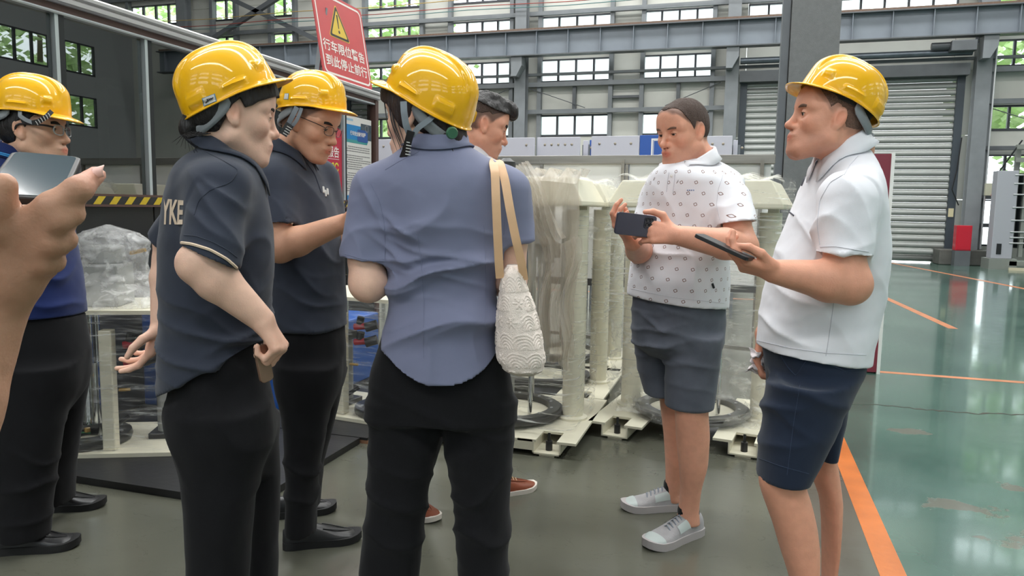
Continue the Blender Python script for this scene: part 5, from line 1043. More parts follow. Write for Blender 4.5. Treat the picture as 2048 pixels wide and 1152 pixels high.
def body_mesh(root, base, head, skin, torso, legs, arms, neck, step=.0026, off=-.030, legoff=-.024, stubble=0, scalp=None, lipc=None, flush=.16, hand_step=.0032, neck_r=(.052, .058), waist=None, sleeves=()):
    """one continuous body: head, neck, torso, arms with hands, legs"""
    zones = [(head.c, .145, step)]; pts = [head.c-.2, head.c+.2]
    for A in arms:
        hc = np.asarray(A['W'])+np.asarray(A['f'])/np.linalg.norm(A['f'])*.07; zones.append((hc, .12, hand_step)); pts += [hc-.16, hc+.16, np.asarray(A['E'])-.08, np.asarray(A['E'])+.08]
    for r in torso+[r for l in legs for r in l]: pts += [np.array([r[1]-r[3]-.03, r[2]-r[4]-.03, r[0]]), np.array([r[1]+r[3]+.03, r[2]+r[4]+.03, r[0]])]
    pts = np.array(pts); V_ = Vox(pts.min(0), pts.max(0), .0095, zones)
    if waist is not None: torso = [r if r[0] > waist else (r[0], r[1], r[2], r[3]*.86, r[4]*.86, r[5]) for r in torso]
    V_.loft(torso, k=0, off=off)
    for l in legs: V_.loft(l, k=.03, n=2.1, off=legoff)
    V_.cone(head.w((-.030, 0, -.055)), neck, neck_r[0], neck_r[1], .03)
    hb = np.array([.16, .16, .16]); V_.put(head.field, head.c-hb, head.c+hb, .022)
    for A in arms:
        S, E, W_ = [np.asarray(A[q], float) for q in 'SEW']; r = A.get('r', (.05, .043, .028)); m_ = E+(W_-E)*.28
        sl_ = [q for q in sleeves if np.linalg.norm(np.asarray(q[1])-E) < .30 and np.linalg.norm(np.asarray(q[0])-S) < .2]
        if sl_:
            q = min(sl_, key=lambda t: np.linalg.norm(np.asarray(t[0])-S)); V_.chain([q[0], q[1], E], [q[2]-.030, min(r[0], q[3]-.018), r[1]], .01)
        else: V_.cone(S, E, r[0]-.01, r[1], .03)
        V_.chain([E, m_, W_], [r[1], r[1]*1.03, r[2]], .015); hand(V_, W_, A['f'], A['n'], A['side'], A['curls'], A['thumb'], A.get('sc', 1.0), A.get('spread', .05))
    V, F = V_.mesh(); o = mesh_obj('body', V-base, F, M_SKIN, root, True)
    C_ = head.colour(V, skin, stubble, scalp, lipc, flush); C_ *= (1+.05*fbm(V*14, 3, 3))[:, None]
    for A in arms:                                          # hands a little redder than the arms
        hc = np.asarray(A['W'])+np.asarray(A['f'])/np.linalg.norm(A['f'])*.1; m_ = np.clip(1.5-np.linalg.norm(V-hc, axis=1)/.09, 0, 1)[:, None]*.35; C_ = C_*(1-m_)+C_*np.array([1.04, .84, .78])*m_
    set_col(o, C_); return o
def hair_mesh(root, base, head, material, t, hl, name='hair', step=.0032, lumps=(), noise=.0015, cuts=(), width=1.0, nfreq=60, extra=None):
    """hair over the skull: hl gives the hairline height over (x, |y|); lumps add volume (centre, radii)"""
    V_ = Vox(head.c-.19, head.c+.19, step); B = head.B; sc = head.sc; W_ = head.f['width']
    def fn(X, Y, Z):
        ax, ay, az = X-head.c[0], Y-head.c[1], Z-head.c[2]; x, y, z = [(ax*B[0, i]+ay*B[1, i]+az*B[2, i])/sc for i in range(3)]; ya = np.abs(y)
        d = ell_d(x+.012, y, z-.036, (.096+t, .076*W_+t, .087+t)); d = smin(d, ell_d(x+.045, y, z-.004, (.052+t, .062*W_+t, .062+t)), .03); d = smin(d, ell_d(x-.066, y, z-.060, (.024+t, .050*W_+t, .036+t)), .035); d = smin(d, ell_d(x-.028, y, z+.004, (.062+t*.8, .066*W_+t*.8, .082)), .03)
        d = np.maximum(d, (hl(x, ya)-z)*.7)
        for c, r in lumps: d = smin(d, ell_d(x-c[0], y-c[1], z-c[2], r), .012)
        for cfn in cuts: d = np.maximum(d, cfn(x, y, z))
        return d*sc
    V_.put(fn, head.c-.18, head.c+.18, 0); V, F = V_.mesh(); q = head.loc(V); n = vert_normals(V, F); st = vnoise(np.stack([q[:, 0]*nfreq*.5, q[:, 1]*nfreq*.5, q[:, 2]*nfreq*.12], 1), 5)+.6*vnoise(np.stack([q[:, 0]*nfreq, q[:, 1]*nfreq, q[:, 2]*nfreq*.2], 1), 6); V = V+n*(st*noise)[:, None]
    return mesh_obj(name, V-base, F, material, root, True)
def HL(xs, zs): return lambda x, ya: np.interp(x, xs, zs)
def foot_pts(px, b, yaw, Ln=.27):          # heel and toe on the floor from the ankle pixel and its distance
    g = G(px, 1200, b); f = np.array([math.cos(math.radians(yaw)), math.sin(math.radians(yaw))]); h = g[:2]-f*.06; return h, h+f*Ln
def planeZ(p, q, k=0.0):                   # hem: keep what is above the line from p to q (heights along a), k adds a slope along b
    s = (q[2]-p[2])/(q[0]-p[0]); return lambda X, Y, Z: (p[2]+s*(X-p[0])+k*(Y-p[1]))-Z
def fl_px(px, py):
    d = ray_(px, py); p = CPOS+d*(-CAMH/d[2]); return np.array([p@G_R, p@G_F])
# ---------------------------------------------------------------- W: woman in the dark navy polo, hand on hip
root, base = new_person(-.72, 1.88, 'woman in dark navy polo with cream letters on the back, hand on hip, black trousers'); pW = root
hd = Head((-.702, 1.877, 1.497), 27, -8, 0, 1.0, nose=.82, jaw=.98, brow=.6, lids=.8, fat=.003, cheek=1.1)
tor = px_rows(1.88, .17, [(294, 402, 486, None, .062), (306, 380, 496, None, .09), (323, 356, 510, None, .135), (348, 340, 528, None, .172), (385, 331, 537, None, .182), (430, 323, 546, None, .18), (480, 318, 551, None, .172), (540, 317, 551, None, .16), (600, 318, 549, None, .155), (650, 318, 546, None, .158), (700, 315, 545, None, .165), (750, 314, 546, None, .172), (800, 316, 548, None, .174)], 22)
hips = px_rows(1.88, .150, [(625, 338, 530), (690, 338, 532), (750, 338, 540), (810, 340, 553, None, .165), (850, 345, 557, None, .168)], 22)
legn = px_rows(1.80, .088, [(830, 342, 520), (900, 358, 520), (1000, 366, 512), (1152, 373, 500), (1300, 378, 492), (1418, 385, 488)]); legf = px_rows(1.98, .085, [(830, 395, 556), (900, 408, 561), (1000, 420, 560), (1152, 432, 557), (1270, 436, 545), (1358, 440, 540)])
armR = dict(S=G(437, 352, 1.70), E=G(397, 527, 1.645), W=G(524, 640, 1.685), r=(.050, .046, .029), f=(.45, .12, -.80), n=(-.85, .05, -.45), side=1, curls=[(62, 80, 50), (66, 84, 50), (70, 86, 50), (74, 86, 50)], thumb=[(.5, .6, .5), (.7, .2, .6), (.6, .0, .8)], sc=.93)
armL = dict(S=G(406, 384, 2.02), E=G(338, 520, 2.08), W=G(322, 650, 2.02), r=(.046, .041, .027), f=(-.30, -.12, -.93), n=(-.9, -.25, .1), side=-1, curls=[(22, 26, 14), (28, 30, 16), (34, 34, 18), (40, 36, 20)], thumb=[(.5, .7, .45), (.8, .25, .4), (.9, .1, .2)], sc=.93)
slW = [(G(440, 376, 1.725), G(420, 511, 1.655), .066, .065, (-.40, -.08, -.9)), (G(406, 384, 2.02), G(336, 486, 2.07), .060, .056)]
body_mesh(root, base, hd, SK_CNF, tor, [legn, legf], [armR, armL], G(452, 300, 1.88), step=.0023, neck_r=(.047, .056), flush=.18, waist=1.02, sleeves=slW)
# the legs under the trousers and the feet belong to the same body of cloth: trousers reach the shoes
legs_mesh('trousers', root, base, M_TROU, hips, [legn, legf], folds=[((1, 0, .6), 9, .004, G(450, 860, 1.72), (.2, .2, .12))], seed=2)
seed_f = [((.25, 0, 1), 13, .0085, G(430, 700, 1.72), (.18, .3, .075)), ((-.55, 0, 1), 12, .007, G(500, 665, 1.72), (.10, .3, .09)), ((.5, .2, 1), 9, .005, G(400, 610, 1.72), (.12, .2, .10)), ((.9, 0, .5), 9, .005, G(480, 420, 1.70), (.10, .2, .14)), ((.6, 0, .8), 11, .004, G(430, 430, 1.64), (.06, .1, .10))]
shW, Vw = cloth_mesh('polo_shirt', root, base, M_NAVYP, tor, slW, planeZ(G(318, 790, 1.88), G(540, 676, 1.88), 0.02), .0055, seed_f, .0022, 1, k=.05)
bW = bvh_of(shW, root)
collar(root, base, G(438, 320, 1.88), basis(22, -36), .064, .068, .036, .006, M_NAVYP, point=.045, out=.016, on=bW)
print_on('lettering', bW, text_mesh('YKE', 1, .03), [(322, 449), (366, 449), (368, 401), (324, 397)], M_CREAMT, root, .0012)
seam('cuff_piping', bW, [(364, 486), (385, 489), (420, 500), (452, 518), (472, 535)], .0034, M_CREAMT, root, 30, .002)
seam('cuff_seam', bW, [(368, 470), (392, 472), (425, 484), (455, 500), (474, 515)], .0012, M_NAVYP, root, 30)
seam('collar_tab', bW, [(404, 283), (400, 290)], .004, M_CREAMT, root, 3)
seam('shoulder_seam', bW, [(396, 296), (440, 318), (478, 340), (462, 365), (420, 380), (398, 400), (388, 430)], .0012, M_NAVYP, root, 40)
hcW = (-.705, 1.877, 1.541)
hair_mesh(root, base, hd, M_HAIRK, .011, HL([-.13, -.06, -.032, -.012, .004, .018, .034, .05, .075, .1], [-.085, -.082, -.05, .015, .036, .012, .022, .036, .052, .065]), lumps=[((-.092, 0, -.050), (.026, .028, .032))], noise=.0022, cuts=(hat_cut(hd, hcW, 27, 25),))
add_face(hd, base, root, rgb(40, 32, 30))
for i in range(7):
    p0 = hd.w((-.085+.006*i, -.03-.004*i, -.06)); MB().tube(np.array([p0, p0+np.array([-.02-.004*i, -.02, -.012]), p0+np.array([-.045+.004*i, -.02, -.03-.004*i])])-base, [.0012, .001, .0004], 5).build('loose_hair', M_HAIRK, root)
for h_, t_ in ((foot_pts(430, 1.80, 5)), (foot_pts(490, 1.98, 20))): shoe(root, base, h_, t_, .09, .085, M_SHOEK, M_SOLEK)
hat, Bh = hard_hat(hcW, 27, 25, 0, 'yellow hard hat with a scribbled white sticker, worn by the woman with hand on hip', .92)
hb = bvh_of([o for o in hat.children if o.name.startswith('shell')][0], hat)
M_STK = mat('sticker_white', rgb(220, 218, 214), .4); M_STKB = mat('sticker_blue_edge', rgb(96, 150, 190), .4); M_INK = mat('ink', rgb(40, 36, 40), .5)
def sticker(hb, hat, quad, lines=True):
    q = np.array(quad, float); c = q.mean(0); print_on('sticker', hb, patch_mesh(), q, M_STKB, hat, .0012); print_on('sticker_face', hb, patch_mesh(), c+(q-c)*.86, M_STK, hat, .002)
    if lines:
        e = lambda u, v: (1-u)*(1-v)*q[0]+u*(1-v)*q[1]+u*v*q[2]+(1-u)*v*q[3]
        for st in ([(.18, .45), (.82, .6)], [(.3, .35), (.38, .75), (.45, .4)], [(.5, .7), (.55, .35), (.62, .72), (.7, .4)]): seam('scribble', hb, [e(*s_) for s_ in st], .0011, M_INK, hat, 12, .003)
sticker(hb, hat, [(408, 213), (434, 203), (430, 187), (404, 197)])
PEND = [('phone', G(527, 727, 1.690), 'rose-gold phone sticking up from the trouser pocket under the hand on hip')]
# ---------------------------------------------------------------- G: woman in the blue-grey blouse seen from behind, with the lace bag
root, base = new_person(-.19, 1.88, 'woman in blue-grey short-sleeved blouse and black trousers, seen from behind'); pG = root
hg = Head((-.222, 1.879, 1.503), 154, -6, 0, 1.0, nose=.82, jaw=.92, brow=.5, lids=.7, cheek=1.05)
tor = px_rows(1.87, .12, [(276, 834, 918, None, .055), (290, 815, 935, None, .064), (306, 792, 965, None, .078), (330, 764, 1000, None, .10), (360, 744, 1026, None, .115), (400, 745, 1028, None, .122), (450, 757, 1018, None, .125), (500, 768, 1008, None, .122), (560, 775, 1000, None, .116), (620, 774, 998, None, .116), (680, 760, 1001, None, .124), (720, 750, 1003, None, .13), (775, 746, 1006, None, .134)])
hips = px_rows(1.89, .122, [(660, 768, 1000), (690, 760, 1004), (740, 744, 1020), (790, 738, 1029), (832, 737, 1029)])
lgl = px_rows(1.89, .09, [(805, 738, 880), (850, 737, 882), (900, 737, 872), (1000, 735, 857), (1100, 722, 845), (1152, 718, 838), (1280, 712, 828), (1420, 710, 822)]); lgr = px_rows(1.89, .09, [(805, 888, 1029), (850, 888, 1029), (900, 890, 1027), (1000, 905, 1021), (1100, 912, 1018), (1152, 920, 1020), (1280, 926, 1018), (1420, 930, 1015)])
aL = dict(S=G(752, 388, 1.87), E=G(737, 566, 1.83), W=G(775, 540, 2.08), r=(.048, .0465, .029), f=(.35, .9, .05), n=(.5, -.1, .8), side=-1, curls=RELAX, thumb=[(.5, .8, .3), (.8, .4, .3), (.9, .2, .3)], sc=.92)
aR = dict(S=G(1012, 385, 1.87), E=G(1020, 560, 1.87), W=G(965, 555, 2.10), r=(.047, .041, .028), f=(-.4, .9, .05), n=(-.5, -.1, .8), side=1, curls=RELAX, thumb=[(.5, .8, .3), (.8, .4, .3), (.9, .2, .3)], sc=.92)
slG = [(G(756, 388, 1.87), G(731, 520, 1.835), .070, .060, (-.14, -.0, -1)), (G(1010, 388, 1.87), G(1024, 486, 1.865), .066, .056, (.1, 0, -1))]
body_mesh(root, base, hg, SK_CNF, tor, [lgl, lgr], [aL, aR], G(872, 288, 1.875), step=.0023, neck_r=(.046, .054), flush=.16, waist=1.0, sleeves=slG)
legs_mesh('trousers', root, base, M_TROU, hips, [lgl, lgr], taper=False, kk=.03, step=.0075, folds=[((.2, 0, 1), 9, .006, G(800, 1040, 1.80), (.12, .2, .16)), ((-.2, 0, 1), 9, .006, G(960, 1060, 1.80), (.12, .2, .16)), ((.5, 0, 1), 10, .004, G(880, 860, 1.76), (.2, .2, .1))], wr=.003, seed=4)
hz0, hzc = G(880, 763, 1.77), G(880, 763, 1.77)
hemG = lambda X, Y, Z: (hz0[2]+np.where(X < hz0[0], 3.2, 2.4)*(X-hz0[0])**2*1.0+.25*(Y-hz0[1]))-Z
fG = [((-.55, 0, 1), 6.5, .013, G(870, 590, 1.76), (.20, .2, .17)), ((-.35, 0, 1), 11, .006, G(800, 540, 1.76), (.08, .2, .13)), ((.5, 0, 1), 12, .006, G(790, 480, 1.76), (.05, .2, .08)), ((.15, 0, 1), 14, .0045, G(900, 520, 1.76), (.14, .2, .08)), ((-.8, 0, 1), 6, .009, G(950, 650, 1.76), (.10, .2, .14)), ((1, 0, .1), 7, .004, G(840, 700, 1.76), (.16, .2, .08)), ((.9, 0, .3), 10, .004, G(740, 430, 1.80), (.05, .2, .10))]
shG, Vg = cloth_mesh('blouse', root, base, M_GREYB, tor, slG, hemG, .0048, fG, .0016, 5, k=.045)
bG = bvh_of(shG, root)
collar(root, base, G(875, 296, 1.868), basis(90, 6), .058, .062, .034, .004, M_GREYB, gap=30, point=.03, out=.012, on=bG)
for nm, pl in (('back_seam', [(834, 468), (842, 520), (848, 600), (847, 716)]), ('back_seam', [(968, 450), (972, 540), (970, 620), (968, 660)]), ('armhole_seam', [(742, 368), (758, 400), (768, 440), (770, 480), (770, 520)]), ('armhole_seam', [(1022, 372), (1012, 420), (1008, 470)]), ('yoke_seam', [(770, 340), (800, 322), (838, 303)])): seam(nm, bG, pl, .0009, M_GREYB, root, 40, .0002)
seam('cuff_seam', bG, [(690, 508), (715, 516), (745, 522), (769, 522)], .001, M_GREYB, root, 20)
hc_ = (-.214, 1.875, 1.534)
hair_mesh(root, base, hg, M_HAIRB, .012, HL([-.13, -.07, -.04, -.02, -.005, .012, .028, .045, .065, .09, .12], [-.10, -.098, -.085, -.05, -.02, -.045, -.03, .012, .03, .045, .06]), lumps=[((.028, .066, .025), (.026, .012, .048)), ((.028, -.066, .025), (.026, .012, .048)), ((-.06, 0, -.06), (.045, .05, .05)), ((.07, .042, .055), (.018, .018, .024))], noise=.0025, nfreq=80, cuts=(hat_cut(hg, hc_, 154, 27),))
for i in range(7):
    x_ = .030+.045*RNG.random(); p = [hg.w((x_, .075+.004*RNG.random(), .03)), hg.w((x_-.004, .079, -.02)), hg.w((x_-.016-.01*RNG.random(), .072, -.075-.03*RNG.random()))]; MB().tube(curve_pts(p, 8)-base, [.0016, .0016, .0014, .0013, .0012, .001, .0008, .0003], 5).build('loose_hair', M_HAIRB, root, smooth=True)
for i in range(14):
    p0 = hg.w((-.10+.02*RNG.random(), -.04+.08*RNG.random(), -.085)); q = p0+np.array([.03*RNG.random()-.01, -.02, -.05-.03*RNG.random()]); MB().tube(curve_pts([p0, (p0+q)/2+np.array([.008, -.012, 0]), q], 6)-base, [.0018, .0016, .0013, .001, .0008, .0004], 5).build('loose_hair', M_HAIRB, root, smooth=True)
add_face(hg, base, root, rgb(50, 38, 34))
for h_, t_ in ((foot_pts(770, 1.89, 100)), (foot_pts(972, 1.89, 80))): shoe(root, base, h_, t_, .09, .085, M_SHOEK, M_SOLEK)
hat, Bh = hard_hat(hc_, 154, 27, 0, 'yellow hard hat with grey chin strap and black buckle, on the woman seen from behind', .92)
strap_px(hat, hc_, [(807, 203, 1.772), (808, 224, 1.765), (812, 250, 1.765), (820, 270, 1.77)], .0155, M_STRAPG); strap_px(hat, hc_, [(872, 226, 1.79), (858, 240, 1.775), (838, 254, 1.768), (824, 272, 1.77)], .013, M_STRAPG)
strap_px(hat, hc_, [(822, 262, 1.765), (816, 285, 1.77), (812, 300, 1.785), (806, 316, 1.80)], .017, M_BUCK, 'buckle', .006)
for k in range(5): strap_px(hat, hc_, [(813-k*.6, 284+k*6, 1.764), (818-k*.6, 285+k*6, 1.766), (823-k*.6, 286+k*6, 1.77)], .0022, M_STK, 'strap_stitch', .001)
o = MB().lathe([(0, .006), (.012, .006), (.015, 0)], np.array(G(904, 266, 1.785))-np.array(hc_), 16, (.35, -.9, -.2)).build('green_knob', mat('green_knob', rgb(64, 110, 84), .4), hat, smooth=True)
# the lace bag on her shoulder
bagb = np.array([.045, 1.80, .86]); bag = empty('shoulder_bag', G2W(bagb), YAW); tag(bag, 'cream lace tote bag with tan straps hanging from the shoulder of the blue-grey blouse', 'bag')
M_LACE = mat('cream_lace', rgb(246, 232, 222), .9, 0, .06, 60, .5, 400); M_TAN = mat('tan_leather_strap', rgb(222, 180, 140), .5, 0, .04, 30)
prow = [(530, 1016, 1036, 1.79, .030), (545, 1006, 1044, 1.79, .05), (570, 1000, 1052, 1.79, .06), (610, 994, 1068, 1.79, .07), (650, 992, 1080, 1.79, .075), (690, 993, 1089, 1.79, .08), (715, 996, 1091, 1.79, .08), (735, 1008, 1086, 1.79, .075), (746, 1028, 1068, 1.79, .04)]
br_ = px_rows(1.79, .07, prow); Rr = np.array(sorted(br_)); zz = np.linspace(Rr[0, 0], Rr[-1, 0], 150); cc = [smooth1(np.interp(zz, Rr[:, 0], Rr[:, i]), 5) for i in range(1, 5)]
def lace(u, z):                          # raised fans, flowers and dots of the lace
    uu, vv = u/.052, z/.045; row = np.floor(vv); uu = uu+.5*(row % 2); fx, fy = uu-np.floor(uu)-.5, vv-row; r = np.sqrt((fx*1.15)**2+(fy)**2); fan = np.where(r < .85, .5+.5*np.cos(r*2*PI*6.2), 0)*(fy > .02); h_ = np.sin(row*12.9+np.floor(uu)*78.2)*43758.5; h_ = h_-np.floor(h_)
    a = np.arctan2(fy-.45, fx); rf = np.sqrt(fx**2+(fy-.45)**2); flower = np.where((rf < .34*(.65+.35*np.cos(6*a))) & (rf > .05), 1.0, 0.0); return np.where(h_ < .36, flower, fan)
vs = []; nu, nv = 260, 150
for j in range(nv):
    for i in range(nu):
        pass
jj, ii = np.meshgrid(np.arange(nv), np.arange(nu), indexing='ij'); ph = 2*PI*ii/nu; A_, B__ = cc[2][jj], cc[3][jj]; rx = np.sign(np.cos(ph))*np.abs(np.cos(ph))**.8*A_; ry = np.sign(np.sin(ph))*np.abs(np.sin(ph))**.8*B__; hh = lace(ph*.075, zz[jj]); bulge = 1+.0022*hh/np.hypot(rx, ry).clip(.01)+.035*np.sin(ph*3+zz[jj]*25)
V3 = np.stack([cc[0][jj]+rx*bulge, cc[1][jj]+ry*bulge, zz[jj]], -1).reshape(-1, 3)-bagb
Fb = [(j*nu+i, j*nu+(i+1) % nu, (j+1)*nu+(i+1) % nu, (j+1)*nu+i) for j in range(nv-1) for i in range(nu)]+[tuple(range(nu))[::-1], tuple((nv-1)*nu+i for i in range(nu))]
mesh_obj('lace_body', V3, Fb, M_LACE, bag, True)
top = G(1026, 530, 1.79)
for pts, w_ in (([(988, 322, 1.88), (986, 326, 1.80), (990, 345, 1.755), (992, 400, 1.735), (995, 470, 1.735), (998, 530, 1.745), (1000, 556, 1.755)], .020), ([(992, 322, 1.90), (1000, 326, 1.80), (1010, 360, 1.755), (1020, 420, 1.735), (1032, 480, 1.735), (1044, 530, 1.75), (1048, 560, 1.765)], .020)):
    ribbon('strap', curve_pts([G(*p) for p in pts], 28), w_, M_TAN, bag, bagb, (0.1, -1, 0), .004)
# ---------------------------------------------------------------- M: man with glasses in the dark navy polo
root, base = new_person(-.74, 2.68, 'man with glasses in plain dark navy polo, looking down, black trousers and black shoes'); pM = root
hm = Head((-.722, 2.653, 1.560), -16, -20, 0, 1.02, nose=.92, jaw=.95, brow=.8, lids=.75, width=.98)
tor = px_rows(2.68, .18, [(288, 548, 606, None, .06), (302, 535, 616, None, .085), (322, 515, 632, None, .14), (345, 505, 648, None, .178), (385, 500, 664, None, .188), (430, 505, 676, None, .185), (480, 518, 684, None, .175), (540, 532, 690, None, .165), (600, 540, 692, None, .16), (668, 545, 694, None, .162)], -12)
hips = px_rows(2.68, .15, [(640, 552, 689), (700, 556, 692), (755, 558, 690)], -12); ln_ = px_rows(2.60, .085, [(735, 558, 672), (850, 565, 655), (950, 570, 640), (1062, 570, 634)]); lf_ = px_rows(2.84, .085, [(735, 590, 694), (850, 600, 668), (930, 603, 648), (1015, 602, 640)])
a1 = dict(S=G(548, 366, 2.545), E=G(560, 497, 2.47), W=G(688, 446, 2.45), r=(.052, .047, .031), f=(.95, .1, .2), n=(0, .35, .9), side=1, curls=RELAX, thumb=[(.6, .7, .4), (.8, .2, .5), (.9, .1, .4)]); a2 = dict(S=G(640, 355, 2.84), E=G(672, 495, 2.86), W=G(735, 470, 2.62), r=(.05, .045, .03), f=(.7, -.6, .2), n=(0, .3, .9), side=-1, curls=RELAX, thumb=[(.6, .7, .4), (.8, .2, .5), (.9, .1, .4)])
slM = [(G(548, 366, 2.545), G(557, 449, 2.48), .064, .061, (.05, -.1, -1)), (G(640, 355, 2.82), G(660, 450, 2.85), .07, .06)]
body_mesh(root, base, hm, SK_M2, tor, [ln_, lf_], [a1, a2], G(576, 300, 2.67), step=.0026, neck_r=(.051, .056), scalp=(np.array(rgb(64, 50, 44)[:3]), .75), stubble=.12, flush=.16, waist=1.0, sleeves=slM)
legs_mesh('trousers', root, base, M_TROU, hips, [ln_, lf_], .0085, [((.3, 0, 1), 8, .005, G(600, 960, 2.55), (.15, .2, .15))], .003, 6)
shM, _ = cloth_mesh('polo_shirt', root, base, M_NAVYP, tor, slM, lambda X, Y, Z: G(620, 661, 2.6)[2]-Z, .0068, [((.7, 0, .7), 9, .006, G(640, 520, 2.5), (.08, .2, .2)), ((.3, 0, 1), 10, .005, G(620, 620, 2.5), (.12, .2, .1)), ((.9, 0, .4), 9, .005, G(610, 400, 2.5), (.08, .2, .12))], .0025, 7)
bM = bvh_of(shM, root); seam('cuff_piping', bM, [(532, 455), (548, 455), (566, 451), (584, 446)], .0035, M_CREAMT, root, 20, .002); seam('placket', bM, [(612, 325), (630, 350), (642, 385)], .0025, M_NAVYP, root, 16)
collar(root, base, G(575, 303, 2.67), basis(-12, -20), .064, .068, .040, .006, M_NAVYP, point=.045, out=.016, on=bM)
for k, (x, y) in enumerate(((646, 380), (650, 387), (654, 384))): seam('chest_emblem', bM, [(x, y-6), (x+1, y+6)], .004, M_STK, root, 4, .001)
add_face(hm, base, root, rgb(40, 32, 30), brow_t=.0055)
M_RIM = mat('thin_metal_rim', rgb(60, 56, 58), .3, .6); M_LENS = glass_mat('spectacle_lens', (.97, .98, .98), .97, 0.0, 0.0); M_LENS.node_tree.nodes['Layer Weight'].inputs[0].default_value = .06; M_LENS.node_tree.nodes['Map Range'].inputs[4].default_value = .35
def glasses(head, root, base, rim, rr, hx=.023, hz=.015, z0=.004, x0=.103, tcol=None, clear=False):
    g = empty('glasses', parent=root)
    for s_ in (1, -1):
        ring_ = [head.w((x0-.010*(abs(y_)/.06)**2-.1*(dz-z0)*0, s_*y_, dz))-base for a in np.linspace(0, 2*PI, 25)[:-1] for y_, dz in [(.033+hx*np.sign(math.cos(a))*abs(math.cos(a))**.75, z0+hz*np.sign(math.sin(a))*abs(math.sin(a))**.75)]]
        MB().tube(ring_+[ring_[0]], rr, 6, cap=False).build('rim', rim, g, smooth=True); mesh_obj('lens', ring_, [tuple(range(24))], M_LENS, g)
        MB().tube(curve_pts([head.w(p)-base for p in ((x0-.010, s_*.056, z0+.008), (.075, s_*.074, z0+.012), (.0, s_*.082, .018), (-.012, s_*.083, .010), (-.02, s_*.082, -.012))], 12), rr*(1.3 if not clear else 1.7), 6).build('temple', tcol or rim, g, smooth=True)
    MB().tube([head.w(p)-base for p in ((x0, .010, z0+.004), (x0+.006, 0, z0+.007), (x0, -.010, z0+.004))], rr, 6).build('bridge', rim, g, smooth=True)
    return g
glasses(hm, root, base, M_RIM, .0011)
n1, n2 = fl_px(566, 1096), fl_px(722, 1076); shoe(root, base, n1, n2, .100, .088, M_SHOEK, M_SOLEK); f1, f2 = fl_px(560, 1032), fl_px(672, 1018); shoe(root, base, f2+(f1-f2)/np.linalg.norm(f1-f2)*.28, f2, .100, .088, M_SHOEK, M_SOLEK)
hc_ = np.array(hm.c)+np.array([.012, 0, .054]); hat, Bh = hard_hat(hc_, -16, -3, 0, 'yellow hard hat worn by the man with glasses in plain dark navy polo', .93)
strap_px(hat, hc_, [(594, 214, 2.55), (586, 230, 2.55), (576, 250, 2.56), (574, 268, 2.57)], .017, M_STRAPG); strap_px(hat, hc_, [(603, 216, 2.555), (600, 226, 2.55), (594, 240, 2.55), (580, 258, 2.56)], .012, M_STRAPG); strap_px(hat, hc_, [(580, 248, 2.55), (572, 260, 2.55), (566, 270, 2.55)], .026, M_BUCK, 'buckle', .006)
for k in range(4): strap_px(hat, hc_, [(574-k*2.6, 252+k*4.5, 2.542), (579-k*2.6, 255+k*4.5, 2.542), (584-k*2.6, 258+k*4.5, 2.545)], .0022, M_STK, 'strap_stitch', .001)
hb = bvh_of([o for o in hat.children if o.name.startswith('shell')][0], hat); sticker(hb, hat, [(568, 199), (577, 199), (578, 187), (570, 187)], False)
# ---------------------------------------------------------------- L: man with clear-framed glasses at the left
root, base = new_person(-1.72, 2.68, 'man in bright navy blue shirt with light blue collar line, clear-framed glasses, at far left'); pL = root
hl_ = Head((-1.697, 2.655, 1.519), 5, 0, 0, 1.02, nose=.88, jaw=1.02, brow=.8, lids=.5, fat=.003)
ed = [(305, -2, 84, .06), (318, -25, 92, .09), (335, -62, 100, .14), (360, -88, 118, .178), (400, -72, 138, .188), (450, -56, 150, .185), (500, -46, 158, .178), (560, -36, 169, .17), (610, -30, 175, .168), (650, -28, 177, .168)]
tor = px_rows(2.68, .18, [(y, l, r, None, h_) for y, l, r, h_ in ed], 0)
hips = px_rows(2.68, .15, [(630, -20, 171), (700, -14, 185), (755, -12, 184)]); ln_ = px_rows(2.59, .088, [(735, -30, 140), (850, -28, 130), (950, -18, 116), (1072, -8, 104)]); lf_ = px_rows(2.86, .088, [(735, 50, 186), (850, 60, 168), (930, 76, 156), (1003, 80, 152)])
a1 = dict(S=G(28, 405, 2.54), E=G(-20, 535, 2.50), W=G(-30, 625, 2.72), r=(.05, .045, .03), f=(-.3, .6, -.6), n=(.5, .5, 0), side=1, curls=RELAX, thumb=[(.6, .7, .4), (.8, .2, .5), (.9, .1, .4)]); a2 = dict(S=G(28, 405, 2.82), E=G(-20, 535, 2.90), W=G(-30, 625, 2.76), r=(.05, .045, .03), f=(-.3, -.6, -.6), n=(.5, -.5, 0), side=-1, curls=RELAX, thumb=[(.6, .7, .4), (.8, .2, .5), (.9, .1, .4)])
slL = [(G(28, 405, 2.54), G(-8, 500, 2.49), .064, .06), (G(28, 405, 2.82), G(-8, 500, 2.88), .064, .06)]
body_mesh(root, base, hl_, SK_CN, tor, [ln_, lf_], [a1, a2], G(38, 305, 2.67), step=.0026, neck_r=(.052, .058), stubble=.1, flush=.16, waist=1.0, sleeves=slL)
legs_mesh('trousers', root, base, M_TROU, hips, [ln_, lf_], .0085, [((.3, 0, 1), 8, .006, G(60, 1000, 2.5), (.15, .2, .15))], .003, 8)
shL, _ = cloth_mesh('polo_shirt', root, base, M_ROYALN, tor, slL, lambda X, Y, Z: G(80, 645, 2.5)[2]-Z, .0068, [((.35, 0, 1), 9, .009, G(120, 590, 2.5), (.14, .2, .10)), ((-.6, 0, 1), 8, .006, G(120, 500, 2.5), (.10, .2, .10))], .0025, 9)
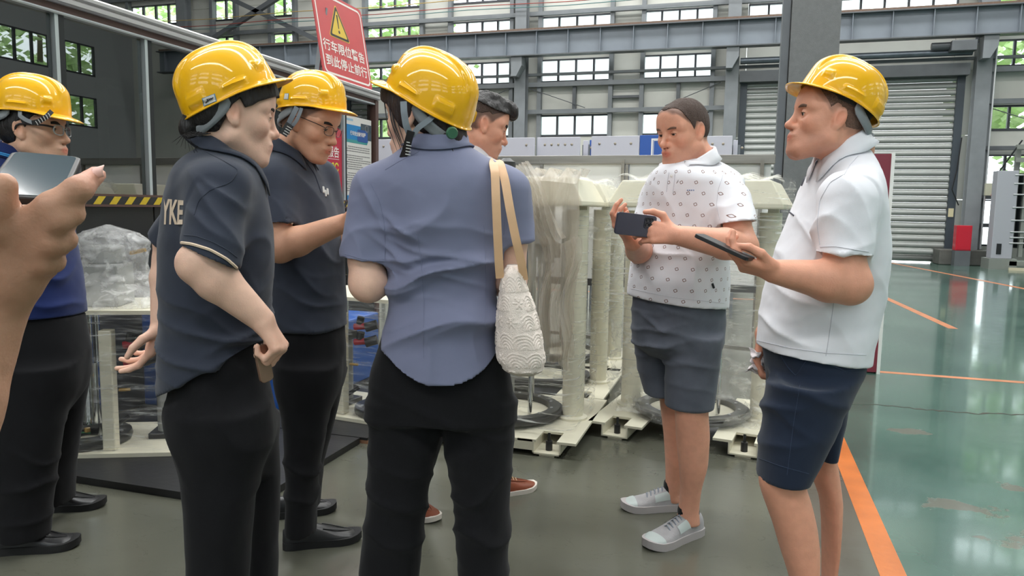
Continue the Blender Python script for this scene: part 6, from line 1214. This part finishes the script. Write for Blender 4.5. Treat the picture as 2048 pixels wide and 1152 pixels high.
collar(root, base, G(34, 312, 2.67), basis(2, -12), .064, .068, .040, .006, M_ROYALN, point=.04, out=.015, on=bvh_of(shL, root)); collar(root, base, G(34, 311, 2.67), basis(2, -12), .0800, .0840, .005, .002, M_LIGHTB, point=.02, out=.003)
hc_ = np.array(hl_.c)+np.array([-.004, 0, .066])
hair_mesh(root, base, hl_, M_HAIRK, .006, HL([-.13, -.06, -.03, -.015, .0, .012, .03, .06, .1], [-.075, -.07, -.05, .02, .035, .005, .04, .07, .09]), noise=.0012, cuts=(hat_cut(hl_, hc_, 5, -6),))
add_face(hl_, base, root, rgb(34, 28, 28), brow_t=.0055)
M_CLEAR = mat('clear_frame', rgb(190, 196, 200), .15, 0, alpha=.55); glasses(hl_, root, base, M_CLEAR, .0022, .024, .0165, .003, .103, M_RIM, True)
n1, n2 = fl_px(8, 1104), fl_px(160, 1090); shoe(root, base, n2+(n1-n2)/np.linalg.norm(n1-n2)*.285, n2, .102, .088, M_SHOEK, M_SOLEK); n1, n2 = fl_px(70, 1022), fl_px(212, 1010); shoe(root, base, n2+(n1-n2)/np.linalg.norm(n1-n2)*.285, n2, .102, .088, M_SHOEK, M_SOLEK)
hat, Bh = hard_hat(hc_, 5, -6, 0, 'yellow hard hat with striped strap at the temple, on the man at far left', .96)
strap_px(hat, hc_, [(40, 222, 2.555), (40, 232, 2.55), (52, 240, 2.55), (70, 247, 2.55)], .013, M_HARN); strap_px(hat, hc_, [(104, 222, 2.545), (92, 234, 2.54), (78, 243, 2.545), (64, 246, 2.55)], .016, M_BUCK)
for k in range(6): strap_px(hat, hc_, [(96-k*5, 226+k*3.2, 2.533), (99-k*5, 230+k*3.2, 2.533), (101-k*5, 235+k*3.0, 2.535)], .0022, M_STK, 'strap_stitch', .001)
strap_px(hat, hc_, [(18, 224, 2.58), (10, 231, 2.60), (6, 240, 2.62)], .02, M_HARN, 'strap')
# ---------------------------------------------------------------- H: man hidden behind the blouse
root, base = new_person(-.14, 3.08, 'bareheaded man with faded dark undercut and moustache, mostly hidden behind the blue-grey blouse'); pH = root
hh_ = Head((-.133, 3.043, 1.601), 16, -17, 0, 1.02, nose=1.0, jaw=1.0, brow=1.0, lids=.75, width=.98)
tor = px_rows(3.08, .18, [(303, 928, 984, None, .062), (318, 908, 992, None, .10), (335, 888, 1000, None, .15), (360, 872, 1008, None, .18), (450, 866, 1014, None, .185), (560, 868, 1012, None, .17), (665, 872, 1008, None, .165)], 14)
hips = px_rows(3.08, .15, [(640, 874, 1006), (700, 874, 1008), (745, 876, 1006)]); l1_ = px_rows(3.25, .08, [(735, 905, 1006), (850, 935, 1012), (958, 955, 1012)]); l2_ = px_rows(2.98, .08, [(735, 872, 975), (850, 815, 895), (1015, 770, 842)])
a1 = dict(S=G(905, 370, 2.92), E=G(930, 500, 2.86), W=G(985, 450, 2.75), r=(.05, .045, .03), f=(.6, -.5, .4), n=(0, .5, .8), side=1, curls=RELAX, thumb=[(.6, .7, .4), (.8, .2, .5), (.9, .1, .4)]); a2 = dict(S=G(985, 370, 3.22), E=G(1000, 500, 3.22), W=G(1005, 450, 3.0), r=(.05, .045, .03), f=(.2, -.9, .2), n=(0, .3, .9), side=-1, curls=RELAX, thumb=[(.6, .7, .4), (.8, .2, .5), (.9, .1, .4)])
body_mesh(root, base, hh_, SK_EU, tor, [l1_, l2_], [a1, a2], G(950, 312, 3.07), step=.0028, neck_r=(.056, .060), scalp=(np.array(rgb(70, 56, 50)[:3]), .85), stubble=.3, flush=.16, waist=1.0)
legs_mesh('trousers', root, base, M_TROU, hips, [l1_, l2_], .010, (), .003, 10)
cloth_mesh('white_shirt', root, base, M_WHITEP, tor, [(G(905, 370, 2.94), G(922, 460, 2.88), .07, .06), (G(985, 370, 3.20), G(995, 460, 3.22), .07, .06)], lambda X, Y, Z: G(940, 664, 3.0)[2]-Z, .0085, (), .003, 11)
collar(root, base, G(947, 314, 3.07), basis(14, -18), .070, .072, .042, .012, M_WHITEP, point=.04, out=.018)
hair_mesh(root, base, hh_, M_HAIRK, .010, HL([-.13, -.08, -.03, .02, .06, .1], [.085, .082, .072, .066, .070, .074]), lumps=[((.060, 0, .104), (.045, .050, .034)), ((.098, 0, .098), (.026, .046, .032)), ((.112, 0, .082), (.018, .042, .022)), ((.0, 0, .112), (.06, .05, .030))], noise=.006, nfreq=85)
o = hair_mesh(root, base, hh_, M_HAIRC, .0022, HL([-.13, -.06, -.03, -.015, .0, .012, .03, .06, .1], [.035, .035, .035, .045, .052, .045, .058, .075, .10]), name='faded_sides', noise=.0005)
add_face(hh_, base, root, rgb(46, 36, 32), brow_t=.006)
MB().tube([hh_.w((.1005-.35*abs(y)-.0, y, -.052-.25*abs(y)))-base for y in np.linspace(-.026, .026, 11)], [.002, .003, .0038, .0044, .0046, .0046, .0046, .0044, .0038, .003, .002], 8).build('moustache', M_HAIRK, root, smooth=True)
M_BROWNL = mat('brown_leather', rgb(126, 62, 36), .5, 0, .12, 20, .1, 200); M_SOLEW = mat('white_rubber_sole', rgb(216, 208, 198), .6); M_LACEB = mat('tan_lace', rgb(200, 168, 130), .6)
t_ = fl_px(1070, 974); h_ = fl_px(985, 992); shoe(root, base, t_+(h_-t_)/np.linalg.norm(h_-t_)*.285, t_, .10, .085, M_BROWNL, M_SOLEW, laces=M_LACEB, soleh=.02)
t_ = fl_px(876, 1045); h_ = fl_px(800, 1012); shoe(root, base, t_+(h_-t_)/np.linalg.norm(h_-t_)*.285, t_, .10, .085, M_BROWNL, M_SOLEW, laces=M_LACEB, soleh=.02)
bkb = G(1035, 500, 3.05); bk = empty('shoulder_bag', G2W(bkb), YAW); tag(bk, 'black bag showing as a dark strip right of the blue-grey blouse sleeve', 'bag'); V_ = Vox(bkb-.25, bkb+.25, .008); V_.loft(px_rows(3.05, .10, [(425, 1028, 1046), (450, 1020, 1052), (500, 1010, 1056), (560, 1008, 1057), (590, 1014, 1050)]), k=0); v_, f_ = V_.mesh(); mesh_obj('bag_body', v_-bkb, f_, cloth('black_nylon', rgb(22, 22, 25), .7), bk, True); ribbon('strap', curve_pts([G(990, 345, 3.02), G(1008, 350, 2.94), G(1026, 390, 2.93), G(1036, 430, 3.0)], 14), .03, MATS['black_nylon'], bk, bkb)
# ---------------------------------------------------------------- D: bareheaded man in the patterned white polo
root, base = new_person(.63, 2.93, 'bareheaded man in white polo with small printed squares, grey shorts and grey sneakers'); pD = root
hD = Head((.648, 2.892, 1.575), 213, -13, 0, 1.02, nose=1.0, jaw=1.08, brow=.9, lids=.72, fat=.006, width=1.03, chin=1.0)
tor = px_rows(2.92, .19, [(318, 1352, 1432, None, .06), (328, 1330, 1450, None, .09), (340, 1308, 1472, None, .14), (358, 1296, 1486, None, .178), (392, 1286, 1478, None, .192), (440, 1279, 1462, None, .195), (490, 1269, 1454, None, .19), (540, 1262, 1455, None, .19), (590, 1257, 1454, None, .187), (632, 1256, 1451, None, .185)], 33)
hips = px_rows(2.92, .165, [(585, 1270, 1446), (640, 1265, 1449), (685, 1266, 1446)], 33); ls_f = px_rows(3.02, .095, [(670, 1264, 1362), (740, 1274, 1352), (786, 1288, 1347)]); ls_n = px_rows(2.83, .10, [(670, 1328, 1447), (740, 1330, 1436), (813, 1328, 1429)])
lgF = px_rows(3.05, .056, [(700, 1290, 1356), (760, 1314, 1362), (820, 1321, 1368), (870, 1327, 1373), (920, 1330, 1371), (955, 1331, 1366, 3.06, .047), (985, 1330, 1362, 3.07, .042), (1000, 1328, 1364, 3.07, .045)]); lgN = px_rows(2.80, .062, [(700, 1345, 1425), (790, 1346, 1417), (830, 1350, 1417), (870, 1351, 1420), (930, 1357, 1416), (975, 1361, 1403, None, .05), (1015, 1357, 1398, None, .043), (1045, 1352, 1400, None, .047)])
hipb = px_rows(2.92, .15, [(640, 1275, 1440), (700, 1275, 1440)], 33)
aR = dict(S=G(1318, 388, 3.03), E=G(1282, 505, 2.90), W=G(1266, 486, 2.62), r=(.055, .047, .031), f=(-.62, -.25, .62), n=(.75, .1, .62), side=1, curls=[(28, 40, 22), (26, 40, 24), (26, 42, 24), (24, 42, 26)], thumb=[(.45, .5, .6), (.7, .1, .7), (.9, -.1, .4)], sc=.98)
aL = dict(S=G(1462, 392, 2.77), E=G(1486, 494, 2.66), W=G(1350, 470, 2.50), r=(.058, .053, .032), f=(-.98, -.05, .12), n=(-.15, .95, -.2), side=-1, curls=[(26, 44, 26), (30, 46, 28), (34, 46, 28), (38, 46, 28)], thumb=[(.55, .75, -.1), (.95, .2, .0), (.95, -.15, .0)], sc=1.0)
sl1, sl2 = (G(1462, 404, 2.78), G(1474, 447, 2.70), .076, .066, (.12, -.15, -1)), (G(1316, 402, 3.02), G(1296, 455, 2.97), .07, .062)
body_mesh(root, base, hD, SK_EU, tor, [lgF, lgN], [aR, aL], G(1393, 315, 2.91), step=.0025, neck_r=(.060, .066), off=-.030, legoff=0, stubble=.25, scalp=(np.array(rgb(86, 66, 58)[:3]), .8), flush=.20, waist=.95, sleeves=[sl1, sl2])
M_HEATH = cloth('heather_grey_blue_linen', rgb(92, 97, 108), .9, 500, .15, .1, .14)
legs_mesh('shorts', root, base, M_HEATH, hips, [ls_f, ls_n], taper=1, kk=.03, step=.007, folds=[((-.25, 0, 1), 15, .006, G(1310, 690, 2.8), (.10, .3, .11)), ((.5, 0, 1), 11, .006, G(1330, 650, 2.75), (.10, .3, .06)), ((.2, 0, 1), 12, .004, G(1390, 740, 2.72), (.08, .2, .09))], wr=.003, seed=12)
# print of small open squares on the white pique
def print_mat(name, base_, ink, cell, r0):
    M = mat(name, base_, .85, 0, 0, 8, .12, 900, spec=.25); N, L = M.node_tree.nodes, M.node_tree.links; b = N['Principled BSDF']; b.inputs['Sheen Weight'].default_value = .1
    at_ = N.new('ShaderNodeAttribute'); at_.attribute_name = 'Pat'; sp_ = N.new('ShaderNodeSeparateXYZ'); L.new(at_.outputs['Vector'], sp_.inputs[0])
    def M_(op, a, b_=None, c=None):
        n = N.new('ShaderNodeMath'); n.operation = op
        for i, q in enumerate((a, b_, c)):
            if q is None: continue
            if isinstance(q, (int, float)): n.inputs[i].default_value = q
            else: L.new(q, n.inputs[i])
        return n.outputs[0]
    v = M_('DIVIDE', sp_.outputs[1], cell); row = M_('FLOOR', v); u = M_('ADD', M_('DIVIDE', sp_.outputs[0], cell*1.35), M_('MULTIPLY', M_('MODULO', row, 2.0), .5)); fu = M_('MULTIPLY', M_('SUBTRACT', M_('FRACT', u), .5), cell*1.35); fv = M_('MULTIPLY', M_('SUBTRACT', M_('FRACT', v), .5), cell)
    e1 = M_('ADD', M_('MULTIPLY', fu, .92), M_('MULTIPLY', fv, .38)); e2 = M_('SUBTRACT', M_('MULTIPLY', fv, .92), M_('MULTIPLY', fu, .38)); a1_, a2_ = M_('ABSOLUTE', e1), M_('ABSOLUTE', e2)
    p4 = M_('POWER', M_('ADD', M_('POWER', a1_, 4.0), M_('POWER', a2_, 4.0)), .25); m_ = M_('MULTIPLY', M_('LESS_THAN', p4, r0), M_('GREATER_THAN', p4, r0*.62))
    mx = N.new('ShaderNodeMix'); mx.data_type = 'RGBA'; mx.inputs['A'].default_value = base_; mx.inputs['B'].default_value = ink; L.new(m_, mx.inputs['Factor']); L.new(mx.outputs['Result'], b.inputs['Base Color']); return M
M_PRINT = print_mat('printed_white_pique', rgb(234, 234, 240), rgb(138, 112, 106), .040, .0058)
shD, VD = cloth_mesh('polo_shirt', root, base, M_PRINT, tor, [sl1, sl2], planeZ(G(1258, 590, 2.92), G(1450, 614, 2.92), .0), .006, [((.75, 0, .6), 8, .006, G(1310, 430, 2.75), (.10, .2, .10)), ((.2, 0, 1), 10, .006, G(1330, 495, 2.72), (.10, .2, .05)), ((-.6, 0, .8), 9, .005, G(1440, 440, 2.72), (.06, .2, .10)), ((.9, 0, .2), 7, .005, G(1360, 540, 2.72), (.14, .2, .08))], .0022, 13, k=.05)
cD = np.array([tor[4][1], 2.92]); d_ = VD[:, :2]-cD; ang = np.arctan2(d_[:, 0], -d_[:, 1]); at_ = shD.data.attributes.new('Pat', 'FLOAT_VECTOR', 'POINT'); pv = np.stack([ang*.185, VD[:, 2], 0*ang], 1).astype(np.float32); at_.data.foreach_set('vector', pv.reshape(-1))
bD = bvh_of(shD, root); collar(root, base, G(1388, 326, 2.90), basis(213, -20), .076, .078, .042, .008, M_WHITEP, gap=20, point=.045, out=.017, on=bD)
M_SEAMW = cloth('white_seam', rgb(206, 206, 214), .9)
for nm, pl, r_ in (('placket', [(1338, 345), (1335, 365), (1333, 384)], .0014), ('placket', [(1350, 348), (1348, 368), (1346, 386)], .0014), ('sleeve_hem', [(1441, 446), (1460, 444), (1480, 441), (1506, 440)], .0011), ('armhole_seam', [(1446, 350), (1436, 380), (1433, 410), (1440, 440)], .001), ('hem_seam', [(1262, 577), (1300, 586), (1360, 597), (1448, 606)], .001)): seam(nm, bD, pl, r_, M_SEAMW, root, 30, .0004)
seam('side_tag', bD, [(1424, 567), (1427, 576)], .0045, M_BUCK, root, 4, .002); M_LOGO = mat('logo_thread', rgb(120, 140, 180), .7)
for k in range(4): seam('chest_logo', bD, [(1374+k*4, 380.5), (1376.5+k*4, 380.5)], .0022, M_LOGO, root, 4, .0006)
MB().lathe([(0, .003), (.005, .002), (.005, 0)], on_surface(bD[0], 1343, 352, .001)@np.stack([G_R, G_F, [0, 0, 1]], 1)-base, 10, (-.3, -.9, .1)).build('button', M_STK, root)
hD_hl = lambda x, ya: np.interp(x, [-.13, -.06, -.032, -.018, -.005, .006, .020, .034, .055, .075, .1], [-.058, -.052, -.03, .0, .034, .036, .008, .040, .078, .100, .125])-.016*np.exp(-(ya/.020)**2)*(x > .03)+.010*np.exp(-((ya-.045)/.018)**2)*(x > .03)
hair_mesh(root, base, hD, M_HAIRC, .0024, hD_hl, noise=.0013, width=1.03, nfreq=140)
add_face(hD, base, root, rgb(112, 86, 72), brow_t=.0050)
M_SUEDE = mat('grey_suede_sneaker', rgb(168, 166, 168), .8, 0, .08, 30, .2, 300); M_SOLEG = mat('pale_sneaker_sole', rgb(180, 174, 174), .6); M_SATIN = mat('silver_grey_panel', rgb(186, 196, 194), .45); M_LACEG = mat('grey_lace', rgb(140, 146, 156), .8); M_SOCK = cloth('black_sock', rgb(16, 16, 18), .95)
for (h_, t_, lg, by) in ((fl_px(1368, 996), fl_px(1248, 998), lgF, 3.07), (fl_px(1410, 1052), fl_px(1288, 1092), lgN, 2.78)):
    f_ = (t_-h_)/np.linalg.norm(t_-h_); c_ = np.array([lg[-1][1], lg[-1][2]]); hh2 = c_-f_*.070; shoe(root, base, hh2, hh2+f_*.295, .108, .098, M_SUEDE, M_SOLEG, 'sneaker', .030, laces=M_LACEG, stripe=M_SATIN)
    MB().lathe([(.030, .06), (.041, .075), (.043, .10), (.041, .118), (.036, .12)], np.array([c_[0], c_[1], 0])-base, 24).build('sock', M_SOCK, root, smooth=True)
def phone(name, c, ax, ay, w_, h_, t_, body, label, screen=None, cams=None):
    """c centre, ax along the long side, ay along the short side (viewer frame)"""
    ax = np.asarray(ax, float); ax /= np.linalg.norm(ax); ay = np.asarray(ay, float); ay = ay-ax*(ax@ay); ay /= np.linalg.norm(ay); n = np.cross(ax, ay); c = np.asarray(c, float); o = empty(name, G2W(c), YAW); tag(o, label, 'phone'); fn = lambda x, y, e: ax*x+ay*y+n*e
    v, f = flat(rrect(-h_/2, h_/2, -w_/2, w_/2, .010), fn, -t_/2, t_/2); MB().add(v, f).build('body', body, o, bevel=.0018)
    v, f = flat(rrect(-h_/2+.004, h_/2-.004, -w_/2+.004, w_/2-.004, .008), fn, (t_/2 if screen != 'neg' else -t_/2-.0006), (t_/2+.0006 if screen != 'neg' else -t_/2)); MB().add(v, f).build('screen', mat('phone_screen', rgb(70, 84, 92), .08, coat=.5), o)
    if cams:
        s_ = -1 if screen != 'neg' else 1; e0 = s_*t_/2; v, f = flat(rrect(h_/2-.047, h_/2-.012, -w_/2+.006, -w_/2+.044, .008), fn, min(e0, e0+s_*.0016), max(e0, e0+s_*.0016)); isl = MB().add(v, f).build('camera_island', mat('phone_camera_island', rgb(24, 26, 36), .3), o)
        for (x, y) in ((h_/2-.022, -w_/2+.015), (h_/2-.037, -w_/2+.015), (h_/2-.022, -w_/2+.032), (h_/2-.037, -w_/2+.032)): MB().lathe([(0, .0012), (.0045, .0012), (.0058, .0024), (.0062, 0)], fn(x, y, e0+s_*.0016), 14, n*s_).build('lens', M_BUCK, isl, smooth=True)
    return o
M_PHBLUE = mat('dark_blue_phone', rgb(38, 42, 60), .3, coat=.4); M_PHBLK = mat('black_phone_case', rgb(26, 26, 28), .45)
phone('phone', G(1271, 450, 2.475), (.95, .38, -.10), (-.10, .05, -.95), .074, .152, .009, M_PHBLUE, 'dark blue phone with camera lenses showing, held sideways by the man in printed polo', 'neg' if False else None, True)
GOFF[0] = -.17
# ---------------------------------------------------------------- R: man in the plain white polo at the right
root, base = new_person(.90, 2.15, 'man in yellow hat, plain white polo and navy shorts, holding a black phone and tissue'); pR = root
hR = Head((.885, 2.137, 1.536), 177, 8, 0, .95, nose=.95, jaw=1.1, brow=1.0, lids=.5, fat=.007, width=1.02)
tor = px_rows(2.32, .185, [(296, 1664, 1736, None, .06), (312, 1640, 1744, None, .09), (330, 1622, 1752, None, .14), (354, 1608, 1760, None, .178), (392, 1592, 1767, None, .192), (440, 1572, 1771, None, .192), (490, 1552, 1775, None, .188), (540, 1536, 1772, None, .182), (590, 1524, 1765, None, .178), (640, 1516, 1754, None, .176), (690, 1511, 1742, None, .176), (740, 1510, 1734, None, .178)])
hips = px_rows(2.32, .165, [(695, 1522, 1733), (740, 1530, 1722), (785, 1530, 1698)]); sn = px_rows(2.22, .102, [(765, 1528, 1694), (840, 1521, 1682), (900, 1515, 1650), (957, 1512, 1620)]); sf = px_rows(2.44, .10, [(765, 1570, 1702), (840, 1596, 1692), (908, 1606, 1675)])
gn = px_rows(2.215, .064, [(860, 1548, 1600), (920, 1526, 1604), (950, 1516, 1610), (970, 1516, 1612), (1000, 1526, 1623), (1050, 1544, 1635), (1100, 1558, 1641), (1152, 1574, 1640), (1220, 1592, 1642, None, .05), (1285, 1600, 1642, None, .042)]); gf = px_rows(2.44, .06, [(850, 1625, 1662), (900, 1614, 1672), (950, 1620, 1680), (1000, 1637, 1687), (1050, 1641, 1685), (1100, 1642, 1681), (1152, 1642, 1674, None, .05), (1210, 1642, 1671, None, .04)])
aL = dict(S=G(1692, 392, 2.12), E=G(1700, 568, 2.09), W=G(1548, 543, 2.08), r=(.060, .053, .031), f=(-.95, .02, .20), n=(.15, .35, .93), side=-1, curls=[(30, 40, 20), (34, 44, 24), (40, 46, 26), (46, 48, 28)], thumb=[(.75, .45, .35), (.92, -.05, .3), (.92, -.4, .05)], sc=.97)
aR = dict(S=G(1650, 392, 2.50), E=G(1600, 560, 2.52), W=G(1530, 668, 2.46), r=(.056, .048, .031), f=(-.25, -.05, -.95), n=(.85, -.35, -.2), side=1, curls=[(35, 50, 30), (38, 52, 30), (42, 54, 32), (46, 56, 34)], thumb=[(.6, .5, .5), (.85, .1, .6), (.9, -.1, .5)], sc=1.0)
slR = [(G(1692, 402, 2.13), G(1688, 509, 2.10), .078, .068, (-.05, 0, -1)), (G(1650, 402, 2.50), G(1620, 505, 2.51), .072, .064)]
body_mesh(root, base, hR, SK_EU*np.array([1.0, .97, .95]), tor, [gn, gf], [aL, aR], G(1700, 300, 2.32), step=.0023, neck_r=(.060, .064), off=-.030, legoff=0, stubble=.35, scalp=(np.array(rgb(110, 84, 72)[:3]), .5), flush=.20, waist=.95, sleeves=slR)
legs_mesh('shorts', root, base, M_NAVYS, hips, [sn, sf], taper=1, kk=.035, step=.007, folds=[((.6, 0, 1), 9, .005, G(1620, 800, 2.12), (.12, .3, .10)), ((-.5, 0, 1), 9, .005, G(1560, 860, 2.12), (.08, .3, .10))], wr=.0025, seed=14)
shR, _ = cloth_mesh('polo_shirt', root, base, M_WHITEP, tor, slR, planeZ(G(1512, 694, 2.32), G(1733, 722, 2.32), 0), .0052, [((.75, 0, .65), 9, .006, G(1600, 440, 2.15), (.08, .2, .12)), ((-.5, 0, 1), 9, .006, G(1640, 530, 2.15), (.08, .2, .10)), ((.3, 0, 1), 8, .006, G(1560, 640, 2.15), (.10, .2, .10)), ((.9, 0, .3), 7, .005, G(1700, 640, 2.14), (.12, .2, .12)), ((.9, 0, .4), 9, .004, G(1690, 430, 2.05), (.06, .1, .12))], .002, 15, k=.05)
bR = bvh_of(shR, root); collar(root, base, G(1688, 308, 2.32), basis(180, -28), .066, .068, .044, .008, M_WHITEP, gap=18, point=.045, out=.017, on=bR)
for nm, pl, r_ in (('cuff_seam', [(1640, 494), (1670, 493), (1700, 498), (1737, 504)], .0012), ('armhole_seam', [(1686, 350), (1660, 365), (1640, 400), (1634, 450), (1640, 490)], .0011), ('shoulder_seam', [(1688, 350), (1700, 330), (1716, 312)], .0011), ('hem_seam', [(1514, 681), (1580, 696), (1650, 706), (1732, 710)], .0011), ('side_seam', [(1668, 600), (1660, 660), (1652, 712)], .001)): seam(nm, bR, pl, r_, M_SEAMW, root, 36, .0004)
M_DGREY = mat('dark_grey_print', rgb(70, 72, 84), .7)
for k in range(6): seam('chest_logo', bR, [(1579+k*1.6, 424+k*1.3), (1580+k*1.6, 425+k*1.3)], .0024, M_DGREY, root, 3, .0006)
seam('placket', bR, [(1612, 352), (1608, 362), (1604, 372)], .003, M_DGREY, root, 8, .001)
bS = bvh_of([o for o in root.children if o.name.startswith('shorts')][0], root); M_NSEAM = cloth('navy_seam', rgb(52, 64, 86), .9)
for nm, pl in (('side_seam', [(1600, 770), (1588, 840), (1574, 950)]), ('pocket_seam', [(1562, 712), (1576, 735), (1592, 752), (1612, 722)]), ('hem_seam', [(1514, 915), (1560, 932), (1618, 948)]), ('back_pocket', [(1662, 730), (1690, 742), (1722, 738)])): seam(nm, bS, pl, .0009, M_NSEAM, root, 30, .0003)
hc_ = np.array(hR.c)+np.array([.030, 0, .050])
hair_mesh(root, base, hR, mat('light_brown_stubble', rgb(128, 98, 84), .8, 0, .25, 260, .8, 380), .0016, HL([-.13, -.06, -.032, -.018, -.005, .006, .022, .034, .055, .1], [-.050, -.045, -.02, .012, .038, .042, .028, .048, .076, .11]), noise=.0006, nfreq=140, cuts=(hat_cut(hR, hc_, 177, 25),))
add_face(hR, base, root, rgb(104, 80, 66), brow_t=.0050)
for g_, y_ in ((gn, 185), (gf, 178)):
    f_ = np.array([math.cos(math.radians(y_)), math.sin(math.radians(y_))]); c_ = np.array([g_[-1][1], g_[-1][2]]); hh2 = c_-f_*.070; shoe(root, base, hh2, hh2+f_*.29, .105, .098, M_SUEDE, M_SOLEG, 'sneaker', .030, laces=M_LACEG, stripe=M_SATIN)
hat, Bh = hard_hat(hc_, 177, 25, 0, 'yellow hard hat tipped back on the man in plain white polo at right', .90)
pp = phone('phone', G(1449, 494, 2.07), (-.75, .50, .36), (.28, .95, .08), .072, .150, .010, M_PHBLK, 'black phone seen edge-on in the hand of the man in plain white polo', None, None)
M_ROSE = mat('rose_gold_case', rgb(150, 118, 100), .25, .6)
GOFF[0] = 0.0
for n_, c_, l_ in PEND: phone(n_, c_, (-.12, -.15, 1), (.62, .78, 0), .034, .090, .010, M_ROSE, l_)
GOFF[0] = -.17
# crumpled tissue in his other hand
tb = G(1517, 722, 2.43); ts = empty('tissue', G2W(tb), YAW); tag(ts, 'crumpled white tissue in the hand of the man in navy shorts', 'tissue')
def tiss(u, v): q = np.array([(u-.5)*.055, (v-.5)*.02, (.5-v)*.075-.012*u]); n_ = vnoise(np.array([[u*5, v*6, 1.0]]), 4)[0]; n2 = vnoise(np.array([[u*9, v*9, 3.0]]), 5)[0]; return q+np.array([.014*n2, .022*n_+.012*n2, .008*n_])
MB().grid(tiss, 26, 26).build('sheet', mat('tissue_paper', rgb(236, 226, 228), .9), ts, smooth=True, solid=.0012)
GOFF[0] = 0.0
# ---------------------------------------------------------------- F: bare forearm and hand with phone, close at the left edge
fb = np.array([-.42, .62, 0.0]); root = empty('person', G2W(fb), YAW); tag(root, 'person at the left edge, only a bare forearm and hand with a phone in view', 'person')
V_ = Vox(np.array([-.75, .35, .72]), np.array([-.28, .80, 1.42]), .0036); q = lambda x, y, b: G(x, y, b)
V_.chain([q(-330, 1120, .50), q(-160, 920, .57), q(-112, 800, .59), q(-62, 690, .61), q(-22, 610, .62)], [.050, .044, .039, .031, .0265], .02); V_.chain([q(-22, 610, .62), q(14, 530, .62), q(34, 470, .62)], [.0265, .031, .026], .02, ((.2, 1, 0), .72)); V_.cone(q(14, 540, .615), q(60, 480, .615), .023, .021, .015)
V_.chain([q(40, 462, .602), q(104, 414, .592), q(156, 380, .600), q(192, 350, .618)], [.0135, .0112, .0096, .0070], .007)
V_.chain([q(62, 486, .605), q(118, 440, .592), q(146, 428, .600), q(134, 446, .625)], [.0125, .0104, .0094, .0082], .004)
V_.chain([q(60, 518, .610), q(110, 484, .598), q(130, 478, .606), q(118, 496, .63)], [.0120, .0098, .0088, .0078], .004)
V_.chain([q(50, 548, .615), q(92, 526, .606), q(108, 524, .612), q(96, 542, .635)], [.0110, .0088, .0080, .0070], .004)
V_.chain([q(2, 520, .610), q(-22, 450, .590), q(-10, 402, .585), q(10, 370, .585)], [.018, .0135, .0118, .0095], .010)
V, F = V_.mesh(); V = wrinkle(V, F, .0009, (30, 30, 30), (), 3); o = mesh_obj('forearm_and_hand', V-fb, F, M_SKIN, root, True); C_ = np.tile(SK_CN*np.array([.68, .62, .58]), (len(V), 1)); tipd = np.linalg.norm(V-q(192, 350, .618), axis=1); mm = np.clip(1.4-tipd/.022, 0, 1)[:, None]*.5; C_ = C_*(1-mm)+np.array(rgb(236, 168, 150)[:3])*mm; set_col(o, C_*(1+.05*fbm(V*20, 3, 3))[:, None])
nl = q(197, 345, .6125); b_ = MB(); b_.grid(lambda u, v: nl-fb+np.array([(u-.5)*.010+.0005*v, -.0022*math.sin(PI*v)-.001, (v-.5)*.009+.3*(u-.5)*.010]), 8, 8).build('fingernail', mat('nail', rgb(244, 196, 184), .25), root, smooth=True, solid=.0008)
phone('phone', G(72, 358, .69), (-.38, .87, .30), (-.90, -.38, .06), .060, .145, .011, M_PHBLK, 'black-cased phone held up close at the left edge, its grey screen showing', None, None)
